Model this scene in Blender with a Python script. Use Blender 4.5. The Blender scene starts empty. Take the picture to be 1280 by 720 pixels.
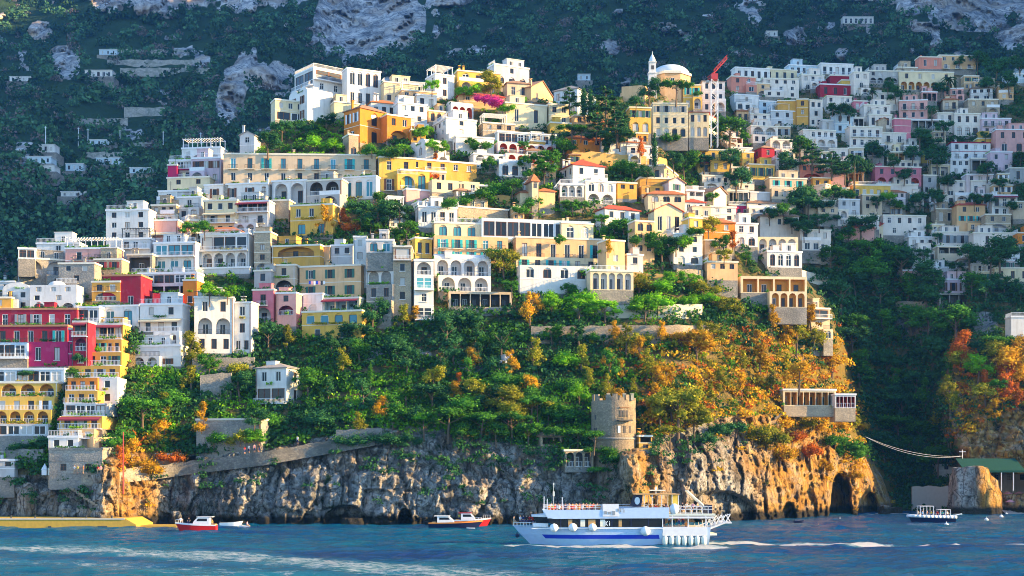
import bpy, math, random
import numpy as np
from math import radians as R_, sin, cos, pi, atan, atan2, sqrt
scene = bpy.context.scene
COL = scene.collection
rnd = random.Random(7)
nrng = np.random.default_rng(11)
F = 1758.0; CU = 640.0; HV = 592.0; CH = 10.0
def P(u, v, D): return ((u-CU)/F*D, D, CH+(HV-v)/F*D)

# ---------------------------------------------------------------- camera
cd = bpy.data.cameras.new("camera"); cam = bpy.data.objects.new("camera", cd); COL.objects.link(cam)
cd.sensor_width = 36; cd.lens = 36*F/1280; cd.shift_y = (HV-360)/1280
cam.location = (0, 0, CH); cam.rotation_euler = (pi/2, 0, 0)
cd.clip_start = 1; cd.clip_end = 12000
scene.camera = cam

# ---------------------------------------------------------------- light
SUN_EL, SUN_AZ = 17.0, 8.0      # azimuth: degrees in front of the picture plane, from the right
S = (cos(R_(SUN_EL))*cos(R_(SUN_AZ)), -cos(R_(SUN_EL))*sin(R_(SUN_AZ)), sin(R_(SUN_EL)))
ld = bpy.data.lights.new("sun", 'SUN'); sun = bpy.data.objects.new("sun", ld); COL.objects.link(sun)
from mathutils import Vector, Matrix
sun.rotation_euler = Vector(S).to_track_quat('Z', 'Y').to_euler()
ld.energy = 5.0; ld.angle = R_(0.6); ld.color = (1.0, 0.66, 0.26)
w = bpy.data.worlds.new("World"); scene.world = w; w.use_nodes = True
nt = w.node_tree; bg = nt.nodes['Background']
sky = nt.nodes.new('ShaderNodeTexSky'); sky.sky_type = 'NISHITA'; sky.sun_disc = False
sky.sun_elevation = R_(SUN_EL); sky.sun_rotation = R_(90+SUN_AZ); sky.altitude = 0; sky.dust_density = .2; sky.ozone_density = 4.0
nt.links.new(sky.outputs[0], bg.inputs[0]); bg.inputs[1].default_value = 0.15
scene.view_settings.view_transform = 'Standard'; scene.view_settings.look = 'None'
scene.view_settings.exposure = 1.7; scene.view_settings.gamma = 1.0
scene.render.engine = 'CYCLES'
cy = scene.cycles
cy.max_bounces = 4; cy.diffuse_bounces = 2; cy.glossy_bounces = 2; cy.transmission_bounces = 2
cy.transparent_max_bounces = 6; cy.volume_bounces = 0
cy.filter_width = 1.0; cy.use_denoising = True; cy.caustics_reflective = False; cy.caustics_refractive = False

# ---------------------------------------------------------------- noise
def _hash(ix, iy, iz, seed):
    h = (ix*374761393 + iy*668265263 + iz*2147483647 + seed*1274126177) & 0xFFFFFFFF
    h = ((h ^ (h >> 13))*1274126177) & 0xFFFFFFFF
    h = ((h ^ (h >> 16))*2246822519) & 0xFFFFFFFF
    return ((h ^ (h >> 15)) & 0xFFFFFF)/float(0xFFFFFF)
def vnoise(x, y, z, seed=0):
    x, y, z = np.broadcast_arrays(np.asarray(x, float), np.asarray(y, float), np.asarray(z, float))
    ix, iy, iz = np.floor(x).astype(np.int64), np.floor(y).astype(np.int64), np.floor(z).astype(np.int64)
    fx, fy, fz = x-ix, y-iy, z-iz
    fx, fy, fz = [f*f*(3-2*f) for f in (fx, fy, fz)]
    r = 0
    for dx in (0, 1):
        for dy in (0, 1):
            for dz in (0, 1):
                wgt = (fx if dx else 1-fx)*(fy if dy else 1-fy)*(fz if dz else 1-fz)
                r = r + wgt*_hash(ix+dx, iy+dy, iz+dz, seed)
    return r
def fbm(x, y, z, octv=4, seed=0):
    a, s, t = 1.0, 0, 0
    for o in range(octv):
        s = s + a*(vnoise(x, y, z, seed+o*17)*2-1); t += a
        a *= 0.5; x = x*2.03+5.1; y = y*2.03+3.3; z = z*2.03+1.7
    return s/t
def cells(x, y, z, seed=0):
    """blocky fracture: value of the nearest cell and distance to its border"""
    ix, iy, iz = np.floor(x).astype(np.int64), np.floor(y).astype(np.int64), np.floor(z).astype(np.int64)
    d1 = np.full(x.shape, 9.); d2 = np.full(x.shape, 9.); val = np.zeros(x.shape)
    for dx in (-1, 0, 1):
        for dy in (-1, 0, 1):
            for dz in (-1, 0, 1):
                cx, cy_, cz = ix+dx, iy+dy, iz+dz
                px = cx+_hash(cx, cy_, cz, seed+1); py = cy_+_hash(cx, cy_, cz, seed+2); pz = cz+_hash(cx, cy_, cz, seed+3)
                d = np.sqrt((px-x)**2+(py-y)**2+(pz-z)**2); n = d < d1
                d2 = np.where(n, d1, np.minimum(d2, d)); val = np.where(n, _hash(cx, cy_, cz, seed+4), val); d1 = np.where(n, d, d1)
    return val, d2-d1
def sstep(a, b, x):
    t = np.clip((np.asarray(x, float)-a)/(b-a), 0, 1); return t*t*(3-2*t)

# ---------------------------------------------------------------- materials
MATS = {}
def newmat(name):
    m = bpy.data.materials.new(name); m.use_nodes = True
    n = m.node_tree; b = n.nodes['Principled BSDF']
    b.inputs['Specular IOR Level'].default_value = 0.25
    MATS[name] = m
    return m, n, b
def N(nt, typ, **kw):
    n = nt.nodes.new(typ)
    for k, v in kw.items():
        if k.startswith('i_'): n.inputs[int(k[2:]) if k[2:].isdigit() else k[2:].replace('_', ' ')].default_value = v
        else: setattr(n, k, v)
    return n
def ramp(nt, fac, stops):
    r = nt.nodes.new('ShaderNodeValToRGB')
    el = r.color_ramp.elements
    while len(el) < len(stops): el.new(0.5)
    for e, (p, c) in zip(el, stops): e.position = p; e.color = (*c, 1) if len(c) == 3 else c
    nt.links.new(fac, r.inputs[0]); return r.outputs[0]
def mixc(nt, fac, a, b, mode='MIX'):
    m = nt.nodes.new('ShaderNodeMix'); m.data_type = 'RGBA'; m.blend_type = mode
    for sock, val in ((m.inputs[0], fac), (m.inputs[6], a), (m.inputs[7], b)):
        if hasattr(val, 'links') or hasattr(val, 'is_linked'): nt.links.new(val, sock)
        elif isinstance(val, (int, float)): sock.default_value = val
        else: sock.default_value = (*val, 1)
    return m.outputs[2]
def coords(nt, scale=(1, 1, 1), kind='Object'):
    tc = nt.nodes.new('ShaderNodeTexCoord'); mp = nt.nodes.new('ShaderNodeMapping')
    mp.inputs['Scale'].default_value = scale
    nt.links.new(tc.outputs[kind], mp.inputs[0]); return mp.outputs[0]
def wcoords(nt, scale=(1, 1, 1)):
    g = nt.nodes.new('ShaderNodeNewGeometry'); mp = nt.nodes.new('ShaderNodeMapping')
    mp.inputs['Scale'].default_value = scale
    nt.links.new(g.outputs['Position'], mp.inputs[0]); return mp.outputs[0]
def noise(nt, vec, scale, detail=4, rough=.55):
    n = nt.nodes.new('ShaderNodeTexNoise'); n.inputs['Scale'].default_value = scale
    n.inputs['Detail'].default_value = detail; n.inputs['Roughness'].default_value = rough
    nt.links.new(vec, n.inputs['Vector']); return n.outputs['Fac']
def bump(nt, b, h, strength=.4, dist=.1):
    bm = nt.nodes.new('ShaderNodeBump'); bm.inputs['Strength'].default_value = strength
    bm.inputs['Distance'].default_value = dist
    nt.links.new(h, bm.inputs['Height']); nt.links.new(bm.outputs[0], b.inputs['Normal'])
def sc(c, k): return tuple(min(1, max(0, x*k)) for x in c)

def stucco(name, rgb, dirt=.6):
    m, n, b = newmat(name)
    v = coords(n)
    big = noise(n, v, .35, 4, .6)
    st = noise(n, wcoords(n, (1.4, 1.4, .18)), 1.0, 4, .6)
    c = mixc(n, ramp(n, big, [(.35, (0, 0, 0)), (.7, (1, 1, 1))]), sc(rgb, .86), sc(rgb, 1.06))
    pt = noise(n, wcoords(n, (1, 1, 1)), .55, 2, .4)
    c = mixc(n, ramp(n, pt, [(.60, (0, 0, 0)), (.62, (.35, .35, .35))]), c, sc((rgb[0]*.9+.06, rgb[1]*.9+.06, rgb[2]*.9+.07), 1))
    c = mixc(n, ramp(n, st, [(.52, (0, 0, 0)), (.78, (dirt, dirt, dirt))]), c, sc((rgb[0]*.5+.06, rgb[1]*.47+.05, rgb[2]*.42+.04), 1))
    n.links.new(c, b.inputs['Base Color']); b.inputs['Roughness'].default_value = .9
    bump(n, b, noise(n, v, 6, 3), .15, .05)
    return m
def plain(name, rgb, rough=.6, metal=0, var=.12):
    m, n, b = newmat(name)
    c = mixc(n, noise(n, coords(n), 1.7, 3), sc(rgb, 1-var), sc(rgb, 1+var))
    n.links.new(c, b.inputs['Base Color'])
    b.inputs['Roughness'].default_value = rough; b.inputs['Metallic'].default_value = metal
    return m
WALLC = dict(W=(.79, .755, .70), C=(.78, .64, .40), Y=(.78, .48, .09), O=(.74, .24, .03), P=(.78, .40, .34), R=(.36, .02, .045),
             K=(.70, .26, .18), G=(.45, .43, .40), B=(.55, .66, .72), V=(.70, .52, .56), E=(.77, .48, .24),
             L=(.66, .68, .50), N=(.68, .36, .07), H=(.66, .20, .24), X=(.62, .60, .58), J=(.64, .50, .34), M=(.52, .03, .12), Q=(.80, .70, .60), I=(.72, .58, .56))
for k, c in WALLC.items(): stucco('stucco_'+k, c)
def stonemat(name, c1, c2, c3, sz=1.6, ochre=.0):
    m, n, b = newmat(name)
    v = wcoords(n, (1, 1, 1.5))
    vo = n.nodes.new('ShaderNodeTexVoronoi'); vo.inputs['Scale'].default_value = sz; n.links.new(v, vo.inputs['Vector'])
    c = mixc(n, vo.outputs['Color'], c1, c2)
    c = mixc(n, ramp(n, noise(n, v, .25, 4), [(.45, (0, 0, 0)), (.65, (.8, .8, .8))]), c, c3)
    ed = n.nodes.new('ShaderNodeTexVoronoi'); ed.feature = 'DISTANCE_TO_EDGE'; ed.inputs['Scale'].default_value = sz; n.links.new(v, ed.inputs['Vector'])
    c = mixc(n, ramp(n, ed.outputs['Distance'], [(.0, (.55, .55, .55)), (.09, (0, 0, 0))]), c, sc(c1, .45))
    n.links.new(c, b.inputs['Base Color']); b.inputs['Roughness'].default_value = .95
    bump(n, b, ed.outputs['Distance'], .5, .15)
    return m
stonemat('stucco_S', (.30, .28, .25), (.46, .40, .32), (.24, .23, .21))
stonemat('stucco_T', (.42, .34, .24), (.55, .42, .27), (.34, .27, .19))
stonemat('foundation_stone', (.24, .225, .2), (.38, .34, .28), (.19, .18, .16))
stonemat('tower_stone', (.24, .19, .13), (.40, .31, .21), (.19, .155, .11), 2.2)
def tilemat(name, c1, c2):
    m, n, b = newmat(name)
    v = coords(n)
    wv = n.nodes.new('ShaderNodeTexWave'); wv.inputs['Scale'].default_value = 1.4; wv.inputs['Distortion'].default_value = .6; n.links.new(v, wv.inputs['Vector'])
    c = mixc(n, noise(n, v, 1.6, 4), c1, c2)
    n.links.new(c, b.inputs['Base Color']); b.inputs['Roughness'].default_value = .9
    bump(n, b, wv.outputs['Fac'], .5, .12)
tilemat('roof_tile', (.40, .12, .05), (.62, .24, .10))
tilemat('roof_tile_red', (.50, .07, .04), (.62, .12, .07))
tilemat('roof_tile_brown', (.30, .17, .11), (.46, .28, .18))
tilemat('roof_tile_grey', (.28, .26, .25), (.40, .37, .34))
plain('white_paint', (.80, .79, .77), .5); plain('roof_white', (.62, .60, .57), .9); plain('cream_trim', (.78, .72, .58), .8)
plain('dark_metal', (.06, .065, .07), .5, .3); plain('green_metal', (.05, .22, .17), .5); plain('teal_shutter', (.03, .42, .42), .6)
plain('brown_shutter', (.16, .07, .04), .7); plain('green_shutter', (.05, .16, .12), .7); plain('grey_shutter', (.30, .33, .35), .7); plain('red_shutter', (.35, .05, .05), .7)
plain('awning_cream', (.74, .62, .40), .9); plain('awning_maroon', (.28, .04, .06), .9); plain('awning_red', (.60, .07, .05), .9); plain('awning_green', (.008, .07, .05), .9, 0, .35)
plain('wood', (.20, .11, .06), .8); plain('terracotta', (.52, .24, .13), .9); plain('trunk_bark', (.16, .11, .075), .95)
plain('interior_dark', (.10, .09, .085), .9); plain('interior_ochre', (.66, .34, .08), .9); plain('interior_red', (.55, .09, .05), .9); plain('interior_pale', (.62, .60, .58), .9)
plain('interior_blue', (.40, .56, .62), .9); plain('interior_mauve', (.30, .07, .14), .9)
plain('rail_white', (.78, .80, .82), .4); plain('yellow_wall', (.70, .46, .07), .9); plain('concrete', (.42, .40, .36), .9)
def glassmat(name, rgb, rough=.12):
    m, n, b = newmat(name)
    oi = n.nodes.new('ShaderNodeObjectInfo')
    c = mixc(n, oi.outputs['Random'], sc(rgb, .5), sc(rgb, 1.5))
    n.links.new(c, b.inputs['Base Color'])
    b.inputs['Roughness'].default_value = rough; b.inputs['Specular IOR Level'].default_value = .3
glassmat('glass_dark', (.018, .026, .036), .2); glassmat('glass_teal', (.05, .22, .28), .2)

plain('curtain', (.52, .50, .45), .5)
# ---------------------------------------------------------------- mesh builder
class MB:
    def __init__(s): s.v = []; s.f = []; s.m = []
    def quad(s, a, b, c, d, m=0):
        i = len(s.v); s.v += [a, b, c, d]; s.f.append((i, i+1, i+2, i+3)); s.m.append(m)
    def poly(s, pts, m=0):
        i = len(s.v); s.v += list(pts); s.f.append(tuple(range(i, i+len(pts)))); s.m.append(m)
    def box(s, x0, x1, y0, y1, z0, z1, m=0, skip=''):
        p = [(x0, y0, z0), (x1, y0, z0), (x1, y1, z0), (x0, y1, z0), (x0, y0, z1), (x1, y0, z1), (x1, y1, z1), (x0, y1, z1)]
        i = len(s.v); s.v += p
        for k, q in (('b', (0, 3, 2, 1)), ('t', (4, 5, 6, 7)), ('f', (0, 1, 5, 4)), ('r', (1, 2, 6, 5)), ('k', (2, 3, 7, 6)), ('l', (3, 0, 4, 7))):
            if k in skip: continue
            s.f.append(tuple(i+j for j in q)); s.m.append(m)
    def tube(s, a, b, r, r2=None, n=6, m=0, caps=True):
        a, b = Vector(a), Vector(b); r2 = r if r2 is None else r2
        d = (b-a).normalized(); t = Vector((0, 0, 1)) if abs(d.z) < .9 else Vector((1, 0, 0))
        x = d.cross(t).normalized(); y = d.cross(x)
        i = len(s.v)
        for c, rr in ((a, r), (b, r2)):
            for k in range(n):
                q = c+x*(rr*cos(2*pi*k/n))+y*(rr*sin(2*pi*k/n)); s.v.append(tuple(q))
        for k in range(n):
            j = (k+1) % n; s.f.append((i+k, i+k+n, i+j+n, i+j)); s.m.append(m)
        if caps:
            s.f.append(tuple(i+k for k in range(n))); s.m.append(m)
            s.f.append(tuple(i+n+k for k in reversed(range(n)))); s.m.append(m)
    def lathe(s, prof, n=16, m=0, cx=0, cy=0, a0=0, a1=2*pi, sx=1, sy=1):
        i = len(s.v); full = abs(a1-a0-2*pi) < 1e-6; cnt = n if full else n+1
        for (r, z) in prof:
            for k in range(cnt):
                a = a0+(a1-a0)*k/n; s.v.append((cx+r*cos(a)*sx, cy+r*sin(a)*sy, z))
        for q in range(len(prof)-1):
            for k in range(n):
                j = (k+1) % cnt if full else k+1
                s.f.append((i+q*cnt+k, i+q*cnt+j, i+(q+1)*cnt+j, i+(q+1)*cnt+k)); s.m.append(m)
    def mesh(s, name, mats):
        me = bpy.data.meshes.new(name); me.from_pydata(s.v, [], s.f)
        for mm in mats: me.materials.append(MATS[mm])
        if any(s.m): me.polygons.foreach_set('material_index', s.m)
        me.update(); return me
def link(name, me, parent=None, loc=None, rz=0, scale=None):
    o = bpy.data.objects.new(name, me); COL.objects.link(o)
    if parent is not None: o.parent = parent
    if loc is not None: o.location = loc
    if rz: o.rotation_euler = (0, 0, rz)
    if scale is not None: o.scale = scale
    return o
def tag(o, label=None, cat=None, group=None, kind=None):
    if label: o['label'] = label
    if cat: o['category'] = cat
    if group: o['group'] = group
    if kind: o['kind'] = kind
    return o
def empty(name, loc, rz=0):
    o = bpy.data.objects.new(name, None); COL.objects.link(o); o.location = loc; o.rotation_euler = (0, 0, rz)
    o.empty_display_size = .5; return o
def npmesh(name, V, Fq, mats, smooth=False, midx=None):
    """numpy quads / tris -> mesh"""
    me = bpy.data.meshes.new(name); V = np.asarray(V, np.float32); Fq = np.asarray(Fq, np.int32)
    k = Fq.shape[1]; n = len(Fq)
    me.vertices.add(len(V)); me.vertices.foreach_set('co', V.ravel())
    me.loops.add(n*k); me.loops.foreach_set('vertex_index', Fq.ravel())
    me.polygons.add(n); me.polygons.foreach_set('loop_start', np.arange(n, dtype=np.int32)*k)
    if smooth: me.polygons.foreach_set('use_smooth', np.ones(n, bool))
    for mm in mats: me.materials.append(MATS[mm])
    if midx is not None: me.polygons.foreach_set('material_index', np.asarray(midx, np.int32))
    me.update(calc_edges=True); return me
def setattr_(me, name, arr):
    a = me.attributes.new(name, 'FLOAT', 'POINT'); a.data.foreach_set('value', np.asarray(arr, np.float32).ravel())
# ================================================================ terrain
def cols(table):
    us = np.array([t[0] for t in table], float)
    vs = np.arange(-200, 760, 5.0)
    G = np.array([np.interp(vs, [p[0] for p in t[1]], [p[1] for p in t[1]]) for t in table])
    ug = np.arange(-220, 1500, 10.0)
    GG = np.array([np.interp(ug, us, G[:, j]) for j in range(len(vs))]).T
    # light smoothing along u
    for _ in range(2): GG[1:-1] = (GG[:-2]+2*GG[1:-1]+GG[2:])/4
    def f(u, v):
        u = np.asarray(u, float); v = np.asarray(v, float)
        a = np.clip((u-ug[0])/10, 0, len(ug)-1.001); b = np.clip((v-vs[0])/5, 0, len(vs)-1.001)
        i = a.astype(int); j = b.astype(int); fa = a-i; fb = b-j
        return GG[i, j]*(1-fa)*(1-fb)+GG[i+1, j]*fa*(1-fb)+GG[i, j+1]*(1-fa)*fb+GG[i+1, j+1]*fa*fb
    return f
_a0 = [(80, 410), (305, 340), (355, 322), (400, 304), (460, 292), (545, 278), (590, 272), (660, 268)]
fA = cols([
 (-150, [(80, 415), (305, 345), (355, 328), (400, 310), (460, 298), (545, 284), (590, 276), (660, 272)]),
 (0, _a0),
 (130, [(80, 408), (262, 342), (300, 330), (380, 306), (460, 286), (550, 270), (590, 264), (660, 261)]),
 (215, [(80, 405), (180, 366), (230, 352), (300, 332), (380, 312), (440, 300), (500, 290), (560, 280), (590, 277), (660, 274)]),
 (330, [(80, 403), (120, 388), (190, 362), (230, 350), (300, 332), (380, 315), (440, 304), (500, 292), (570, 275), (660, 270)]),
 (470, [(80, 403), (130, 382), (200, 358), (230, 348), (300, 328), (400, 310), (430, 304), (500, 288), (550, 276), (660, 269)]),
 (640, [(80, 406), (150, 380), (200, 362), (250, 348), (300, 334), (390, 314), (430, 304), (500, 288), (555, 277), (660, 269)]),
 (850, [(80, 410), (180, 385), (240, 362), (300, 340), (380, 320), (430, 306), (510, 290), (570, 277), (660, 270)]),
 (960, [(80, 415), (240, 372), (300, 355), (350, 342), (400, 332), (480, 318), (520, 308), (600, 302), (660, 300)]),
 (1040, [(80, 430), (300, 372), (350, 362), (400, 352), (480, 342), (520, 334), (600, 330), (660, 328)]),
 (1130, [(80, 470), (400, 400), (500, 388), (600, 374), (640, 366), (660, 366)]),
 (1400, [(80, 560), (400, 480), (660, 440)]),
])
_bv = [-60, 0, 60, 100, 150, 200, 240, 300, 340, 400, 480, 540, 600, 640, 660]
_bd = [600, 580, 545, 520, 496, 474, 462, 446, 436, 422, 402, 388, 372, 365, 362]
def fB(u, v):
    u = np.asarray(u, float); v = np.asarray(v, float)
    d = np.interp(v, _bv, _bd)
    d = d+26*np.exp(-((u-1135)/55)**2)*sstep(330, 560, v)*sstep(652, 610, v)
    d = d-52*sstep(1040, 740, u)*sstep(330, 220, v)
    d = d+14*np.sin(u*.021+v*.01)*sstep(640, 560, v)*sstep(700, 900, u)*.5
    return d
fC = cols([(-200, [(0, 430), (660, 350)]), (1190, [(300, 430), (400, 400), (430, 388), (500, 368), (560, 360), (640, 352), (660, 350)]),
           (1290, [(300, 420), (400, 392), (430, 380), (500, 362), (560, 350), (640, 344), (660, 342)]), (1450, [(300, 410), (400, 384), (500, 350), (660, 330)])])
_Rv = [0, 80, 110, 150, 180, 240, 300, 340, 380, 430, 500, 540, 560, 600, 625, 640, 700]
_Ru = [735, 745, 750, 770, 800, 860, 930, 995, 1030, 1050, 1066, 1073, 1080, 1104, 1114, 1119, 1124]
_Lv = [300, 365, 390, 430, 470, 500, 560, 600, 700]
_Lu = [1440, 1330, 1262, 1196, 1180, 1172, 1186, 1230, 1262]
def Dt(u, v):
    """distance of the hillside along the line of sight through (u,v)"""
    u = np.asarray(u, float); v = np.asarray(v, float)
    A = fA(u, v); B = np.maximum(fB(u, v), 0)
    e = u-np.interp(v, _Rv, _Ru)
    k = sstep(-7, 9, e+2*np.sin(v*.11))
    edge = 18*np.clip((e+26)/34, 0, 1)**2*sstep(180, 320, v)
    D = (A+edge)*(1-k)+B*k
    c = u-np.interp(v, _Lv, _Lu)
    kc = sstep(-8, 12, c+3*np.sin(v*.09))
    C = fC(u, v)+20*np.clip((14-c)/30, 0, 1)**2
    return D*(1-kc)+C*kc
_Su = [-220, -150, 0, 20, 60, 130, 165, 200, 250, 300, 330, 350, 375, 420, 480, 540, 600, 660, 700, 760, 800, 860, 900, 950, 1000, 1100, 1140, 1220, 1280, 1500]
_Sv = [400, 385, 365, 345, 340, 330, 300, 250, 222, 205, 172, 150, 140, 128, 126, 122, 114, 116, 130, 124, 116, 114, 108, 104, 96, 96, 90, 95, 108, 112]
def skyline(u): return np.interp(u, _Su, _Sv)
_CTu = [-220, 0, 60, 100, 130, 165, 200, 260, 330, 420, 500, 600, 740, 800, 850, 900, 950, 1000, 1060, 1085, 1100, 1118, 1125, 1190, 1200, 1230, 1280, 1500]
_CTv = [600, 600, 596, 590, 575, 565, 574, 570, 564, 546, 540, 554, 566, 562, 540, 524, 522, 532, 545, 572, 592, 640, 700, 700, 560, 535, 510, 500]
def clifftop(u): return np.interp(u, _CTu, _CTv)
CARVE = []            # filled by buildings: (u0,u1,v0,v1,D0,D1)
def build_terrain():
    us = np.concatenate([np.arange(-200, -20, 3.0), np.arange(-20, 1300, 1.7), np.arange(1300, 1480, 4.0)]); nu = len(us)
    nv = 330
    t = np.linspace(0, 1, nv); t = t*.45+.55*(1-(1-t)**1.7)
    U = np.repeat(us[None, :], nv, 0)
    V = skyline(us)[None, :]+t[:, None]*(672-skyline(us))[None, :]
    D = Dt(U, V)
    # caves and undercuts
    def cave(cu, cv, ru, rv, depth, top=0):
        nonlocal D
        q = ((U-cu)/ru)**2+((V-cv)/rv)**2
        q = q + .25*fbm(U*.08, V*.08, 0, 2, 5)
        D = D+depth*sstep(1.15, .75, q)
    cave(1050, 640, 14, 52, 20); cave(1085, 640, 12, 26, 10); cave(506, 650, 9, 14, 9); cave(900, 640, 46, 26, 6); cave(985, 648, 10, 20, 6)
    cave(1168, 640, 8, 10, 6); cave(432, 648, 26, 16, 5)
    X = (U-CU)/F*D; Z = CH+(HV-V)/F*D
    cl = sstep(-10, 6, V-clifftop(U))
    e = U-np.interp(V, _Rv, _Ru)
    # bare rock patches above the cliffs
    def blob(cu, cv, ru, rv): return sstep(1.2, .8, np.sqrt(((U-cu)/ru)**2+((V-cv)/rv)**2)+.35*fbm(U*.05, V*.05, 3, 3, 9))
    bare = np.maximum.reduce([blob(1142, 402, 22, 26), blob(1228, 405, 18, 14)*.9, blob(1230, 520, 60, 40)*.8, blob(600, 455, 40, 14)*.5,
                              blob(500, 445, 40, 12)*.7, blob(520, 540, 60, 12)*.5, blob(1000, 440, 10, 20)*.4])
    rock = np.maximum(cl, bare)
    n1 = fbm(X*.09, D*.09, Z*.03, 4, 1)
    n2 = 1-np.abs(fbm(X*.22+n1*1.2, D*.22, Z*.07, 4, 2))*2
    n3 = fbm(X*.6, D*.6, Z*.35, 4, 3)
    strat = fbm(X*.05, D*.05, Z*.55+X*.04, 3, 4)
    rm = (rock > .02)
    cA = np.zeros_like(X); eA = np.ones_like(X); cB = np.zeros_like(X); eB = np.ones_like(X); cC = np.zeros_like(X); eC = np.ones_like(X)
    wx, wy, wz = X[rm]+n1[rm]*3, D[rm], Z[rm]+n3[rm]*1.5
    cA[rm], eA[rm] = cells(wx/4.6, wy/6, wz/11, 7); cB[rm], eB[rm] = cells(wx/1.9+wz*.05, wy/2.4, wz/3.4, 8); cC[rm], eC[rm] = cells(wx/.85, wy/1.1, wz/1.2, 9)
    n4 = fbm(X*1.3, D*1.3, Z*1.1, 2, 6)
    blocky = (cA-.5)*2.4+sstep(.2, 0, eA)*.9+(cB-.5)*1.3+sstep(.18, 0, eB)*.5+(cC-.5)*.6+n4*.35
    disp = cl*(n1*3.0+(n2-.4)*-1.2+n3*.9+strat*1.4+blocky)+bare*(n3*1.2+n2*-.5+blocky*.35)+(1-rock)*(n3*.45)
    disp = disp*(1-.0*U)
    # the bright spur on the left and the big buttress on the right stand proud
    D = D+disp
    D = D+cl*(-4.0*sstep(214, 134, U)*sstep(104, 128, U)+2.0*np.exp(-((U-226)/10)**2))
    D = D+cl*(3.5*np.exp(-((U-740)/10)**2)-5*np.exp(-((U-790)/14)**2)+5*np.exp(-((U-845)/14)**2))
    # stepped terraces among the houses
    Z = CH+(HV-V)/F*D
    town = (1-rock)*sstep(460, 380, V)
    st = (Z/3.4) % 1.0
    D = D+town*(sstep(.0, .3, st)*1.0-st)*1.6
    for (u0, u1, v0, v1, d0, d1) in CARVE:
        m = (U > u0) & (U < u1) & (V > v0) & (V < v1)
        if not m.any(): continue
        tt = (U[m]-u0)/(u1-u0)
        D[m] = np.maximum(D[m], d0+(d1-d0)*tt+1.2)
    X = (U-CU)/F*D; Z = CH+(HV-V)/F*D
    VV = np.stack([X, D, Z], -1)
    # back slope behind the skyline so that the hill is a solid ridge
    k1 = VV[0]+np.array([0, 14, -2.0]); k2 = VV[0]+np.array([0, 60, -45.0]); k3 = VV[0]+np.array([0, 110, -150.0])
    VV = np.concatenate([k3[None], k2[None], k1[None], VV], 0); nr = nv+3
    rock = np.concatenate([np.zeros((3, nu)), rock], 0)
    idx = np.arange(nr*nu).reshape(nr, nu)
    Fq = np.stack([idx[1:, :-1], idx[1:, 1:], idx[:-1, 1:], idx[:-1, :-1]], -1).reshape(-1, 4)
    me = npmesh('hillside', VV.reshape(-1, 3), Fq, ['hill_ground'], True)
    setattr_(me, 'rock', rock)
    V4 = np.concatenate([np.full((3, nu), 100.), V], 0); U4 = np.concatenate([U[:3]*1.0, U], 0)
    sun_warm = np.maximum(np.exp(-((U4-166)/38)**4)*sstep(500, 560, V4), sstep(900, 965, U4+.25*(575-V4)+10*np.sin(V4*.1))*sstep(1126, 1118, U4)*sstep(380, 430, V4))  # sunlit cliff zones: sun warmth put into the colour along with real ochre
    sun_warm = np.maximum(sun_warm, sstep(1190, 1210, U4)*sstep(420, 450, V4))
    sun_warm = np.maximum(sun_warm, .95*np.exp(-((U4-808)/36)**2)*sstep(540, 570, V4))
    setattr_(me, 'ochre', sun_warm)
    o = link('hillside', me); tag(o, kind='structure'); return o

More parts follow.
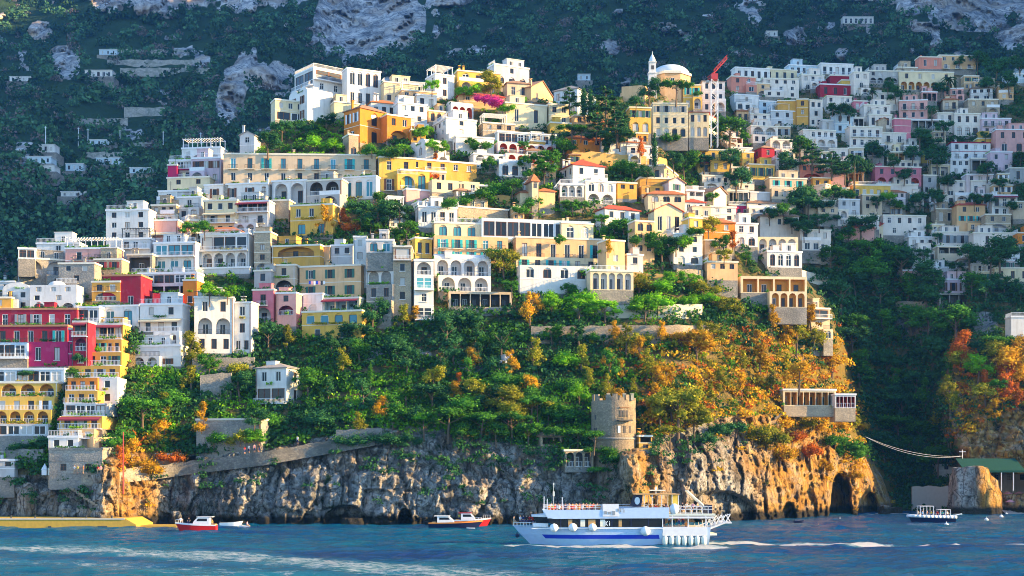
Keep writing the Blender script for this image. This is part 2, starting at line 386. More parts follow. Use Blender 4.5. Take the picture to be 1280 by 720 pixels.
def hill_mat():
    m, n, b = newmat('hill_ground')
    v = wcoords(n)
    at = n.nodes.new('ShaderNodeAttribute'); at.attribute_name = 'rock'
    ao = n.nodes.new('ShaderNodeAttribute'); ao.attribute_name = 'ochre'
    # limestone
    sv = wcoords(n, (1, 1, .28))
    a1 = noise(n, sv, .35, 8, .65); a2 = noise(n, wcoords(n, (1, 1, 3.0)), .12, 5, .6); a3 = noise(n, v, 1.4, 5, .7)
    rockc = ramp(n, a1, [(.34, (.12, .12, .12)), (.44, (.33, .32, .30)), (.52, (.52, .50, .465)), (.62, (.70, .67, .62))])
    rockc = mixc(n, ramp(n, a3, [(.40, (.75, .75, .75)), (.50, (0, 0, 0))]), rockc, (.13, .125, .115))
    rockc = mixc(n, ramp(n, noise(n, sv, .16, 4), [(.50, (0, 0, 0)), (.64, (.55, .55, .55))]), rockc, (.42, .27, .15))
    sun_ochre = ramp(n, a1, [(.30, (.22, .10, .03)), (.5, (.56, .30, .07)), (.68, (.74, .50, .18))])
    f = n.nodes.new('ShaderNodeMath'); f.operation = 'MULTIPLY'
    n.links.new(ao.outputs['Fac'], f.inputs[0]); n.links.new(ramp(n, a2, [(.36, (.4, .4, .4)), (.52, (1, 1, 1))]), f.inputs[1])
    rockc = mixc(n, f.outputs[0], rockc, sun_ochre)  # ochre stone and painted-in sun warmth share this mask
    ck = n.nodes.new('ShaderNodeTexVoronoi'); ck.feature = 'DISTANCE_TO_EDGE'; ck.inputs['Scale'].default_value = .42
    wv = n.nodes.new('ShaderNodeVectorMath'); wv.operation = 'MULTIPLY_ADD'; n.links.new(wcoords(n, (1, 1, .34)), wv.inputs[0]); wv.inputs[1].default_value = (1, 1, 1)
    nz = n.nodes.new('ShaderNodeTexNoise'); nz.inputs['Scale'].default_value = .5; nz.inputs['Detail'].default_value = 5; n.links.new(v, nz.inputs['Vector']); n.links.new(nz.outputs['Color'], wv.inputs[2])
    n.links.new(wv.outputs[0], ck.inputs['Vector'])
    rockc = mixc(n, ramp(n, ck.outputs['Distance'], [(0, (.85, .85, .85)), (.045, (0, 0, 0))]), rockc, (.045, .04, .035))  # crevice shade painted into the rock colour as dark crack lines
    # soil and low green
    g1 = noise(n, v, .22, 5, .6); g2 = noise(n, v, 1.1, 4, .6)
    green = mixc(n, g2, (.016, .05, .014), (.06, .13, .03))
    soil = mixc(n, g2, (.20, .14, .06), (.42, .30, .15))
    gr = mixc(n, ramp(n, g1, [(.42, (0, 0, 0)), (.56, (.85, .85, .85))]), green, soil)
    gf = mixc(n, f.outputs[0], gr, mixc(n, g1, (.34, .19, .04), (.22, .2, .05)))  # ground in the sunlit zones gets the same painted warmth
    f2 = n.nodes.new('ShaderNodeMath'); f2.operation = 'ADD'; n.links.new(at.outputs['Fac'], f2.inputs[0])
    n.links.new(ramp(n, g1, [(.3, (0, 0, 0)), (.7, (.5, .5, .5))]), f2.inputs[1])
    rk = ramp(n, f2.outputs[0], [(.52, (0, 0, 0)), (.72, (1, 1, 1))])
    # scrub on ledges of the cliff
    ledge = ramp(n, noise(n, v, .18, 6, .7), [(.60, (0, 0, 0)), (.66, (1, 1, 1))])
    rockc = mixc(n, ledge, rockc, (.03, .07, .02))
    gz = n.nodes.new('ShaderNodeNewGeometry'); sx = n.nodes.new('ShaderNodeSeparateXYZ'); n.links.new(gz.outputs['Position'], sx.inputs[0])
    mz = n.nodes.new('ShaderNodeMath'); mz.operation = 'MULTIPLY_ADD'; n.links.new(a1, mz.inputs[0]); mz.inputs[1].default_value = -3.0; n.links.new(sx.outputs['Z'], mz.inputs[2])
    tide = ramp(n, mz.outputs[0], [(0, (1, 1, 1)), (.9, (0, 0, 0))])
    rockc = mixc(n, tide, rockc, (.05, .045, .035))
    n.links.new(mixc(n, rk, gf, rockc), b.inputs['Base Color']); b.inputs['Roughness'].default_value = .95
    b.inputs['Specular IOR Level'].default_value = .1
    mh = n.nodes.new('ShaderNodeMath'); mh.operation = 'ADD'; n.links.new(a1, mh.inputs[0]); n.links.new(a3, mh.inputs[1])
    # dark tide line just above the water
    bump(n, b, mh.outputs[0], 1.0, 1.6)
hill_mat()

# ---------------------------------------------------------------- mountain behind
def fM(u, v):
    u = np.asarray(u, float); v = np.asarray(v, float)
    d = np.interp(v, [-240, -60, 0, 80, 160, 240, 340, 420], [1900, 1360, 1240, 1060, 930, 800, 660, 560])
    return d-90*sstep(420, 100, u)*sstep(40, 200, v)+40*np.sin(u*.012+1)*.6+26*np.sin(u*.031+v*.02)
def mrock(u, v):
    """bare faces of the mountain"""
    w_ = .55*fbm(u*.03, v*.02, 7, 5, 31)+.35*fbm(u*.11, v*.06, 7, 4, 33)
    def bl(cu, cv, ru, rv, sh=0): return sstep(1.1, .86, np.sqrt(((u-cu+sh*(v-cv))/ru)**2+((v-cv)/rv)**2)+w_)
    sc_ = sstep(.34, .46, fbm(u*.035, v*.06, 9, 4, 35))*.9
    return np.maximum.reduce([sc_, bl(470, 26, 88, 46, .35), bl(235, -18, 190, 32), bl(292, 118, 20, 50, .35), bl(335, 96, 30, 18),
                              bl(1222, 8, 92, 26, -.55), bl(1272, 46, 26, 16), bl(1130, -12, 70, 16), bl(84, 78, 20, 22)*.9, bl(48, 38, 18, 14)*.8, bl(995, 46, 18, 12)*.85,
                              bl(1052, 66, 10, 10)*.8, bl(905, 80, 12, 8)*.7, bl(545, 38, 6, 12)*.9, bl(760, 60, 12, 10)*.6, bl(560, 0, 40, 10)])
def build_mountain():
    us = np.arange(-420, 1760, 3.2); vs = np.concatenate([np.linspace(-110, -60, 8), np.linspace(-56, 430, 150)])
    U, V = np.meshgrid(us, vs)
    D = fM(U, V); X = (U-CU)/F*D; Z = CH+(HV-V)/F*D
    rk = mrock(U, V)
    D = D+fbm(X*.008, D*.008, Z*.008, 5, 21)*46+rk*(fbm(X*.05, Z*.010, 0, 3, 22)*16-6+(cells(X/17, D/30, Z/60, 3)[0]-.5)*22+(cells(X/7, D/12, Z/40, 4)[0]-.5)*12)+fbm(X*.05, D*.05, Z*.03, 3, 23)*7
    X = (U-CU)/F*D; Z = CH+(HV-V)/F*D
    nv, nu = U.shape; idx = np.arange(nv*nu).reshape(nv, nu)
    Fq = np.stack([idx[1:, :-1], idx[1:, 1:], idx[:-1, 1:], idx[:-1, :-1]], -1).reshape(-1, 4)
    me = npmesh('mountain', np.stack([X, D, Z], -1).reshape(-1, 3), Fq, ['mountain_ground'], False)
    setattr_(me, 'rock', rk)
    tag(link('mountain', me), kind='structure')
    return us, vs, D
def mountain_mat():
    m, n, b = newmat('mountain_ground')
    at = n.nodes.new('ShaderNodeAttribute'); at.attribute_name = 'rock'
    a1 = noise(n, wcoords(n, (1, 1, .35)), .07, 8, .65)
    rc = ramp(n, a1, [(.34, (.12, .12, .125)), (.46, (.38, .365, .35)), (.60, (.72, .66, .60))])
    rc = mixc(n, ramp(n, noise(n, wcoords(n, (1, 1, .12)), .30, 6, .7), [(.40, (.8, .8, .8)), (.52, (0, 0, 0))]), rc, (.10, .10, .11))
    rc = mixc(n, ramp(n, noise(n, wcoords(n, (1, 1, .5)), .03, 4), [(.5, (0, 0, 0)), (.62, (.5, .5, .5))]), rc, (.50, .36, .25))
    g = mixc(n, noise(n, wcoords(n), .06, 5), (.016, .04, .018), (.05, .09, .035))
    n.links.new(mixc(n, ramp(n, at.outputs['Fac'], [(.4, (0, 0, 0)), (.6, (1, 1, 1))]), g, rc), b.inputs['Base Color'])
    b.inputs['Roughness'].default_value = 1; b.inputs['Specular IOR Level'].default_value = .05
    bump(n, b, a1, 1.0, 5.0)
mountain_mat()
MUS, MVS, MD = build_mountain()
def Dm(u, v):
    a = np.clip((np.asarray(u, float)-MUS[0])/3.2, 0, len(MUS)-1.001); i = a.astype(int); fa = a-i
    b = np.interp(v, MVS, np.arange(len(MVS))); b = np.clip(b, 0, len(MVS)-1.001); j = b.astype(int); fb = b-j
    return MD[j, i]*(1-fa)*(1-fb)+MD[j, i+1]*fa*(1-fb)+MD[j+1, i]*(1-fa)*fb+MD[j+1, i+1]*fa*fb
# unseen next spur, shaped to block the sun off ravine, right hill and mountain
def build_spur():
    ny, nx = 40, 30
    ys = np.linspace(0, 1, ny); xs = np.linspace(0, 1, nx)
    VV = []
    for t in ys:
        Y = 372+t*1500; X0 = 330+t*560; hmax = min(785, 330+t*2400)
        for s in xs:
            h = hmax*np.sin(min(1, s*1.6)*pi/2)*min(1, (t*22+.0))**.5
            VV.append((X0+s*420, Y+14*sin(s*7)+ (10*sin(s*5+t*9)), -3+h))
    VV = np.array(VV); VV[:, 2] += fbm(VV[:, 0]*.01, VV[:, 1]*.01, 0, 4, 41)*22
    idx = np.arange(ny*nx).reshape(ny, nx)
    Fq = np.stack([idx[:-1, :-1], idx[:-1, 1:], idx[1:, 1:], idx[1:, :-1]], -1).reshape(-1, 4)
    me = npmesh('sun_block_spur', VV, Fq, ['mountain_ground'], True)
    tag(link('hill', me), kind='structure')
build_spur()

# ---------------------------------------------------------------- sea
def seg_d(X, Y, a, b):
    ax, ay = a; bx, by = b; dx, dy = bx-ax, by-ay
    t = np.clip(((X-ax)*dx+(Y-ay)*dy)/(dx*dx+dy*dy), 0, 1)
    return np.hypot(X-ax-t*dx, Y-ay-t*dy), t
def W2(u, v): D = CH*F/(v-HV); return ((u-CU)/F*D, D)
def build_sea():
    xs = np.concatenate([np.linspace(-3000, -180, 14), np.arange(-176, 190, 1.1), np.linspace(196, 3000, 14)])
    ys = np.concatenate([np.linspace(-600, 110, 10), np.arange(114, 240, .8), np.arange(240, 400, 1.6), np.linspace(405, 3500, 14)])
    X, Y = np.meshgrid(xs, ys)
    inner = sstep(-176, -150, X)*sstep(190, 160, X)*sstep(114, 130, Y)
    Z = inner*(fbm(X*.16+Y*.03, Y*.30, 0, 4, 51)*.55+(1-np.abs(fbm(X*.35, Y*.8, 0, 3, 53)))**3*.28+fbm(X*.7, Y*1.1, 0, 2, 52)*.16)
    foam = np.zeros_like(X)
    def streak(pts, width, amt, seed):
        nonlocal foam
        for a, b in zip(pts[:-1], pts[1:]):
            d, t = seg_d(X, Y, a, b)
            wn = 1+.5*fbm(X*.06, Y*.1, 2, 2, seed)
            foam = np.maximum(foam, amt*sstep(width*wn, width*.15, d))
    streak([W2(-260, 683), W2(60, 688), W2(300, 699), W2(560, 719), W2(700, 745)], 11.0, .85, 61)
    streak([W2(-260, 700), W2(100, 706), W2(330, 722), W2(500, 750)], 9, .55, 62)
    streak([W2(330, 671), W2(640, 672)], 4, .22, 63)
    streak([W2(885, 681), W2(1000, 681.5), W2(1150, 684), W2(1400, 683)], 4.2, 1.7, 64)
    streak([W2(640, 684), W2(900, 686)], 2.6, 1.5, 65)
    streak([W2(1090, 643), W2(1130, 642), W2(1200, 644)], 2.4, 1.3, 66)
    streak([W2(300, 659), W2(560, 658)], 3, .3, 67)
    nv, nu = X.shape; idx = np.arange(nv*nu).reshape(nv, nu)
    Fq = np.stack([idx[:-1, :-1], idx[:-1, 1:], idx[1:, 1:], idx[1:, :-1]], -1).reshape(-1, 4)
    me = npmesh('sea', np.stack([X, Y, Z], -1).reshape(-1, 3), Fq, ['sea_water'], True)
    setattr_(me, 'foam', foam)
    tag(link('sea_water', me), kind='structure')
def sea_mat():
    m, n, b = newmat('sea_water')
    v = wcoords(n, (.55, 1.25, 1))
    w1 = noise(n, v, .8, 7, .7); w2 = noise(n, v, 3.2, 4, .7)
    at = n.nodes.new('ShaderNodeAttribute'); at.attribute_name = 'foam'
    base = mixc(n, ramp(n, noise(n, wcoords(n, (.02, .05, 1)), 1, 3), [(.35, (0, 0, 0)), (.65, (1, 1, 1))]), (.0, .07, .29), (.0, .19, .34))
    f1 = n.nodes.new('ShaderNodeMath'); f1.operation = 'MULTIPLY_ADD'
    fn = noise(n, wcoords(n, (.45, 1.2, 1)), .9, 8, .85)
    n.links.new(at.outputs['Fac'], f1.inputs[0]); f1.inputs[1].default_value = .28; n.links.new(fn, f1.inputs[2])
    fm = ramp(n, f1.outputs[0], [(.68, (0, 0, 0)), (.86, (1, 1, 1))])
    haze_ = ramp(n, at.outputs['Fac'], [(.1, (0, 0, 0)), (1, (.85, .85, .85))])
    base = mixc(n, haze_, base, (.04, .34, .46))
    n.links.new(mixc(n, fm, base, (.80, .84, .85)), b.inputs['Base Color'])
    n.links.new(ramp(n, fm, [(0, (.12, .12, .12)), (1, (.8, .8, .8))]), b.inputs['Roughness'])
    b.inputs['IOR'].default_value = 1.33; b.inputs['Specular IOR Level'].default_value = .15
    mh = n.nodes.new('ShaderNodeMath'); mh.operation = 'MULTIPLY_ADD'
    n.links.new(w2, mh.inputs[0]); mh.inputs[1].default_value = .35; n.links.new(w1, mh.inputs[2])
    bump(n, b, mh.outputs[0], 1.0, 1.7)
sea_mat(); build_sea()

def haze():
    b = MB(); b.box(-900, 1700, -30, 2100, -4, 790)
    m = bpy.data.materials.new('haze'); m.use_nodes = True; MATS['haze'] = m; n = m.node_tree; n.nodes.clear()
    out = n.nodes.new('ShaderNodeOutputMaterial'); v = n.nodes.new('ShaderNodeVolumePrincipled')
    v.inputs['Color'].default_value = (.10, .38, 1.0, 1); v.inputs['Density'].default_value = .00008; v.inputs['Anisotropy'].default_value = .1
    n.links.new(v.outputs[0], out.inputs['Volume'])
    tag(link('haze', b.mesh('haze', ['haze'])), kind='stuff')
haze()
# ================================================================ buildings
CACHE = {}
def cached(key, fn):
    if key not in CACHE: CACHE[key] = fn()
    return CACHE[key]
def window_mesh(var=1):
    mb = MB(); t = .06
    mb.box(-.5, -.5+t, -.05, .05, 0, 1); mb.box(.5-t, .5, -.05, .05, 0, 1)
    mb.box(-.5+t, .5-t, -.05, .05, 0, t*.7); mb.box(-.5+t, .5-t, -.05, .05, 1-t*.7, 1)
    if var > 0: mb.box(-.03, .03, -.04, .04, t*.7, 1-t*.7)
    if var > 1: mb.box(-.5+t, -.03, -.03, .03, .62, .66); mb.box(.03, .5-t, -.03, .03, .62, .66)
    return mb
def pane_mesh(mat):
    mb = MB(); mb.quad((-.46, .01, .03), (.46, .01, .03), (.46, .01, .97), (-.46, .01, .97)); return mb.mesh('pane', [mat])
def shutter_mesh(mat):
    mb = MB(); mb.box(-.5, .5, -.05, 0, 0, 1)
    for k in range(5): mb.box(-.4, .4, -.065, -.05, .06+k*.19, .17+k*.19)
    return mb.mesh('shutter', [mat])
def small_window_mesh(gl, fr, var=1):
    mb = window_mesh(var); n = len(mb.f)
    mb.quad((-.46, .01, .03), (.46, .01, .03), (.46, .01, .97), (-.46, .01, .97), 1)
    return mb.mesh('window', [fr, gl])
def railing_mesh(L, style):
    mb = MB(); h = 1.0
    if style == 'solid':
        mb.box(0, L, -.10, 0, -.05, .85); mb.box(-.03, L+.03, -.13, .03, .85, .93)
        return mb
    mb.box(0, L, -.06, 0, .93, h); mb.box(0, L, -.05, -.01, .06, .11)
    n = max(2, int(L/.28))
    for i in range(n+1):
        x = min(L-.04, i*L/n); mb.box(x, x+.045, -.05, -.01, .0, .93)
    return mb
def rail(parent, x, y, z, L, style, rz=0):
    mat = {'solid': 'white_paint', 'm': 'dark_metal', 'w': 'rail_white'}[style]
    q = round(L, 1)
    me = cached(('rail', q, style), lambda: railing_mesh(q, style).mesh('railing', [mat]))
    return link('railing', me, parent, (x, y, z), rz)

class House:
    def __init__(s): s.near = True
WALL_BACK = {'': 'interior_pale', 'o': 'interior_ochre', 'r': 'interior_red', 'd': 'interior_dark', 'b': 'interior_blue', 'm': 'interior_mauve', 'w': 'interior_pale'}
def fpt(face, x, y, z):
    """face coordinates (x along, y inward, z up) to house coordinates"""
    O, kind = face[:2]; off = face[2] if len(face) > 2 else 0
    return (O+x, y-off, z) if kind == 'L' else (off-y, O+x, z)
def facade(mb, root, face, W, H, spec, opt, near, rr):
    O, kind = face[:2]; rz = 0 if kind == 'L' else pi/2
    q = lambda x, y, z: fpt(face, x, y, z)
    def Q(a, b, c, d, m=0): mb.quad(q(*a), q(*b), q(*c), q(*d), m)
    rows = [t for t in spec.split(',') if t] or ['s']
    n = len(rows); hs = H/n
    if W < .8: rows = ['s']*n
    wvar = rr.choice((0, 1, 1, 2)); shr = rr.choice(['green_shutter', 'brown_shutter', 'grey_shutter', 'teal_shutter', 'rail_white'])
    for k, tok in enumerate(rows):
        z1 = H-k*hs; z0 = z1-hs
        t = tok[0]; m = tok[1:]
        cnt = int(''.join(ch for ch in m if ch.isdigit()) or 1); mods = ''.join(ch for ch in m if not ch.isdigit())
        if t == 's' or cnt == 0 or hs < 1.2:
            Q((0, 0, z0), (W, 0, z0), (W, 0, z1), (0, 0, z1)); continue
        cnt = max(1, min(cnt, int(W/.9))); mg = min(.35, W*.04); cw = (W-2*mg)/cnt
        if mg > 0:
            Q((0, 0, z0), (mg, 0, z0), (mg, 0, z1), (0, 0, z1)); Q((W-mg, 0, z0), (W, 0, z0), (W, 0, z1), (W-mg, 0, z1))
        back = 1
        if t == 'B' or t == 'b': ow, oz, oh, dep, arch = min(1.25, cw*.55), .02, .70, .18, False
        elif t == 'a': ow, oz, oh, dep, arch = cw*.80, .03, .86, min(1.8, max(.5, cw*.5)), True
        elif t == 'A': ow, oz, oh, dep, arch = min(1.9, cw*.62), .10, .76, .25, True
        elif t == 'g': ow, oz, oh, dep, arch = cw*.92, .14, .70, .15, False
        elif t == 'o': ow, oz, oh, dep, arch = cw*.90, .04, .80, 2.0, False
        else: ow, oz, oh, dep, arch = min(1.15, cw*.54), .24, .54, .24, False
        for i in range(cnt):
            x0 = mg+i*cw; x1 = x0+cw; cx = (x0+x1)/2; a = cx-ow/2; b = cx+ow/2
            zb = z0+oz*hs; zt = zb+oh*hs
            if t == 'w' and not arch and rr.random() < .12 and 'f' not in mods and cnt > 3:
                Q((x0, 0, z0), (x1, 0, z0), (x1, 0, z1), (x0, 0, z1)); continue
            Q((x0, 0, z0), (a, 0, z0), (a, 0, z1), (x0, 0, z1)); Q((b, 0, z0), (x1, 0, z0), (x1, 0, z1), (b, 0, z1))
            if zb > z0+.01: Q((a, 0, z0), (b, 0, z0), (b, 0, zb), (a, 0, zb))
            if arch:
                r = ow/2; rise = min(r, (zt-zb)*.62); zs = zt-rise; ns = 8
                pts = [(cx-r*cos(pi*j/ns), zs+rise*sin(pi*j/ns)) for j in range(ns+1)]
            else:
                zs = zt; pts = [(a, zt), (b, zt)]
            for j in range(len(pts)-1):
                p, p2 = pts[j], pts[j+1]
                Q((p[0], 0, p[1]), (p2[0], 0, p2[1]), (p2[0], 0, z1), (p[0], 0, z1))
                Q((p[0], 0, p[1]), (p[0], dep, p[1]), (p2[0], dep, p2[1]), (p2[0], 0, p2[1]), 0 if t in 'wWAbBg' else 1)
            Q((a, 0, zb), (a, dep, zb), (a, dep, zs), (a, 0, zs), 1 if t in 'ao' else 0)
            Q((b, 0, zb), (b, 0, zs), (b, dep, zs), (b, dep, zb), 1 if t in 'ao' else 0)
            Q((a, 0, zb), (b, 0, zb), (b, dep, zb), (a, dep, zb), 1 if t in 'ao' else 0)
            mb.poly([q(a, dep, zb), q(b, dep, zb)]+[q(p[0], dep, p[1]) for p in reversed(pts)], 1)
            # things in the opening
            gl = 'glass_teal' if ('t' in mods) else ('glass_dark' if rr.random() < .8 else 'curtain')
            fr = 'white_paint' if rr.random() < .42 else 'brown_shutter'
            if 'B' in opt and t in 'bB': fr = 'white_paint'
            if t in 'wWbBAg':
                hh = (zt-zb) if not arch else (zs-zb)+ (rise*.55)
                loc = q(cx, dep-.07, zb)
                if near:
                    w_ = link('window' if t in 'wWAg' else 'balcony_door', cached(('wf', fr, wvar), lambda: window_mesh(wvar).mesh('window', [fr])), root, loc, rz, (ow, 1, hh))
                    link('pane', cached(('pane', gl), lambda: pane_mesh(gl)), w_)
                else:
                    w_ = link('window' if t in 'wWAg' else 'balcony_door', cached(('ws', gl, fr, wvar), lambda: small_window_mesh(gl, fr, wvar)), root, loc, rz, (ow, 1, hh))
                if arch: mb.poly([q(a+.0, dep-.05, zs), q(b, dep-.05, zs)]+[q(p[0], dep-.05, p[1]) for p in reversed(pts[1:-1])], 2)
                if (t == 'W' or (t in 'bB' and rr.random() < .3)) and (near or t == 'W'):
                    sm = opt.get('sh', shr); sw = ow*.48
                    me = cached(('sh', sm), lambda: shutter_mesh(sm))
                    for sgn in (-1, 1):
                        link('shutter', me, w_, (sgn*(.5+.26), (-dep+.05), 0), 0, (.48, 1, 1))
                if near and t == 'w' and rr.random() < .4:
                    me = cached('sill', lambda: (lambda k: (k.box(-.5, .5, -.22, 0, -.1, 0), k)[1])(MB()).mesh('window_sill', ['white_paint']))
                    link('window_sill', me, root, q(cx, -.003, zb-.01), rz, (ow*1.2, 1, 1))
            if t in 'ao' and hs > 1.8:
                dw = min(1.2, ow*.5)
                if ow > 1.0:
                    link('door', cached(('ws', 'glass_dark', fr), lambda: small_window_mesh('glass_dark', fr)), root, q(cx+rr.uniform(-.2, .2)*ow*.5, dep-.06, zb), rz, (dw, 1, (zt-zb)*.68))
                if 'n' not in mods: rail(root, *q(a, .14, zb), ow, opt.get('rl', 'w'), rz)
            if t == 'b':
                L = min(cw*.86, ow+1.1)
                me = cached('slab1', lambda: (lambda k: (k.box(-.5, .5, -.8, 0, -.12, 0), k)[1])(MB()).mesh('balcony', ['cream_trim']))
                bl = link('balcony', me, root, q(cx, 0, z0+.02), rz, (L, 1, 1))
                rl = rail(root, *q(cx-L/2, -.72, z0+.02), L, opt.get('rl', 'm'), rz); rl.name = 'balcony_railing'
        if t in 'Bg' and 'n' not in mods:
            mb2 = MB(); mb2.box(0, W, -1.1, 0, -.14, .0); bl = link('balcony', mb2.mesh('balcony', [opt.get('slab', 'white_paint')]), root, q(0, 0, z0+.03), rz)
            rl = rail(root, *q(0, -1.04, z0+.03), W, opt.get('rl', 'w'), rz); rl.name = 'balcony_railing'
        if 'v' in mods:      # awning over the storey
            mb2 = MB(); mb2.quad((0, 0, 0), (W*.96, 0, 0), (W*.96, -1.5, -.55), (0, -1.5, -.55)); mb2.quad((0, -1.5, -.55), (W*.96, -1.5, -.55), (W*.96, -1.5, -.8), (0, -1.5, -.8)); mb2.quad((0, 0, -.04), (0, -1.5, -.59), (W*.96, -1.5, -.59), (W*.96, 0, -.04))
            link('awning', mb2.mesh('awning', [opt.get('aw', 'awning_cream')]), root, q(W*.02, -.01, z1-.12), rz)

LANDS = []   # (u, v, phrase) for labels
HOUSES = []
ROOFNAME = {'h': 'hipped tiled roof', 'g': 'gabled tiled roof', 'v': 'vaulted roof', 'd': 'domed roof', 'f': 'flat roof', 'p': 'roof pergola', 'r': 'railed roof terrace', 'n': 'flat roof', 'x': 'flat roof'}
CN = dict(W='white', C='cream', Y='yellow', O='orange', P='pink', R='crimson', K='coral', G='grey', B='pale blue', V='mauve pink', E='peach', L='pale green', N='ochre',
          H='rose red', X='greyish white', J='beige', M='magenta red', I='pinkish white', S='grey stone', T='tan stone')
def build_block(root, x0, xc, x1, yt, yb, col, spec, sspec, roof, opt, D, prefix=''):
    s = D/F; be = atan((xc-CU)/F)
    main = 'L' if (xc-x0) >= (x1-xc) else 'R'
    yaw = opt.get('yaw')
    sidepx = (x1-xc) if main == 'L' else (xc-x0)
    if yaw is None: yaw = 20 if sidepx > 0 else 4
    al = R_(yaw) if main == 'L' else R_(90-yaw)
    H = (yb-yt)*s
    wl = (xc-x0)*s/cos(al); wr = (x1-xc)*s/sin(al)
    mind = opt.get('dep', 4.5)
    if main == 'L': wr = max(wr, mind)
    else: wl = max(wl, mind)
    wl = max(wl, .4); wr = max(wr, .4)
    near = D < 352 and H/(spec.count(',')+1) > 2.4
    rr = random.Random(int(x0*7+yt*13))
    mb = MB()
    sL, sR = (spec, sspec) if main == 'L' else (sspec, spec)
    facade(mb, root, (-wl, 'L'), wl, H, sL, opt, near, rr)
    facade(mb, root, (0, 'R'), wr, H, sR, opt, near, rr)
    mb.quad((-wl, wr, 0), (-wl, 0, 0), (-wl, 0, H), (-wl, wr, H)); mb.quad((0, wr, 0), (-wl, wr, 0), (-wl, wr, H), (0, wr, H))
    mb.quad((-wl, 0, H-.02), (0, 0, H-.02), (0, wr, H-.02), (-wl, wr, H-.02), 3)
    wallm = 'stucco_'+col
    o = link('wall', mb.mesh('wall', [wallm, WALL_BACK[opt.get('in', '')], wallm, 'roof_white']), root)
    if 'mat2' in opt: pass
    ext = opt.get('ext', 4.0)
    mb = MB(); mb.box(-wl+.02, -.02, .02, wr-.02, -ext, 0)
    link('foundation', mb.mesh('foundation', [opt.get('base', 'foundation_stone')]), root)
    # roofs
    trim = opt.get('trim', 'white_paint' if col in 'WBVPXI' else 'cream_trim')
    if any(ch in roof for ch in 'fxpr') and 'n' not in roof:
        mb = MB(); e = .16; h0, h1 = H-.02, H+.22
        mb.box(-wl-e, e, -e, 0, h0-.16, h1); mb.box(0, e, 0, wr+e, h0-.16, h1); mb.box(-wl-e, -wl, 0, wr+e, h0-.16, h1); mb.box(-wl, 0, wr, wr+e, h0-.16, h1)
        link('parapet', mb.mesh('parapet', [trim]), root)
    if 'r' in roof:
        rail(root, -wl, .12, H+.22, wl, opt.get('rrl', 'w')); rail(root, -.12, 0, H+.22, wr, opt.get('rrl', 'w'), pi/2)
    if 'p' in roof:
        mb = MB(); ph = 2.3; nx = max(2, int(wl/2.6)); ny = max(2, int(min(wr, 7)/2.6)); dd = min(wr, 7)-.5
        for i in range(nx+1):
            x = -wl+.3+(wl-.6)*i/nx
            for y in (.3, dd): mb.box(x-.08, x+.08, y-.08, y+.08, H, H+ph)
        for y in (.3, dd): mb.box(-wl+.1, -.1, y-.07, y+.07, H+ph, H+ph+.14)
        nb = max(3, int(wl/.7))
        for i in range(nb+1):
            x = -wl+.2+(wl-.4)*i/nb; mb.box(x-.04, x+.04, .05, dd+.25, H+ph+.14, H+ph+.24)
        link('pergola', mb.mesh('pergola', [opt.get('pm', 'white_paint')]), root)
        if 'P' in roof:
            leaf_strip(root, -wl+.1, -.1, .05, dd+.2, H+ph+.28)
    tm = opt.get('tile', 'roof_tile')
    if 'h' in roof or 'H' in roof:
        e = .4; rh = opt.get('rh', min(wl, wr)*.28); z = H
        a, b, c, d = (-wl-e, -e, z), (e, -e, z), (e, wr+e, z), (-wl-e, wr+e, z)
        mb = MB(); mb.box(-wl-e+.02, e-.02, -e+.02, wr+e-.02, z-.14, z-.01)
        ins = min(wl, wr)/2
        if wl > wr: p, p2 = (-wl+ins, wr/2, z+rh), (-ins, wr/2, z+rh); mb.quad(a, b, p2, p); mb.poly([b, c, p2]); mb.quad(c, d, p, p2); mb.poly([d, a, p])
        else: p, p2 = (-wl/2, ins, z+rh), (-wl/2, wr-ins, z+rh); mb.poly([a, b, p]); mb.quad(b, c, p2, p); mb.poly([c, d, p2]); mb.quad(d, a, p, p2)
        link('roof', mb.mesh('roof', [tm]), root)
    if 'g' in roof or 'G' in roof:
        # g: gable end shows on the R face, G: gable end on the L face
        e = .35; z = H
        mb = MB(); gb = MB()
        if 'G' in roof:
            rh = opt.get('rh', wl*.24); m_ = -wl/2
            gb.poly([(-wl, 0, z), (0, 0, z), (m_, 0, z+rh)]); gb.poly([(0, wr, z), (-wl, wr, z), (m_, wr, z+rh)])
            k = rh/(wl/2)
            for sx, xe in ((-1, -wl-e), (1, e)):
                pts = [(xe, -e, z-e*k+.05), (m_, -e, z+rh+.05), (m_, wr+e, z+rh+.05), (xe, wr+e, z-e*k+.05)]
                if sx > 0: pts = pts[::-1]
                mb.quad(*pts); mb.quad(*[(p[0], p[1], p[2]-.16) for p in pts[::-1]])
                a, b = (xe, -e, z-e*k+.05), (m_, -e, z+rh+.05); mb.quad(a, b, (b[0], b[1], b[2]-.16), (a[0], a[1], a[2]-.16))
                a, b = (xe, -e, z-e*k+.05), (xe, wr+e, z-e*k+.05); mb.quad(a, b, (b[0], b[1], b[2]-.16), (a[0], a[1], a[2]-.16))
        else:
            rh = opt.get('rh', wr*.24); m_ = wr/2
            gb.poly([(0, 0, z), (0, wr, z), (0, m_, z+rh)]); gb.poly([(-wl, wr, z), (-wl, 0, z), (-wl, m_, z+rh)])
            k = rh/(wr/2)
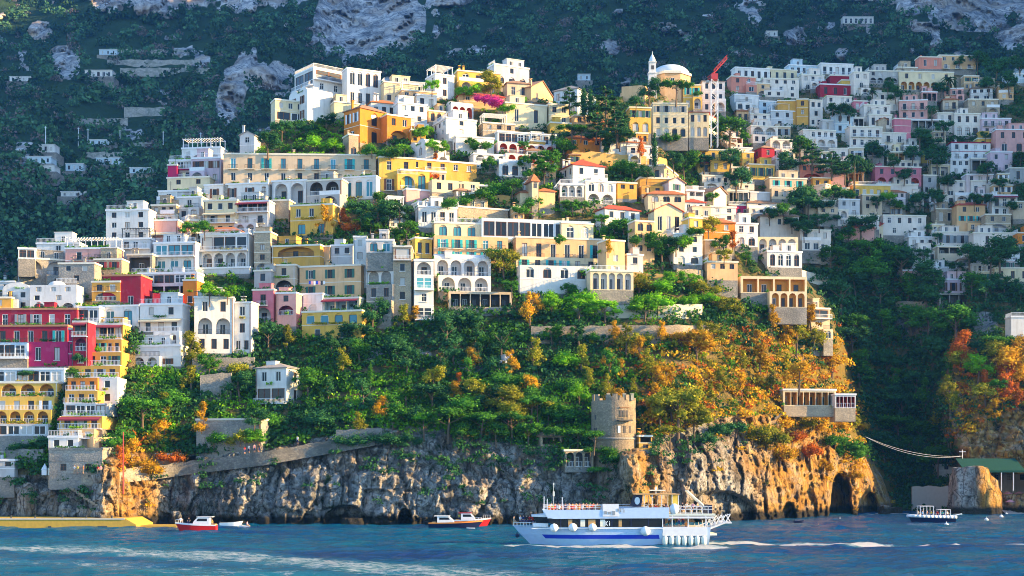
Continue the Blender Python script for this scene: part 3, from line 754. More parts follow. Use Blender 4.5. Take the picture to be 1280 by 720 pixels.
            for sx, ye in ((-1, -e), (1, wr+e)):
                pts = [(-wl-e, ye, z-e*k+.05), (e, ye, z-e*k+.05), (e, m_, z+rh+.05), (-wl-e, m_, z+rh+.05)]
                if sx > 0: pts = pts[::-1]
                mb.quad(*pts); mb.quad(*[(p[0], p[1], p[2]-.16) for p in pts[::-1]])
                a, b = (e, ye, z-e*k+.05), (e, m_, z+rh+.05); mb.quad(a, b, (b[0], b[1], b[2]-.16), (a[0], a[1], a[2]-.16))
                a, b = (-wl-e, ye, z-e*k+.05), (e, ye, z-e*k+.05); mb.quad(a, b, (b[0], b[1], b[2]-.16), (a[0], a[1], a[2]-.16))
        link('gable', gb.mesh('gable', [wallm]), root); link('roof', mb.mesh('roof', [tm]), root)
    if 'v' in roof:
        nvt = max(1, int(round(wl/4.5))); mb = MB(); wv = wl/nvt
        for i in range(nvt):
            c = -wl+wv*(i+.5); ns = 8
            pr = [(c-wv*.5*cos(pi*j/ns), H+wv*.26*sin(pi*j/ns)) for j in range(ns+1)]
            for j in range(ns): mb.quad((pr[j][0], 0, pr[j][1]), (pr[j+1][0], 0, pr[j+1][1]), (pr[j+1][0], wr, pr[j+1][1]), (pr[j][0], wr, pr[j][1]))
            mb.poly([(p[0], 0, p[1]) for p in reversed(pr)]); mb.poly([(p[0], wr, p[1]) for p in pr])
        link('vault', mb.mesh('vault', [wallm]), root)
    if 'd' in roof:
        rd = min(wl, wr, 6)*.42; prof = [(rd*cos(t*pi/16), H+rd*.62*sin(t*pi/16)) for t in range(9)]
        mb = MB(); mb.lathe(prof, 16, 0, -wl/2, wr/2); me = mb.mesh('dome', [wallm])
        me.polygons.foreach_set('use_smooth', [True]*len(me.polygons)); link('dome', me, root)
    # chimneys, tanks and masts that break up the rooflines
    if not prefix and any(ch in roof for ch in 'fpvhgGr') and rr.random() < .75:
        for _ in range(rr.choice((1, 1, 2, 3))):
            x = -wl*rr.uniform(.15, .85); y = min(wr*.5, rr.uniform(.6, 2.5)); k = rr.random()
            mb = MB()
            if k < .5: mb.box(x-.25, x+.25, y-.25, y+.25, H-.1, H+rr.uniform(.9, 1.5)+(1 if any(c in roof for c in 'hgG') else 0)); mb.box(x-.33, x+.33, y-.33, y+.33, H+1.5+(1 if any(c in roof for c in 'hgG') else 0), H+1.62+(1 if any(c in roof for c in 'hgG') else 0)); link('chimney', mb.mesh('chimney', [wallm]), root)
            elif k < .75: mb.box(x-1.1, x+1.1, y, y+1.6, H, H+1.5); mb.box(x-1.2, x+1.2, y-.1, y+1.7, H+1.5, H+1.62); link('stair_hut', mb.mesh('stair_hut', [wallm]), root)
            else:
                mb.box(x-.03, x+.03, y-.03, y+.03, H, H+2.6)
                for q_ in range(4): mb.box(x-.35, x+.35, y-.02, y+.02, H+1.7+q_*.22, H+1.73+q_*.22)
                link('antenna', mb.mesh('antenna', ['dark_metal']), root)
    nst = n_st(spec); hst = H/nst
    mw = wl if main == 'L' else wr; fk = (-wl, 'L') if main == 'L' else (0., 'R')
    if nst > 1 and mw > 5 and 'name' not in opt and rr.random() < .5 and spec.split(',')[-1][0] in 'wbWs':
        # a projecting ground-floor volume carrying a terrace
        tw = mw*rr.uniform(.4, .7); t0 = rr.choice((0., mw-tw))+.03; off = rr.uniform(1.2, 2.0); tb = MB(); fc = (fk[0]+t0, fk[1], off)
        facade(tb, root, fc, tw, hst*.96, rr.choice(['a%d', 'A%d', 'w%d'])%max(1, int(tw/2.6)), opt, near, rr)
        qq = lambda x, y, z: fpt(fc, x, y, z)
        tb.quad(qq(0, off, 0), qq(0, 0, 0), qq(0, 0, hst*.96), qq(0, off, hst*.96)); tb.quad(qq(tw, 0, 0), qq(tw, off, 0), qq(tw, off, hst*.96), qq(tw, 0, hst*.96)); tb.quad(qq(0, 0, hst*.96), qq(tw, 0, hst*.96), qq(tw, off, hst*.96), qq(0, off, hst*.96), 3)
        link('terrace_wing', tb.mesh('terrace_wing', [wallm, WALL_BACK[opt.get('in', '')], wallm, 'roof_white']), root)
        fb = MB(); c0, c1 = qq(.02, .02, -ext), qq(tw-.02, off, -.01); fb.box(min(c0[0], c1[0]), max(c0[0], c1[0]), min(c0[1], c1[1]), max(c0[1], c1[1]), -ext, -.01); link('foundation', fb.mesh('foundation', ['foundation_stone']), root)
        rail(root, *qq(0, .1, hst*.96), tw, rr.choice(['w', 'm', 'solid']), 0 if main == 'L' else pi/2)
    if 'f' in roof and mw > 5.5 and not prefix and 'cat' not in opt and rr.random() < .5:
        # set-back rooftop room
        tw = mw*rr.uniform(.3, .6); t0 = rr.uniform(.05, .95-tw/mw)*mw; dd = min(3.5, (wr if main == 'L' else wl)-1.6)
        if dd > 1.5:
            tb = MB(); fc = (fk[0]+t0, fk[1], -1.3); rh_ = rr.uniform(2.1, 2.7)
            sub = bpy.data.objects.new('rooftop_room', None)
            facade(tb, root, fc, tw, rh_, rr.choice(['w%d', 'b%dn', 'g%dn', 'w%df'])%max(1, int(tw/1.8)), dict(opt), False, rr) if False else None
            tb2 = MB(); c0, c1 = fpt(fc, 0, 0, 0), fpt(fc, tw, dd, 0)
            x0_, x1_, y0_, y1_ = min(c0[0], c1[0]), max(c0[0], c1[0]), min(c0[1], c1[1]), max(c0[1], c1[1])
            tb2.box(x0_, x1_, y0_, y1_, H, H+rh_); tb2.box(x0_-.12, x1_+.12, y0_-.12, y1_+.12, H+rh_+.003, H+rh_+.18)
            bpy.data.objects.remove(sub); rm_ = link('rooftop_room', tb2.mesh('rooftop_room', [wallm]), root)
            for i in range(max(1, int(tw/2.2))):
                px_ = tw*(i+.5)/max(1, int(tw/2.2)); link('window', cached(('ws', 'glass_dark', 'white_paint'), lambda: small_window_mesh('glass_dark', 'white_paint')), rm_, fpt(fc, px_, -.03, H+.35), 0 if main == 'L' else pi/2, (.9, 1, 1.5))
            if main == 'R' or True: rail(root, -wl, .12, H+.22, wl, rr.choice(['w', 'm']))
    if nst > 1 and rr.random() < .45:
        mb = MB()
        for k in range(1, nst): z = H*k/nst; mb.box(-wl-.05, .05, -.05, -.002, z-.09, z+.05); mb.box(.002, .05, 0, wr+.05, z-.09, z+.05)
        link('string_course', mb.mesh('string_course', [trim]), root)
    if near and rr.random() < .6:
        mb = MB(); x = -wl+.25 if rr.random() < .5 else -.25; mb.tube((x, -.09, 0), (x, -.09, H), .06, n=5, caps=False); link('drainpipe', mb.mesh('drainpipe', [rr.choice(['rail_white', 'brown_shutter', 'grey_shutter'])]), root)
    # pots and climbing plants along the parapet and the balconies
    if rr.random() < (.8 if near else .45) and 'g' not in roof.lower() and 'h' not in roof.lower():
        PLANTJOBS.append((root, -wl*rr.uniform(.5, 1), -wl*rr.uniform(.02, .4), -.2, .4, H+.25, rr.choice(['leaf_green', 'leaf_bright', 'leaf_dark', 'leaf_green'])))
    if near and rr.random() < .5:
        k = rr.randint(1, max(1, n_st(spec)-1)); z = H*(1-k/n_st(spec))
        PLANTJOBS.append((root, -wl*rr.uniform(.5, .95), -wl*rr.uniform(.1, .4), -.9, -.3, z+.3, rr.choice(['leaf_green', 'leaf_bright', 'leaf_olive'])))
    return wl, wr, H, al, be, s
def n_st(spec): return spec.count(',')+1
def leaf_strip(root, x0, x1, y0, y1, z): LEAFJOBS.append((root, x0, x1, y0, y1, z))
LEAFJOBS = []
PLANTJOBS = []
CURROOT = None
def parse_houses(text):
    global CURROOT
    for line in text.strip().splitlines():
        line = line.strip()
        if not line or line[0] == '#': continue
        f = [t.strip() for t in line.split('|')]
        geo = f[0].split(); child = geo[0] == '+'
        if child: geo = geo[1:]
        x0, xc, x1, yt, yb = [float(t) for t in geo[:5]]; col = geo[5]; roof = geo[6] if len(geo) > 6 else 'f'
        sp = f[1].split(';'); spec = sp[0]; sspec = sp[1] if len(sp) > 1 else 's'
        opt = {}
        if col == 'W' and x0 > 860 and not child: col = 'WICWEIWC'[int(x0*3+yt*5) % 8] if 'white' not in (f[3] if len(f) > 3 else '')[:40] else ('W' if int(x0+yt) % 3 == 0 else 'Q')
        short = f[2] if len(f) > 2 else ''; label = f[3] if len(f) > 3 else ''
        for kv in (f[4].split() if len(f) > 4 else []):
            k, v_ = kv.split('='); opt[k] = float(v_) if v_.replace('.', '').replace('-', '').isdigit() else v_
        D = float(Dt(xc, opt.get('DY', yb)))-opt.get('push', 1.6)
        if 'D' in opt: D = opt['D']
        if child: D = min(CURD+opt.get('dD', 0), D) if 'free' not in opt else CURD+opt['dD']
        if child and opt.get('dD', 0) > 0: D = CURD+opt['dD']
        CURD = D
        loc = P(xc, yb, D); be = atan((xc-CU)/F)
        main = 'L' if (xc-x0) >= (x1-xc) else 'R'; sidepx = (x1-xc) if main == 'L' else (xc-x0)
        yaw = opt.get('yaw', 20 if sidepx > 0 else 4); opt['yaw'] = yaw
        al = R_(yaw) if main == 'L' else R_(90-yaw)
        r = (sin(be), cos(be)); t = (cos(be), -sin(be))
        rz = atan2(t[1]*cos(al)-r[1]*sin(al), t[0]*cos(al)-r[0]*sin(al))
        # back depth of the two faces, for carving a seat into the slope
        s = D/F
        dL = (xc-x0)*s*math.tan(al); dR = (x1-xc)*s/math.tan(al) if al > 0 else 0
        if xc-x0 > 3: CARVE.append((x0+1, xc, yt+2, yb+1, D+dL, D))
        if x1-xc > 3: CARVE.append((xc, x1-1, yt+2, yb+1, D, D+dR))
        if child:
            px = bpy.data.objects.new('wing', None); COL.objects.link(px)
            # a wing keeps its parts directly under the building
            root = CURROOT
            M_ = Matrix.Translation(Vector(loc)) @ Matrix.Rotation(rz, 4, 'Z')
            rel = CURM.inverted() @ M_
            before = set(o.name for o in bpy.data.objects)
            bpy.data.objects.remove(px)
            e = WingProxy(root, rel)
            build_wing(e, x0, xc, x1, yt, yb, col, spec, sspec, roof, opt, D)
        else:
            cat = 'house'; nm = opt.get('name', 'house')
            if 'cat' in opt: cat = opt['cat'].replace('_', ' ')
            root = empty(nm, loc, rz)
            root['category'] = cat
            CURROOT = root; CURM = Matrix.Translation(Vector(loc)) @ Matrix.Rotation(rz, 4, 'Z')
            build_block(root, x0, xc, x1, yt, yb, col, spec, sspec, roof, opt, D)
            cu, cv = (x0+x1)/2, (yt+yb)/2
            HOUSES.append(dict(o=root, x0=x0, x1=x1, yt=yt, yb=yb, u=cu, v=cv, col=col, spec=spec, roof=roof, short=short, label=label, D=D, cat=cat, n=spec.count(',')+1))
            if short: LANDS.append((cu, cv, short, x0, x1, yt, yb))
class WingProxy:
    def __init__(s, root, rel): s.root = root; s.rel = rel
def build_wing(e, x0, xc, x1, yt, yb, col, spec, sspec, roof, opt, D):
    """a stepped-back or stepped-down wing of the same building: same parts, moved into place"""
    tmp = empty('wing', (0, 0, 0)); build_block(tmp, x0, xc, x1, yt, yb, col, spec, sspec, roof, opt, D, 'w')
    kids = [o for o in bpy.data.objects if o.parent == tmp]
    for o in kids:
        mb_ = e.rel @ Matrix.LocRotScale(o.location, o.rotation_euler, o.scale)
        o.parent = e.root
        l, r, s_ = mb_.decompose(); o.location = l; o.rotation_euler = r.to_euler(); o.scale = s_
    for j, job in enumerate(LEAFJOBS):
        if job[0] == tmp: LEAFJOBS[j] = (e.root,)+tuple(job[1:])+(e.rel,)
    for j, job in enumerate(PLANTJOBS):
        if job[0] == tmp: PLANTJOBS[j] = (e.root,)+tuple(job[1:7])+(e.rel,)
    bpy.data.objects.remove(tmp)
# x0 xcorner x1 ytop ybottom colour roof | storeys from the top; side | short name | label | options
parse_houses("""
# ---- lower left
24 24 84 322 362 S f | a2,s | | stone building with two blind arches at the far left edge of the ridge
+ 24 44 44 311 324 B x | g2n | | | dD=-1
48 100 104 304 328 W f | w1,s | | white cube house above the stone arches at far left
84 146 150 310 340 P p | b2,w3 | the pink pergola house | pink house with a white roof pergola on the left ridge | 
75 118 121 329 366 S f | w2,w1f,s | | grey stone house squeezed between the pink pergola house and the domed cluster
119 152 161 324 352 T f | W2f,w2f | the tan twin-window house | tan house with two red-brown windows and an arch, left ridge | sh=red_shutter
+ 116 150 152 352 376 N f | b2,a1 | | | dD=-2
40 96 102 356 388 W d | w3,w4,a3 | the domed white cluster | white cluster house with low domes and arches above the crimson hotel | rl=m
5 38 40 362 388 W v | w2,w2 | | white vaulted house left of the domed cluster
-14 14 16 372 398 N f | w1,b1 | | small ochre house cut by the left edge above the crimson hotel
-20 96 99 386 409 R f | B6 | the crimson balcony hotel | crimson hotel of three stepped balcony storeys on the left | rl=m aw=awning_red name=hotel cat=hotel trim=terracotta
+ -20 84 87 407 429 R f | B6 | | | rl=m trim=terracotta dD=-2
+ 36 85 87 427 458 M n | w2f | | | dD=-1
+ -20 34 35 428 448 B n | g4 | | | dD=-.5
86 92 92 411 458 M f | s,w1f,s | | narrow magenta annex right of the crimson balcony hotel
92 110 113 402 458 R f | g1v,a1,w1f | | crimson house with one balcony arch beside the crimson hotel | in=m aw=awning_maroon
98 124 128 384 404 X f | g2 | | grey glazed veranda house right of the crimson hotel top storey
130 176 190 344 384 R x | s,B2;s,s | the red gallery house | crimson house with two yellow framed windows and orange side wall | trim=terracotta rl=m
126 173 176 382 408 W x | A2t | | white house with two large glazed arches under the red gallery house
166 246 250 341 369 X r | g6n,o4n | the terrace restaurant | long terrace restaurant with glazed upper floor over a dark open gallery | in=d name=restaurant cat=restaurant
191 229 229 367 385 R n | s | | red garden wall house front under the terrace restaurant | cat=garden_wall name=garden_wall
229 246 251 350 382 O f | s,w1f | | orange gable end building right of the terrace restaurant
193 244 251 303 338 W f | g3t,A3t | the teal arch villa | white villa with three teal arched windows under three glazed bays
251 311 316 292 334 W r | g4,a4 | the big arch villa | white villa with four tall arches and a tiled canopy | sh=teal_shutter rrl=w
+ 254 300 302 288 294 W h | s | | | tile=roof_tile dD=3
250 312 316 334 342 X f | s | | tiled canopy building below the big arch villa | cat=canopy_building tile=roof_tile_brown
244 292 292 372 442 W f | w2f,a2,w3 | the white corner house | tall white house with two arches in the middle storey beside the stair steps | rl=m
292 314 318 378 442 W f | w1f,w1f,w2 | | white annex with small windows right of the white corner house
176 228 235 380 432 W f | w2f,B3v,w3 | the cream awning house | white house with long cream awning on its middle balcony | rl=w
168 226 231 432 458 W f | s,W2f | | white lowest house with two dark shuttered windows under the awning house | sh=brown_shutter
115 154 160 405 424 N r | g4v | the stepped balcony hotel | ochre and white hotel stepping down in balcony storeys to the cliff | in=o name=hotel cat=hotel aw=awning_maroon
+ 115 152 160 424 440 N n | B4 | | | dD=-1 rl=w
+ 108 152 160 440 457 N n | B3 | | | dD=-1 rl=w
+ 87 150 160 457 472 N n | B4;s | | | dD=-1 rl=w
+ 86 122 123 472 488 O n | B3;s | | | dD=-1 rl=w
+ 122 147 158 472 505 W n | w1,w1;s,s | | | dD=.5 rl=w
+ 83 122 123 488 504 N n | B3;s | | | dD=-1 rl=w
+ 82 134 152 504 520 X n | g4;s | | | dD=-1 rl=w
+ 76 128 150 520 536 Y n | B3v;s | | | dD=-1 rl=w aw=awning_maroon
+ 76 118 146 536 548 E n | B3;s | | | dD=-1 rl=w
+ 62 98 100 546 562 W r | w2f;s | | | dD=-2 rl=w base=foundation_stone ext=6
+ 100 117 146 546 566 E n | b1;s | | | dD=0 rl=w
+ 64 128 131 561 592 S f | s,w2f | | | dD=-.4 ext=3 trim=foundation_stone
-22 72 73 478 496 Y x | a4 | the yellow arcade hotel | yellow hotel with three rows of balconies at the left edge | in=o rl=w name=hotel cat=hotel ext=2
+ -22 68 70 496 513 Y n | B5 | | | dD=-.6 rl=w
+ -22 64 66 512 530 Y n | a5 | | | dD=-.6 rl=w in=o
+ -22 60 62 530 545 X n | g5n | | | dD=-.3
-20 80 82 461 479 B f | g7n | | pale glazed pavilion on the roof of the yellow arcade hotel | cat=pavilion name=pavilion
320 358 380 459 504 W h | w2f,g2;w1f,w1 | the lone white house | lone white house with grey hipped roof on an arched base above the cliff | rl=w ext=6 tile=roof_tile_grey rh=1.2 yaw=30
-20 18 24 352 366 X f | w2 | | low greyish house at the far left skyline
# ---- left ridge stair
134 186 192 262 312 W f | w3,w3,w3,s | the ridge-end white house | white stepped house at the lower end of the left ridge | 
160 222 227 275 305 P f | w1,w3v | the rose terrace house | pale pink house with two striped awnings on the left ridge | aw=awning_cream
190 220 224 256 279 T f | w3,s | | tan brick house above the rose terrace house
222 252 257 246 274 X f | w1,w2 | | greyish house with teal windows above the garden trees | 
152 188 194 298 324 X p | B3,s | | balcony house with dark pergola below the rose terrace house | pm=dark_metal
160 190 192 318 340 S f | o1n | | dark stone workshop house left of the teal arch villa | in=d
199 246 251 238 262 W f | b2,w3 | | white house with terraces under the cream balcony house
210 262 272 221 243 C f | w2f,B3 | the cream balcony house | cream house with three balconies on the left ridge | rl=w
210 221 222 206 230 M f | s,s | | magenta narrow house at the left tip of the upper ridge
212 240 244 200 224 W r | g3,B3 | the magenta strip house | white house with a magenta band under its long terrace | slab=stucco_M
240 276 281 197 230 V f | W3f,w3 | the mauve house | mauve pink house with three brown shuttered windows beside the long grey hotel | sh=brown_shutter
228 276 282 184 200 W p | s,a4 | | white roof terrace house with arches on top of the mauve house | 
300 318 322 168 194 X G | w1f,s | | small grey gabled house left of the terracotta pergola | tile=roof_tile_grey
281 470 472 194 232 J f | b9t,w9f | the long grey hotel | long grey beige hotel with nine teal shuttered balcony windows | sh=teal_shutter name=hotel cat=hotel yaw=3 dep=6
256 325 328 229 251 W f | W3f | the three-window white house | white house with three dark shuttered windows under the long grey hotel | sh=brown_shutter
325 335 337 229 252 W f | A1 | | narrow white house with one arch right of the three-window white house
255 296 298 250 293 C f | w3,B2v,w3 | the left awning apartments | cream apartment house with canopied windows, left of its twin | aw=awning_cream
296 336 340 251 293 X f | g3v,b2,w2 | | whitish apartment house with teal bay windows, right twin of the cream one | aw=awning_maroon
340 383 384 225 254 W f | a2n | | white retaining house with two large blind arches under the long grey hotel
340 361 362 250 277 T x | s | | tan rock-faced building under the white blind arches
384 427 428 224 262 G f | a2,w2 | | grey house with two wide dark arches under the long grey hotel | in=d
427 470 476 220 248 W f | A3t | | white house with blue arched windows under the right end of the long hotel
363 416 419 255 293 Y f | w3f,A2t | the lemon yellow house | lemon yellow house with white arched lower storey on the left slope | 
340 400 412 306 334 N f | a1,s | | yellow ochre house with one arched loggia, centre left | in=o rl=m push=4
372 412 414 308 334 E f | s,A2 | | peach house with small arch door right of the ochre loggia house
414 441 443 306 334 X f | w2f,s | | plain grey house with two windows left of the loggia tower
318 338 341 290 340 T f | s,w1,w1,a1 | | narrow tan stone house right of the big arch villa
318 339 341 338 372 G f | w1,a1 | | narrow grey house with arch door above the small red house
341 369 372 331 365 J f | w1,a1 | | beige house with dark doorway arch left of the peach shutter hotel | in=d
374 451 455 331 372 E f | W3f,W3f | the peach shutter hotel | peach house with two rows of green shuttered windows over a maroon awning | sh=green_shutter name=hotel cat=hotel
+ 379 403 404 367 390 W f | s,A1 | | | dD=-2
+ 403 449 451 372 390 C f | o3nv | | | dD=-1.4 aw=awning_maroon in=b
+ 377 452 457 388 422 Y f | A4t,b2 | | | dD=-2
316 342 345 362 402 H f | b1,a1 | the small red house | small red house with white shuttered balcony door | sh=rail_white rl=w
345 370 373 366 408 P f | w1,a1,s | | small pink house right of the red one with an arched ground floor | in=m
442 458 458 296 360 W f | w1f,w1,s,s | | narrow white stair tower left of the three-storey loggias
458 492 494 300 316 X f | A2t | the loggia tower | tall loggia house with stacked arches over a rough stone base | rl=m yaw=3 DY=390
+ 458 492 494 316 336 C n | a2 | | | rl=m
+ 458 492 494 336 356 W n | a2 | | | rl=m
+ 458 492 494 355 396 S n | w2f,s | | | 
492 514 517 308 396 T f | g1,w1f,w1f,w1f,s | | tall tan stone house with a balcony right of the loggia tower | yaw=3
517 519 540 297 322 Y f | w2f | | small bright yellow house left of the orange arched hotel
541 543 636 278 296 C r | A5t | the orange arched hotel | long peach orange hotel with arched top storey above the white arcade house | rl=w yaw=8 name=hotel cat=hotel
+ 541 543 636 294 326 E n | b5t,W5t | | | rl=m yaw=8 sh=teal_shutter dD=-.5
516 518 542 325 400 W f | a1,g1t,w1,g1 | | tall white house with big teal window left of the white arcade house | yaw=6
541 543 614 322 345 W v | a4 | the white arcade house | white house with vaulted roof and two rows of arches | yaw=6 rl=w
+ 546 548 614 344 364 W n | a3 | | | yaw=6 rl=w dD=-.6
560 561 640 364 384 J P | o6n | | long low pergola building below the white arcade house | in=d cat=pergola name=pergola_building yaw=4
# ---- centre
641 645 756 296 322 E f | b6f | the long peach hotel | long peach hotel with six balcony windows in the centre | rl=m yaw=12 name=hotel cat=hotel
+ 641 645 750 320 334 C n | B6 | | | rl=m yaw=12 dD=-2
+ 648 650 740 331 366 W n | A4,s | | | yaw=10 dD=-3
+ 736 738 792 338 362 C r | a5n | | | yaw=12 dD=-3 
747 758 781 300 344 E f | s,w1f,W1f;s | the peach tower house | square peach tower house at the right end of the long peach hotel | sh=rail_white yaw=25 push=5
781 784 804 318 348 X f | w1f,s | | small white house with dark window right of the peach tower house
600 602 741 272 298 B P | g9n | the glass veranda row | long row of glazed verandas under green pergolas above the long peach hotel | yaw=10 pm=white_paint
700 702 742 278 300 C f | A2 | | cream house with two arches at the right end of the glass veranda row
521 523 572 258 284 W f | w4f | the low white bungalow | low white house with three small windows behind the pergolas | yaw=10
+ 521 523 540 252 260 W x | s | | | dD=3
571 573 636 258 272 T f | s | | long tan garden building right of the low white bungalow
744 756 800 260 290 W H | w3,A4;s,A2 | the red-roofed white villa | white villa with red hipped roof and arched lower floor | tile=roof_tile_red yaw=28
790 794 818 276 330 E x | A2,w2,w2,s | | tall narrow peach house stepping down right of the red-roofed white villa | yaw=22
814 818 853 262 296 C g | w3;s | the red gable house | cream house with bright red tiled roof right of the red-roofed villa | tile=roof_tile_red yaw=20
856 862 878 272 332 Y f | w1f,a1,s,w1 | | yellow tower house between the red gable house and the orange one | yaw=25
876 880 918 277 302 O h | w2f,s | the orange hill house | orange stone house with tiled roof right of the yellow tower house | yaw=20 tile=roof_tile
838 842 878 292 330 W f | w2,w2,A2 | | white house with arched ground floor under the yellow tower house | yaw=20
880 884 922 327 350 E f | w3f,s | | low peach house among bushes left of the lit arcade terrace | yaw=15
922 926 1008 345 366 C P | o4n | the lit arcade terrace | cream terrace house with four golden arches above the cliff trees | yaw=15 in=o
+ 960 962 1008 364 384 C n | a4n | | | yaw=15 in=o dD=-1.5
1008 1012 1037 385 424 J f | g1,w1,s | | tall narrow buttressed building at the edge of the ravine | yaw=30
# ---- centre upper
470 474 520 196 238 Y f | w2,b2;s | the long yellow villa | long yellow villa with cornice, left part of three storeys | yaw=8
+ 500 510 597 198 226 N f | w5f,s | | | yaw=16 dD=4 trim=white_paint
+ 497 501 537 212 240 Y f | A2t | | | yaw=10 dD=-4 trim=white_paint
+ 537 540 600 224 240 C n | w4 | | | yaw=14 dD=-2
505 508 546 236 252 P f | s | | plain pink terrace house front below the long yellow villa
430 450 486 134 178 O h | A1,A1;W2f,A1 | the orange villa | orange and pink villa with hipped tiled roof on the upper slope | yaw=38 tile=roof_tile_brown push=2
+ 478 484 514 143 176 O f | w2,a1n | | | yaw=25 dD=1 in=o
434 436 448 168 194 T f | s,A1n | | small ruined arch of tan stone below the orange villa | cat=ruin name=stone_ruin
368 392 430 84 128 W r | g1,w2,s;g2,b2 | the grand white hotel | big white hotel with roof terraces on the summit of the ridge | yaw=30 name=hotel cat=hotel
+ 428 434 476 85 130 W f | A4,b4 | | | yaw=18 dD=-1
361 384 416 113 150 W v | s;W2f,W2f | the twin-arch white house | white house with four large brown windows under the grand hotel | yaw=30 sh=brown_shutter
339 344 382 124 150 C f | w3,g2n | | cream house with open veranda left of the twin-arch white house | in=o yaw=15
414 418 456 127 148 C f | s | | long blank cream wall house below the grand white hotel | yaw=15
476 480 523 102 128 C f | s,w4 | the upper cream house | long cream house right of the grand white hotel | yaw=14
498 502 546 112 134 E p | w4,w2 | | peach house with roof pergola below the upper cream house | yaw=14
460 464 496 127 150 W h | w3f | | white house with low tiled roof above the orange villa | yaw=15 tile=roof_tile
494 498 534 128 164 W f | w3,w2,w3 | the white block house | white stepped block of three storeys right of the orange villa | yaw=18
517 521 546 118 136 W f | w2 | | small white cube between the cream house and yellow arched house | yaw=15
532 544 568 92 122 W p | w1,w1;w2,w2 | | white house with roof frame left of the yellow arched house | yaw=25
567 572 626 88 116 Y f | A3,w3;s | the yellow arched house | yellow flat-roofed house with arched windows on the skyline | yaw=14
611 618 662 80 104 X f | w1,A3 | | white skyline villa right of the yellow arched house | yaw=25
570 574 632 118 134 E h | w3,s | the bougainvillea house | peach house with red tiled roof behind magenta bougainvillea | tile=roof_tile_red yaw=12
532 536 562 138 152 E f | A3n | | small peach arcade between two white houses | in=o
560 564 592 130 150 W v | a3 | | white vaulted house with red doors under the bougainvillea house | in=r
541 558 596 147 178 W f | w1,w1,s;w3,w2,w2 | the bright white house | bright white three-storey house above the barrel house | yaw=22
509 532 558 178 208 W v | w1,w1;A2,a2 | the barrel house | white barrel-vaulted house above the long yellow villa | yaw=25
556 570 618 170 192 W f | w1f;b5 | | white house with balconies left of the red arcade hotel | yaw=14 sh=brown_shutter
588 592 636 192 210 W f | a3,w2 | | small white house with arches beneath the red arcade hotel | yaw=15
600 604 644 153 172 T p | w3,s | | tan house with pergola right of the bright white house | yaw=15
629 634 662 103 124 J h | w2 | | beige wing with grey roof left of the gabled chapel house | tile=roof_tile_brown yaw=15
661 664 692 108 126 E g | w2f | the gabled chapel house | peach gabled house like a chapel on the skyline | yaw=62 tile=roof_tile_brown
622 632 684 128 158 C f | w2;w4f,A3 | the cream arch house | cream two-storey house with big arch above the red arcade hotel | yaw=18
682 686 712 130 156 C f | w2,w2 | | cream annex right of the cream arch house | yaw=15
692 722 746 110 144 B h | w3f,w3;w2,w2 | the pale blue villa | pale blue villa with grey hipped roof on the skyline | tile=roof_tile_grey yaw=25
714 718 742 144 164 E f | w2,s | | blank peach house below the pale blue villa | yaw=20
684 688 714 153 166 Y f | s | | small plain yellow terrace house above the red arcade hotel | yaw=15
741 745 772 152 174 N h | w3f | | ochre house with dark windows left of the yellow and cream convent | yaw=18 tile=roof_tile
617 622 696 164 178 B f | g9n | the red arcade hotel | hotel with two rows of red arches under a glass veranda | in=r yaw=16 name=hotel cat=hotel
+ 617 622 696 177 191 I n | a6 | | | in=r yaw=16 dD=-.6 rl=w
+ 628 632 696 191 207 I n | a5 | | | in=r yaw=16 dD=-.4 rl=w
620 624 664 202 220 W v | A3 | | white low vaults beneath the red arcade hotel | yaw=15
705 709 770 172 192 O h | w4f,s | the terracotta house | orange house with tiled roof among umbrella pines | yaw=15 tile=roof_tile
# church
777 806 812 106 126 E n | s | | peach sacristy wall building left of the domed church | yaw=12
852 854 876 106 138 Y f | W2f,w2 | | yellow tower-like house right of the domed church | yaw=10
874 878 906 101 140 W h | w3,w3,w3 | the white crane house | tall white house with red roof edge beside the construction crane | yaw=12 tile=roof_tile_grey rh=.6
783 787 814 134 166 Y f | W3f,A2 | | yellow house with dark shutters left of the cream convent | yaw=12 sh=green_shutter
812 816 860 129 172 C f | W4f,w4,A4 | the cream convent | long cream convent with rows of arches below the domed church | yaw=8 sh=grey_shutter
+ 858 861 886 140 172 C h | w3,A3 | | | yaw=8 tile=roof_tile_red dD=1 rh=.8
864 884 896 142 174 L h | w2,w1;w1f,w1f | | pale green block with red tiled roof at the right end of the convent | tile=roof_tile_red yaw=25
748 752 806 176 200 W h | w4,s | the red-tiled cottage row | low white cottages with red tiled roofs right of the terracotta house | yaw=15 tile=roof_tile
780 784 822 182 206 W f | w3f,b2 | | white and pink house with balconies among cypresses | yaw=14
697 716 756 205 236 W h | w2,b2;w3f,w2 | the white red-topped villa | white villa with red tiled roof and lower wing with arches | tile=roof_tile_red yaw=25
+ 728 732 770 226 254 W f | A3,a2 | | | yaw=18 dD=-4
+ 690 700 730 230 246 W r | a3 | | | yaw=10 dD=-3 rl=w
643 650 668 240 258 C h | s | the little chapel | little cream chapel with orange roof and small bell tower | tile=roof_tile yaw=20 name=chapel cat=chapel
+ 672 674 694 238 260 E h | s | | | tile=roof_tile yaw=20
+ 663 665 673 226 256 J h | A1,s,s | | | yaw=20 tile=roof_tile rh=2 dD=-2
768 772 796 228 248 N f | w2,s | | ochre stone house above the red-roofed white villa | yaw=18
796 800 850 222 244 N f | s,w4 | | long ochre terrace house left of the pink gabled house | yaw=15
812 830 848 206 232 T f | w1;w2f,w1 | | tan house half hidden by trees above the pink gabled house | yaw=15
""")
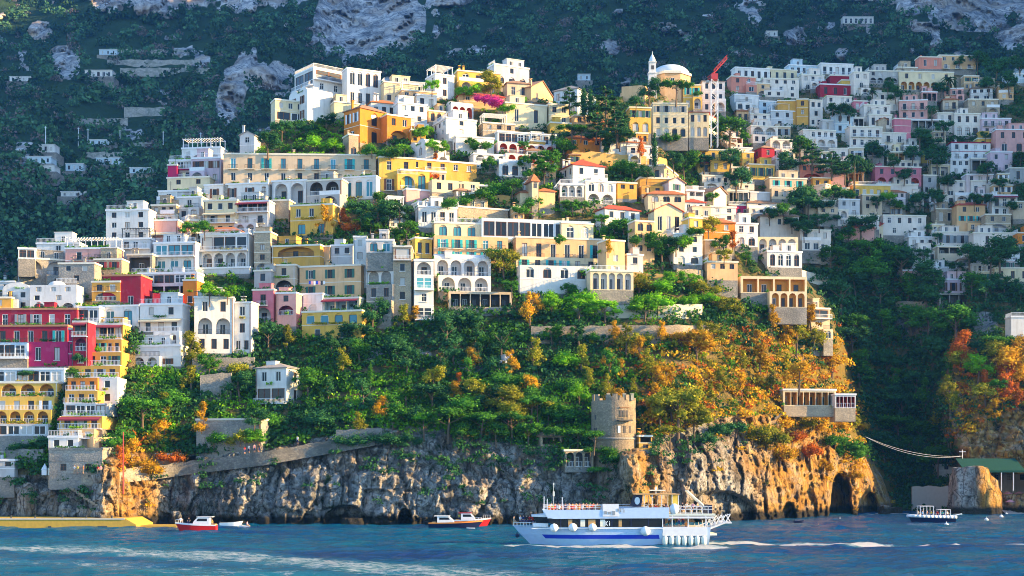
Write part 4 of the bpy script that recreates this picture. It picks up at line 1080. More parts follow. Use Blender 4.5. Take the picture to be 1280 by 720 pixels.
parse_houses("""
# ---- right hill
867 872 911 187 216 Y f | w3f,b2v | the yellow awning house | yellow house with brown awning between dark trees | yaw=12 aw=awning_maroon rl=m
908 912 940 184 196 W f | s | | long white wall house right of the yellow awning house
924 928 942 190 208 Y f | w1,w1 | | narrow yellow house left of the crimson gabled house | 
940 952 968 184 208 R h | w1f,w1;w1f,w1f | the crimson gabled house | crimson house with brown roof in the middle of the right hill | tile=roof_tile_brown yaw=30
932 936 968 205 224 Y f | W3f | | bright yellow house with green shutters under the crimson gabled house | sh=green_shutter
959 963 990 174 198 W f | a2,w3 | | white house with two arches above right of the crimson gabled house
966 970 1000 198 222 W f | w3,a3 | the white triple-arch house | white house with arched windows right of the crimson gabled house
996 1000 1030 205 226 K f | w3f,a1 | the coral red house | coral house with pale window frames below dark cedars | yaw=15 in=r
1012 1016 1038 222 236 N f | w2 | | ochre house below the coral red house
1026 1030 1056 216 236 P p | s | | pink roof terrace house with white pergola | yaw=12
1010 1032 1050 230 258 W f | s,w2;w1f,w1 | | white cube house with a shaded left wall under the ochre one | yaw=35
958 962 1008 222 250 J f | W3f,w2 | | weathered beige house with teal shutters below the bright yellow house | sh=teal_shutter
874 878 912 219 238 W f | w4f,b2 | the white balcony block | white block with railings left of the ruined beige wall
905 909 936 238 252 X r | o4n | | greyish veranda house with dark bays below the white balcony block | in=d
812 836 856 226 254 I g | s,w2;W1f,s | the pink gabled house | pinkish white gabled house with one green window | yaw=55 sh=green_shutter tile=roof_tile_brown
806 810 856 242 264 C h | A3,s | | cream house with orange roof below the pink gabled house | yaw=12 tile=roof_tile
856 858 880 238 252 X r | o2n,s | | grey veranda between two gabled houses | 
877 892 908 238 270 W g | s,w1;W1f,w1f | the white gabled house | white gabled house with one dark window in the centre right | yaw=55 sh=grey_shutter tile=roof_tile_brown
853 856 881 252 266 W h | w3 | | small white house with bright red roof left of the white gabled house | tile=roof_tile_red
908 911 936 256 272 M r | b3 | | small magenta house with white balcony posts | rl=w
930 934 994 253 268 W h | w2,s | | long white building with brown tiled roof and no large windows | tile=roof_tile_brown
934 938 982 240 252 X f | s | | low white terrace wall house above the brown-roofed building
915 919 947 279 308 W f | w2f,A2 | the white corner villa | white villa with one arch below the long brown-roofed building
944 950 998 270 298 W h | w3,s | the brown-hipped villa | white villa with wide brown hipped roof | tile=roof_tile_brown yaw=12
+ 940 946 997 296 318 C n | a4 | | | yaw=12 dD=-2 rl=w
996 1000 1038 287 314 W f | w3,b2 | | white house with side balcony right of the brown-hipped villa
955 959 1002 314 334 W f | A4 | | long white arched terrace house under the brown-hipped villa | 
878 881 915 300 318 J f | w2 | | small beige house among bushes left of the white corner villa
936 939 972 157 180 W f | a2,w2 | | white house with two arches above the yellow awning house
934 938 962 142 160 W f | w2,w3 | | small white house under the pine right of the convent
960 964 1004 138 158 X p | w3,b2 | | greyish house with roof pergola beside the orange tower house
968 972 1010 126 156 N f | s,A2,s | the orange tower house | orange house with two arched windows and square tower | yaw=10
+ 994 996 1010 124 156 N f | w1f,w1,s | | | yaw=10 dD=-1
1008 1012 1028 125 158 W f | w2f,w1,w2 | | white house immediately right of the orange tower house
914 918 948 118 138 W f | w1f,w3 | | white flat house left of the grey-white terraces, upper right hill
945 949 974 126 144 B f | w2,w2 | | bluish white house left of the orange tower house
915 919 962 84 100 W f | w5 | | long white house at the left top of the right hill
909 914 944 95 115 K f | w2f,w2 | | coral house high on the right hill beside the crane | 
926 930 962 103 120 E f | w2,a2 | | peach house with low gable below the top white row
950 954 998 98 122 W f | w4f,w3,w3 | the tall white terrace house | tall white house of three storeys near the top of the right hill | yaw=14
952 956 996 86 100 C f | w4 | | cream house at the top of the right hill behind the tall terrace house
982 986 1024 81 94 B f | w5 | | pale blue row house near the top of the right hill
1022 1026 1066 79 93 W f | b5 | the top white slab house | white slab-like house with long balcony on the hilltop | rl=w
998 1002 1030 93 112 W f | w3,b2 | | white house below the pale blue row house
1034 1038 1064 94 107 R f | s | | crimson blank upper house above the crimson three-bay house
1021 1025 1063 105 121 R f | w3f | the crimson three-bay house | crimson house with three white framed bays high on the right hill | trim=white_paint
+ 1050 1052 1064 100 112 Y f | s | | | dD=2
1030 1034 1064 120 138 W f | w4,w3 | | white house directly under the crimson three-bay house
1064 1067 1086 90 120 W f | w2,b1,w2 | | narrow white house right of the crimson three-bay house
1082 1086 1122 88 104 G f | w4,a4 | the grey arcade house | grey stone house with four dark arches on the upper right hill | in=d
1119 1122 1146 84 108 T f | w2,o2n | | brown stone building with open dark frame right of the grey arcade house | in=d
1145 1149 1176 71 86 K f | w2f | | coral house on the hilltop at upper right
1170 1174 1218 69 86 E f | w4,b3 | the hilltop coral villa | long salmon villa on the hilltop with terrace | rl=w
1120 1124 1190 89 112 C f | w4,a7n | the cream arcade villa | cream villa with a low arcade terrace near the top right | in=o
1091 1095 1124 116 138 W f | w2f,A3 | | white villa with two windows left of the pink box house
1120 1124 1158 126 150 P f | b3,w3 | the pink box house | pale pink box house with three small balconies | yaw=8
1064 1067 1084 126 140 H f | w2 | | small rosy house left of the white villa, upper right
1076 1080 1112 131 152 W f | w3,A3 | | white house with rounded arches under the small rosy house
1110 1118 1138 148 174 H f | s,s,s;b1,b2,w2 | the coral stepped house | coral red stepped house on the right hill | yaw=25
1095 1098 1112 150 166 T g | s | | tan gable wall left of the coral stepped house | yaw=40
1126 1130 1174 149 160 X f | o5n | | long grey veranda building right of the coral stepped house | in=d
1040 1044 1066 142 166 B f | w2,w2 | | pale bluish house between the orange tower house and the terraces
1058 1062 1102 158 184 W f | b4,w4 | the white terrace block | broad white block with railings in the middle of the right hill | rl=w
1000 1004 1044 162 184 W f | w5,w4 | the white clinic-like house | long white two-storey house above the dark cedars
1024 1028 1060 150 164 X f | w3 | | greyish low house above the long two-storey one
1082 1086 1114 143 160 W f | w3 | | small white house above the white terrace block
1098 1102 1132 166 190 W f | b2,A3 | | white house with arch windows under the coral stepped house
1126 1130 1150 182 204 W f | w2,A1 | | small white house with arch left of the dark tree group
1148 1152 1164 188 204 Y f | w1 | | tiny yellow house below the coral stepped house
1089 1094 1150 208 232 H f | w4f,a4 | the big pink hotel | big rose pink hotel with arched lower floor on the right hill | in=r name=hotel cat=hotel
1120 1124 1148 201 212 W f | w3 | | white house behind the big pink hotel
1092 1096 1146 230 240 W f | s | | long white garden wall house under the big pink hotel
1150 1154 1170 219 243 G f | w1,w2 | | grey house right of the big pink hotel
1160 1164 1186 206 220 C p | o2n | | cream house with veranda above the grey one | 
1177 1181 1208 226 254 W f | w2,A2,b2 | the white shore-road house | white house with arched window right of the green gardens
1204 1208 1240 218 246 I f | w3f,w2,w3 | | pinkish white house of three storeys near the right edge
1235 1240 1270 244 272 W f | b3v,w3 | the maroon-topped white house | white house with maroon roof band near the right edge | aw=awning_maroon
1192 1196 1230 256 290 E h | w2,W3f,s | the salmon house | salmon house with hipped roof and shuttered windows at right | tile=roof_tile_red
1166 1170 1202 261 281 T f | w3 | | tan stone house left of the salmon house
1228 1232 1262 268 290 T f | w2,a1 | | tan stone house right of the salmon house
1062 1066 1112 231 250 Y r | b5 | the mustard balcony house | pale mustard house with long balcony below the big pink hotel | rl=m
1044 1048 1074 249 270 X f | w2,b2 | | greyish house with glazed rooms left of the beige tower house
1072 1078 1102 243 272 J f | w2f,w2f,A1 | the beige tower house | square beige tower house in the centre of the right hill | yaw=25
1050 1054 1098 269 286 W f | w5f | the long ribbon-window house | long white house with a row of equal windows under a flat roof
1050 1054 1092 284 300 P h | s | | low pink house with red tiled roof left of the arched gable house | tile=roof_tile_red
1088 1094 1130 286 306 C g | w3;w1,A1 | the arched gable house | yellowish gabled house with a large arched door | tile=roof_tile_red yaw=60
1100 1104 1156 269 294 W f | w4f,w2 | the wide white house | wide white house right of the long ribbon-window house
1132 1136 1168 296 312 W f | w3 | | low white house with balcony left of the green-shuttered row | 
1166 1170 1216 290 308 W f | W5f | the white shuttered row | white row house with five dark shuttered windows | sh=grey_shutter
1213 1217 1270 291 309 W f | w5 | | white row house with plain windows continuing the shuttered row
1268 1272 1300 291 305 O f | w2 | | orange house cut off by the right edge of the picture
1168 1172 1238 308 326 J f | o5n,s | | beige terraces with dark bays under the shuttered row | in=d
1136 1140 1168 326 342 X f | w2 | | greyish shed house in the trees below the wide white house
1167 1172 1210 349 368 V f | W3f | the lavender house | lavender white house with three dark windows on stone arches | sh=brown_shutter
+ 1170 1174 1210 366 382 S n | o3n | | | in=d dD=-.5
1154 1158 1194 334 352 W f | w3 | | white terrace house just above the lavender house
1238 1243 1300 335 352 C f | w4 | | cream house at the right edge above the ravine trees
1260 1264 1300 396 428 W r | w1t,w1,b2 | the white roof-terrace house | white house with teal door at the right edge over the golden pines
1184 1189 1236 178 200 W f | w4f,b4 | the white balcony hotel | long white hotel with dark red roof line near the right edge | aw=awning_red name=hotel cat=hotel trim=stucco_R
1218 1222 1246 173 186 Y f | w2 | | small yellow house behind the white balcony hotel
1188 1193 1224 142 170 W f | w3f,A3 | the white twin-arch villa | white villa with arched ground floor at upper right
1222 1227 1262 148 168 V f | b4,w3 | | mauve pink house right of the white twin-arch villa
1168 1172 1192 141 166 W f | w2,b1 | | narrow white house left of the white twin-arch villa
1240 1245 1300 162 190 P f | w4,A3 | the salmon arcade house | salmon pink house with arches at the right edge
1234 1238 1264 190 214 V f | w2f,b2 | | mauve pink house with two maroon windows under the white balcony hotel
1184 1188 1212 199 218 W f | w3f,w2 | | white house with three windows below the white balcony hotel
1210 1214 1236 198 214 G r | o2n | | grey veranda house below the white balcony hotel | in=d
1258 1262 1300 210 228 G f | w2 | | plain grey house at the right edge among trees
1206 1210 1246 124 145 T f | w3,s | the tan ruin | roofless looking tan stone house on the bare slope
1254 1258 1300 92 104 B f | w3,s | | pale blue house at the far upper right edge
1140 1144 1172 314 330 W f | w2 | | tiny white house beside dark pines under the low white house
1210 1214 1244 226 246 W f | b3 | | white balcony house left of the maroon-topped one
1262 1266 1300 252 274 J f | w2,s | | beige house at right edge beside the maroon-topped white house
1026 1030 1060 262 282 W f | a3,w2 | | small white arcaded house left of the long ribbon-window house
1004 1008 1044 250 268 J f | w2,s | | weathered beige low house under the white cube house
884 888 920 258 276 W f | w2,w2 | | white house beneath the white gabled house
856 860 906 270 288 J f | w3 | | beige terrace house above the orange hill house
""")
# the far white houses on the mountain, built small but real
FARH = []
def far_house(x0, x1, yt, yb, col, n, label, arch=False):
    D = float(Dm((x0+x1)/2, yb))-15
    FARH.append(((x0+x1)/2, (yt+yb)/2, (x1-x0)/2+4))
    s = D/F; loc = P((x0+x1)/2, yb, D); W = (x1-x0)*s; H = (yb-yt)*s
    root = empty('house', loc); tag(root, label, 'house', 'houses scattered on the mountain')
    mb = MB(); facade(mb, root, (-W/2, 'L'), W, H, ('A' if arch else 'w')+str(n)+'f', {}, False, rnd)
    mb.box(-W/2, W/2, .01, 9, 0, H, 0, skip='f')
    link('wall', mb.mesh('wall', ['stucco_'+col, 'interior_pale', 'stucco_'+col]), root)
    mb = MB(); mb.box(-W/2-1.5, W/2+1.5, -1.2, 12, -22, -.01); link('foundation', mb.mesh('foundation', ['foundation_stone']), root)
    mb = MB(); mb.box(-W/2-.3, W/2+.3, -.3, 9.3, H+.005, H+.4); link('roof', mb.mesh('roof', ['roof_white']), root)
for a in [(106, 140, 88, 96, 'W', 5, 'long white house on the terraced far mountain, upper left', 1), (12, 40, 96, 102, 'W', 4, 'low white house far up at the left edge of the mountain'),
          (124, 146, 62, 69, 'B', 3, 'pale house under the overhead pylons high on the left mountain'), (34, 64, 196, 205, 'B', 4, 'bluish white house, lower of the pair on the left mountain'),
          (46, 68, 181, 191, 'W', 3, 'white two-level house, upper of the pair on the left mountain'), (48, 68, 207, 215, 'W', 2, 'small white hut below the bluish pair on the left mountain'),
          (82, 104, 205, 214, 'B', 3, 'pale house left of the terrace walls, lower left mountain'), (120, 150, 197, 206, 'B', 4, 'wide pale house among terrace walls on the left mountain'),
          (76, 108, 240, 246, 'W', 4, 'flat white house alone in the dark forest, left'), (112, 136, 175, 182, 'B', 3, 'pale hut beside the upper terrace wall, left mountain'),
          (1054, 1092, 21, 30, 'W', 6, 'white arcaded villa high on the mountain, top right', 1), (958, 972, 39, 46, 'W', 2, 'small white chapel-like house high in the forest above the coral row'),
          (722, 738, 93, 101, 'B', 2, 'small pale house in the forest above the pale blue villa'), (162, 190, 210, 217, 'B', 3, 'pale house at right end of the lower terraces on the mountain')]:
    far_house(*a)
parse_houses("""
975 979 1044 487 507 C f | o8n | the clifftop restaurant | cream pillared restaurant terrace on the golden headland above the cliff | in=o yaw=16 name=restaurant cat=restaurant ext=1 base=stucco_T push=3 trim=white_paint
+ 1042 1044 1069 493 510 W f | o6 | | | in=r yaw=16 ext=3 base=stucco_T dD=-1.5 rl=w
+ 974 980 1042 507 515 T n | s | | | yaw=16 ext=1 base=stucco_T dD=.4
704 706 742 563 584 T x | a3 | | tan stone arcade set into the cliff left below the round tower | in=d cat=arcade name=stone_arcade ext=1
796 799 815 545 562 N f | o1n,w1 | | low ochre annex at the right foot of the round tower | in=d
672 676 702 545 556 T h | o1n | | small stone shelter with tiled roof on the cliff edge left of the tower | in=d cat=shelter name=shelter tile=roof_tile_brown
622 624 640 452 464 X f | o1n | | tiny white farm shed alone in the dark woods | in=d cat=shed name=shed
1232 1236 1300 590 616 X f | w4,s | the beach bar | greyish beach bar building behind the pink umbrellas | cat=beach_bar name=beach_bar
1170 1173 1192 581 596 X f | w1,s | | small grey hut at the mouth of the ravine | cat=hut name=hut
194 222 246 568 580 T f | w2,s | | tan walled ruin beside the autumn bushes on the left cliff | cat=ruin name=ruin
246 326 330 524 562 S x | s | | big plain stone bastion above the cliff path | cat=bastion name=bastion ext=2
-10 18 22 575 596 X f | w2,s | | small greyish hut at the far left above the cliff | cat=hut name=hut
""")
# small houses in the gaps between the larger ones, each seated on the slope where it shows
def fillers():
    rr = random.Random(99); occ = [(h['x0'], h['x1'], h['yt'], h['yb']) for h in HOUSES]; made = 0
    zones = [((860, 1275), (112, 300), 32), ((1120, 1278), (296, 352), 9), ((480, 850), (112, 290), 16), ((150, 330), (215, 330), 2)]
    for (ua, ub), (va, vb), cnt in zones:
        tries = 0; k = 0
        while k < cnt and tries < 5000:
            tries += 1
            w_ = rr.uniform(16, 32); h = rr.uniform(11, 19); x0 = rr.uniform(ua, ub-w_); yb = rr.uniform(va, vb)
            if yb-h < skyline(x0+w_/2)-4 or 1000 < x0 < 1118 and yb > 300: continue
            tl = 7 if ua > 800 else 4
            if any(x0 < b-tl and x0+w_ > a+tl and yb-h < d-3 and yb > c+3 for a, b, c, d in occ): continue
            occ.append((x0, x0+w_, yb-h, yb)); k += 1; made += 1
            col = rr.choice('WQQIXCCCEEPJI' if ua > 800 else 'WWCCEJNTX')
            lower = 'w%d' % rr.choice((2, 3)) if rr.random() < .6 else 'A2'
            spec = rr.choice(['w%d' % max(2, int(w_/7)), 'b%d' % max(1, int(w_/9)), 'W%df' % max(2, int(w_/8)), 'o%dn' % max(2, int(w_/7))])
            if h > 14: spec += ','+lower
            roof = rr.choice('ffffrph')
            main = ' '.join('%.1f' % t for t in (x0, x0+rr.uniform(2, 6), x0+w_, yb-h, yb))
            parse_houses('%s %s %s | %s | | AUTO | yaw=%d in=%s tile=%s' % (main, col, roof, spec, rr.choice((10, 14, 20)), rr.choice('dow'), rr.choice(['roof_tile', 'roof_tile_brown'])))
    return made
NF = fillers()
# ================================================================ vegetation
def leafmat(name, c1, c2, c3, trans=.25):
    m, n, b = newmat(name)
    oi = n.nodes.new('ShaderNodeObjectInfo')
    v = coords(n)
    c = mixc(n, noise(n, v, .55, 3, .6), c1, c2)
    at = n.nodes.new('ShaderNodeAttribute'); at.attribute_name = 'tone'
    c = mixc(n, at.outputs['Fac'], c, c3)
    hs = n.nodes.new('ShaderNodeHueSaturation'); n.links.new(c, hs.inputs['Color'])
    mr = n.nodes.new('ShaderNodeMapRange'); n.links.new(oi.outputs['Random'], mr.inputs[0]); mr.inputs[3].default_value = .75; mr.inputs[4].default_value = 1.3
    n.links.new(mr.outputs[0], hs.inputs['Value'])
    n.links.new(hs.outputs[0], b.inputs['Base Color']); b.inputs['Roughness'].default_value = .8; b.inputs['Specular IOR Level'].default_value = .12
    if trans:
        tr = n.nodes.new('ShaderNodeBsdfTranslucent'); mx = n.nodes.new('ShaderNodeMixShader'); mx.inputs[0].default_value = trans
        n.links.new(hs.outputs[0], tr.inputs[0]); n.links.new(b.outputs[0], mx.inputs[1]); n.links.new(tr.outputs[0], mx.inputs[2])
        n.links.new(mx.outputs[0], n.nodes['Material Output'].inputs[0])
leafmat('leaf_green', (.022, .10, .012), (.06, .22, .02), (.14, .36, .03))
leafmat('leaf_dark', (.014, .07, .024), (.034, .13, .040), (.07, .21, .055), .15)
leafmat('leaf_bright', (.08, .30, .008), (.16, .44, .015), (.30, .54, .02))
leafmat('leaf_olive', (.12, .16, .012), (.28, .28, .02), (.48, .42, .03))
leafmat('leaf_gold', (.36, .17, .008), (.58, .32, .015), (.72, .50, .03))  # autumn gold plus low-sun warmth put into the leaf colour
leafmat('leaf_rust', (.36, .07, .010), (.58, .15, .02), (.66, .28, .03))
leafmat('leaf_magenta', (.40, .02, .16), (.55, .03, .28), (.6, .1, .35))
leafmat('leaf_forest', (.008, .034, .020), (.022, .075, .034), (.06, .12, .045), 0)

def ico(sub=1):
    t = (1+5**.5)/2
    V = [(-1, t, 0), (1, t, 0), (-1, -t, 0), (1, -t, 0), (0, -1, t), (0, 1, t), (0, -1, -t), (0, 1, -t), (t, 0, -1), (t, 0, 1), (-t, 0, -1), (-t, 0, 1)]
    Fc = [(0, 11, 5), (0, 5, 1), (0, 1, 7), (0, 7, 10), (0, 10, 11), (1, 5, 9), (5, 11, 4), (11, 10, 2), (10, 7, 6), (7, 1, 8), (3, 9, 4), (3, 4, 2), (3, 2, 6), (3, 6, 8), (3, 8, 9), (4, 9, 5), (2, 4, 11), (6, 2, 10), (8, 6, 7), (9, 8, 1)]
    V = [Vector(v).normalized() for v in V]
    for _ in range(sub):
        nf = []; mid = {}
        def M(a, b):
            k = (min(a, b), max(a, b))
            if k not in mid: V.append((V[a]+V[b]).normalized()); mid[k] = len(V)-1
            return mid[k]
        for a, b, c in Fc:
            x, y, z = M(a, b), M(b, c), M(c, a); nf += [(a, x, z), (b, y, x), (c, z, y), (x, y, z)]
        Fc = nf
    return np.array([tuple(v) for v in V]), np.array(Fc)
ICOV, ICOF = ico(1)
def leaves(centers, radii, count, size, rs, squash=.8, out=.55):
    """leaf clumps spread over and inside a set of lobes -> (verts, quads, tone)"""
    nC = len(centers); wgt = np.array([r[0]*r[1] for r in radii]); wgt = wgt/wgt.sum()
    pick = rs.choice(nC, count, p=wgt)
    d = rs.normal(size=(count, 3)); d[:, 2] += .25; d /= np.linalg.norm(d, axis=1)[:, None]
    rad = np.array(radii)[pick]; c = np.array(centers)[pick]
    depth = 1-rs.random(count)**2*.45; depth *= 1+.26*rs.normal(size=count)
    p = c+d*rad*depth[:, None]
    nrm = d*out+rs.normal(size=(count, 3))*.5; nrm /= np.linalg.norm(nrm, axis=1)[:, None]
    a = np.cross(nrm, rs.normal(size=(count, 3))); a /= np.linalg.norm(a, axis=1)[:, None]; b = np.cross(nrm, a)
    s = size*(.6+.8*rs.random(count))[:, None]
    V = np.stack([p-a*s, p-b*s*.6, p+a*s, p+b*s*.6], 1).reshape(-1, 3)
    Fq = np.arange(count*4).reshape(-1, 4)
    tone = np.repeat(np.clip(rs.random(count)**2.0*.9, 0, 1), 4)
    return V, Fq, tone
def crown_mesh(name, centers, radii, count, size, seed, mat, core=.62):
    rs = np.random.default_rng(seed)
    V, Fq, tone = leaves(centers, radii, count, size, rs)
    tris = []; Vc = []; off = len(V)
    for c, r in zip(centers, radii):
        k = ICOV*(1+.18*rs.normal(size=(len(ICOV), 1)))*np.array(r)*core+np.array(c)
        Vc.append(k); tris.append(ICOF+off); off += len(k)
    V = np.concatenate([V]+Vc); T = np.concatenate(tris)
    tone = np.concatenate([tone, np.zeros(len(V)-len(tone))])
    me = bpy.data.meshes.new(name)
    me.vertices.add(len(V)); me.vertices.foreach_set('co', V.astype(np.float32).ravel())
    nq, n3 = len(Fq), len(T)
    me.loops.add(nq*4+n3*3); me.loops.foreach_set('vertex_index', np.concatenate([Fq.ravel(), T.ravel()]).astype(np.int32))
    me.polygons.add(nq+n3); me.polygons.foreach_set('loop_start', np.concatenate([np.arange(nq)*4, nq*4+np.arange(n3)*3]).astype(np.int32))
    me.materials.append(MATS[mat]); me.update(calc_edges=True); setattr_(me, 'tone', tone); return me
def lobes(kind, rs):
    """unit-height trees: crown lobes (centre, radii); trunk description"""
    C, Rr = [], []
    if kind in 'round':
        for i in range(15):
            a = rs.random()*2*pi; r = rs.random()**.5*.34; z = .34+rs.random()**.8*.52*(1.05-r)
            C.append((r*cos(a), r*sin(a), z)); q = .07+rs.random()**1.6*.15; Rr.append((q*1.15, q*1.15, q*.8))
    elif kind == 'bush':
        for i in range(13):
            a = rs.random()*2*pi; r = rs.random()**.5*.48; z = .18+rs.random()*.46*(1-r)
            C.append((r*cos(a), r*sin(a), z)); q = .1+rs.random()**1.5*.2; Rr.append((q, q, q*.85))
    elif kind == 'umbrella':
        for i in range(11):
            a = rs.random()*2*pi; r = rs.random()**.5*.46
            C.append((r*cos(a), r*sin(a), .84-r*.34+rs.random()*.05)); q = .10+rs.random()*.08; Rr.append((q*1.15, q*1.15, q*.8))
    elif kind == 'cypress':
        for i in range(7):
            z = .12+i*.135; q = .11*(1-((z-.42)/.75)**2)
            C.append((rs.normal()*.01, rs.normal()*.01, z)); Rr.append((q, q, .12))
    elif kind == 'cedar':
        for i in range(16):
            z = .2+.72*(i/15); r = (1-z)*.42+.04; a = i*2.4
            C.append((r*cos(a)*.8, r*sin(a)*.8, z)); Rr.append((.07+(1-z)*.17, .07+(1-z)*.17, .035))
    elif kind == 'wild':
        for i in range(14):
            a = rs.random()*2*pi; z = .18+rs.random()*.74; r = rs.random()*.38*(1.15-z)
            C.append((r*cos(a), r*sin(a), z)); q = .05+rs.random()**1.4*.12; Rr.append((q, q, q*1.0))
    return C, Rr
def trunk_mesh(kind, seed):
    rs = np.random.default_rng(seed); mb = MB(); bent = .04*rs.normal()
    top = {'round': .55, 'umbrella': .80, 'cypress': .5, 'cedar': .95, 'wild': .75, 'bush': .35}[kind]
    r0 = {'cypress': .02, 'bush': .03}.get(kind, .028)
    mb.tube((0, 0, -.12), (bent*.5, 0, top*.5), r0, r0*.75, 6); mb.tube((bent*.5, 0, top*.5), (bent, 0, top), r0*.75, r0*.3, 6)
    for i in range(5 if kind in ('round', 'umbrella', 'wild') else 2):
        a = i*2.5+rs.random(); L = .3 if kind == 'umbrella' else .2; z0 = top*(.5+.08*i)
        mb.tube((bent*.7, 0, z0), (bent+L*cos(a), L*sin(a), min(.85, z0+.22)), r0*.4, r0*.15, 5)
    return mb.mesh('trunk', ['trunk_bark'])
def palm_mesh(seed):
    mb = MB(); rs = random.Random(seed)
    for i in range(22):
        a = i*2.4; el = rs.uniform(-.3, 1.1); L = .33; prev = (0, 0, .78); n = 5
        for k in range(n):
            t = (k+1)/n; r = L*t*cos(el*.6); z = .78+L*t*sin(el)-.28*t*t
            cur = (r*cos(a), r*sin(a), z); wd = .035*(1-t*.7)
            px, py = -sin(a)*wd, cos(a)*wd
            mb.quad((prev[0]-px, prev[1]-py, prev[2]-.02), (prev[0], prev[1], prev[2]+.008), (cur[0], cur[1], cur[2]+.008), (cur[0]-px, cur[1]-py, cur[2]-.02))
            mb.quad((prev[0], prev[1], prev[2]+.008), (prev[0]+px, prev[1]+py, prev[2]-.02), (cur[0]+px, cur[1]+py, cur[2]-.02), (cur[0], cur[1], cur[2]+.008))
            prev = cur
    me = mb.mesh('fronds', ['leaf_dark']); return me
KN = {'round': 1900, 'bush': 1500, 'umbrella': 1500, 'cypress': 900, 'cedar': 1600, 'wild': 1500}
LS = {'round': .024, 'bush': .032, 'umbrella': .022, 'cypress': .022, 'cedar': .022, 'wild': .023}
TREES = []
COLW = dict(green='green', dark='dark green', bright='bright green', olive='yellow green', gold='golden', rust='rust orange', magenta='magenta')
KW = dict(round='round-crowned tree', bush='bushy shrub', umbrella='umbrella pine', cypress='slim cypress', cedar='tiered cedar', wild='loose wild tree', palm='palm tree')
def tree(u, v, h, kind, colr, D=None, wide=1.0, push=.8, group=None, label=None):
    if D is None: D = float(Dt(u, max(v, float(skyline(u))+1)))-push
    for H_ in HOUSES:
        if H_['x0']-4 < u < H_['x1']+4 and H_['yt'] < v <= H_['yb']+7: D = min(D, H_['D']-h*.22*D/F)
    var = rnd.randrange(3 if kind in ('round', 'bush', 'wild') else 2)
    s = h*D/F
    loc = P(u, v, D)
    root = empty({'bush': 'shrub', 'palm': 'palm_tree', 'umbrella': 'pine_tree', 'cypress': 'cypress_tree', 'cedar': 'cedar_tree'}.get(kind, 'tree'), loc, rnd.random()*6.28)
    root.scale = (s*wide, s*wide, s)
    if kind == 'palm':
        link('fronds', cached('palm', lambda: palm_mesh(1)), root)
        link('trunk', cached('palmtrunk', lambda: (lambda k: (k.tube((0, 0, -.1), (.02, 0, .79), .03, .02, 7), k)[1])(MB()).mesh('trunk', ['trunk_bark'])), root)
    else:
        def mk():
            rs = np.random.default_rng(hash_(kind)+var*13); C, Rr = lobes(kind, rs)
            return crown_mesh('crown', C, Rr, KN[kind], LS[kind], 5+var, 'leaf_'+colr)
        link('crown', cached(('crown', kind, colr, var), mk), root)
        link('trunk', cached(('trunk', kind, var), lambda: trunk_mesh(kind, var+3)), root)
    TREES.append(dict(o=root, u=u, v=v, h=h, kind=kind, col=colr, label=label, D=D, wide=wide))
    root['category'] = 'shrub' if kind == 'bush' else 'tree'
    if group: root['group'] = group
    return root
def hash_(s): return sum(ord(c)*(i+3) for i, c in enumerate(s))
KL = {'r': 'round', 'b': 'bush', 'u': 'umbrella', 'c': 'cypress', 'k': 'cedar', 'w': 'wild', 'm': 'palm'}
CL = {'g': 'green', 'd': 'dark', 'b': 'bright', 'y': 'olive', 'o': 'gold', 'r': 'rust', 'm': 'magenta'}
def trees(text):
    for ln in text.strip().splitlines():
        for tok in ln.split(','):
            tok = tok.strip()
            if not tok: continue
            p = tok.split(); k = p[3]
            tree(float(p[0]), float(p[1]), float(p[2]), KL[k[0]], CL[k[1]], wide=float(p[4]) if len(p) > 4 else 1.15)
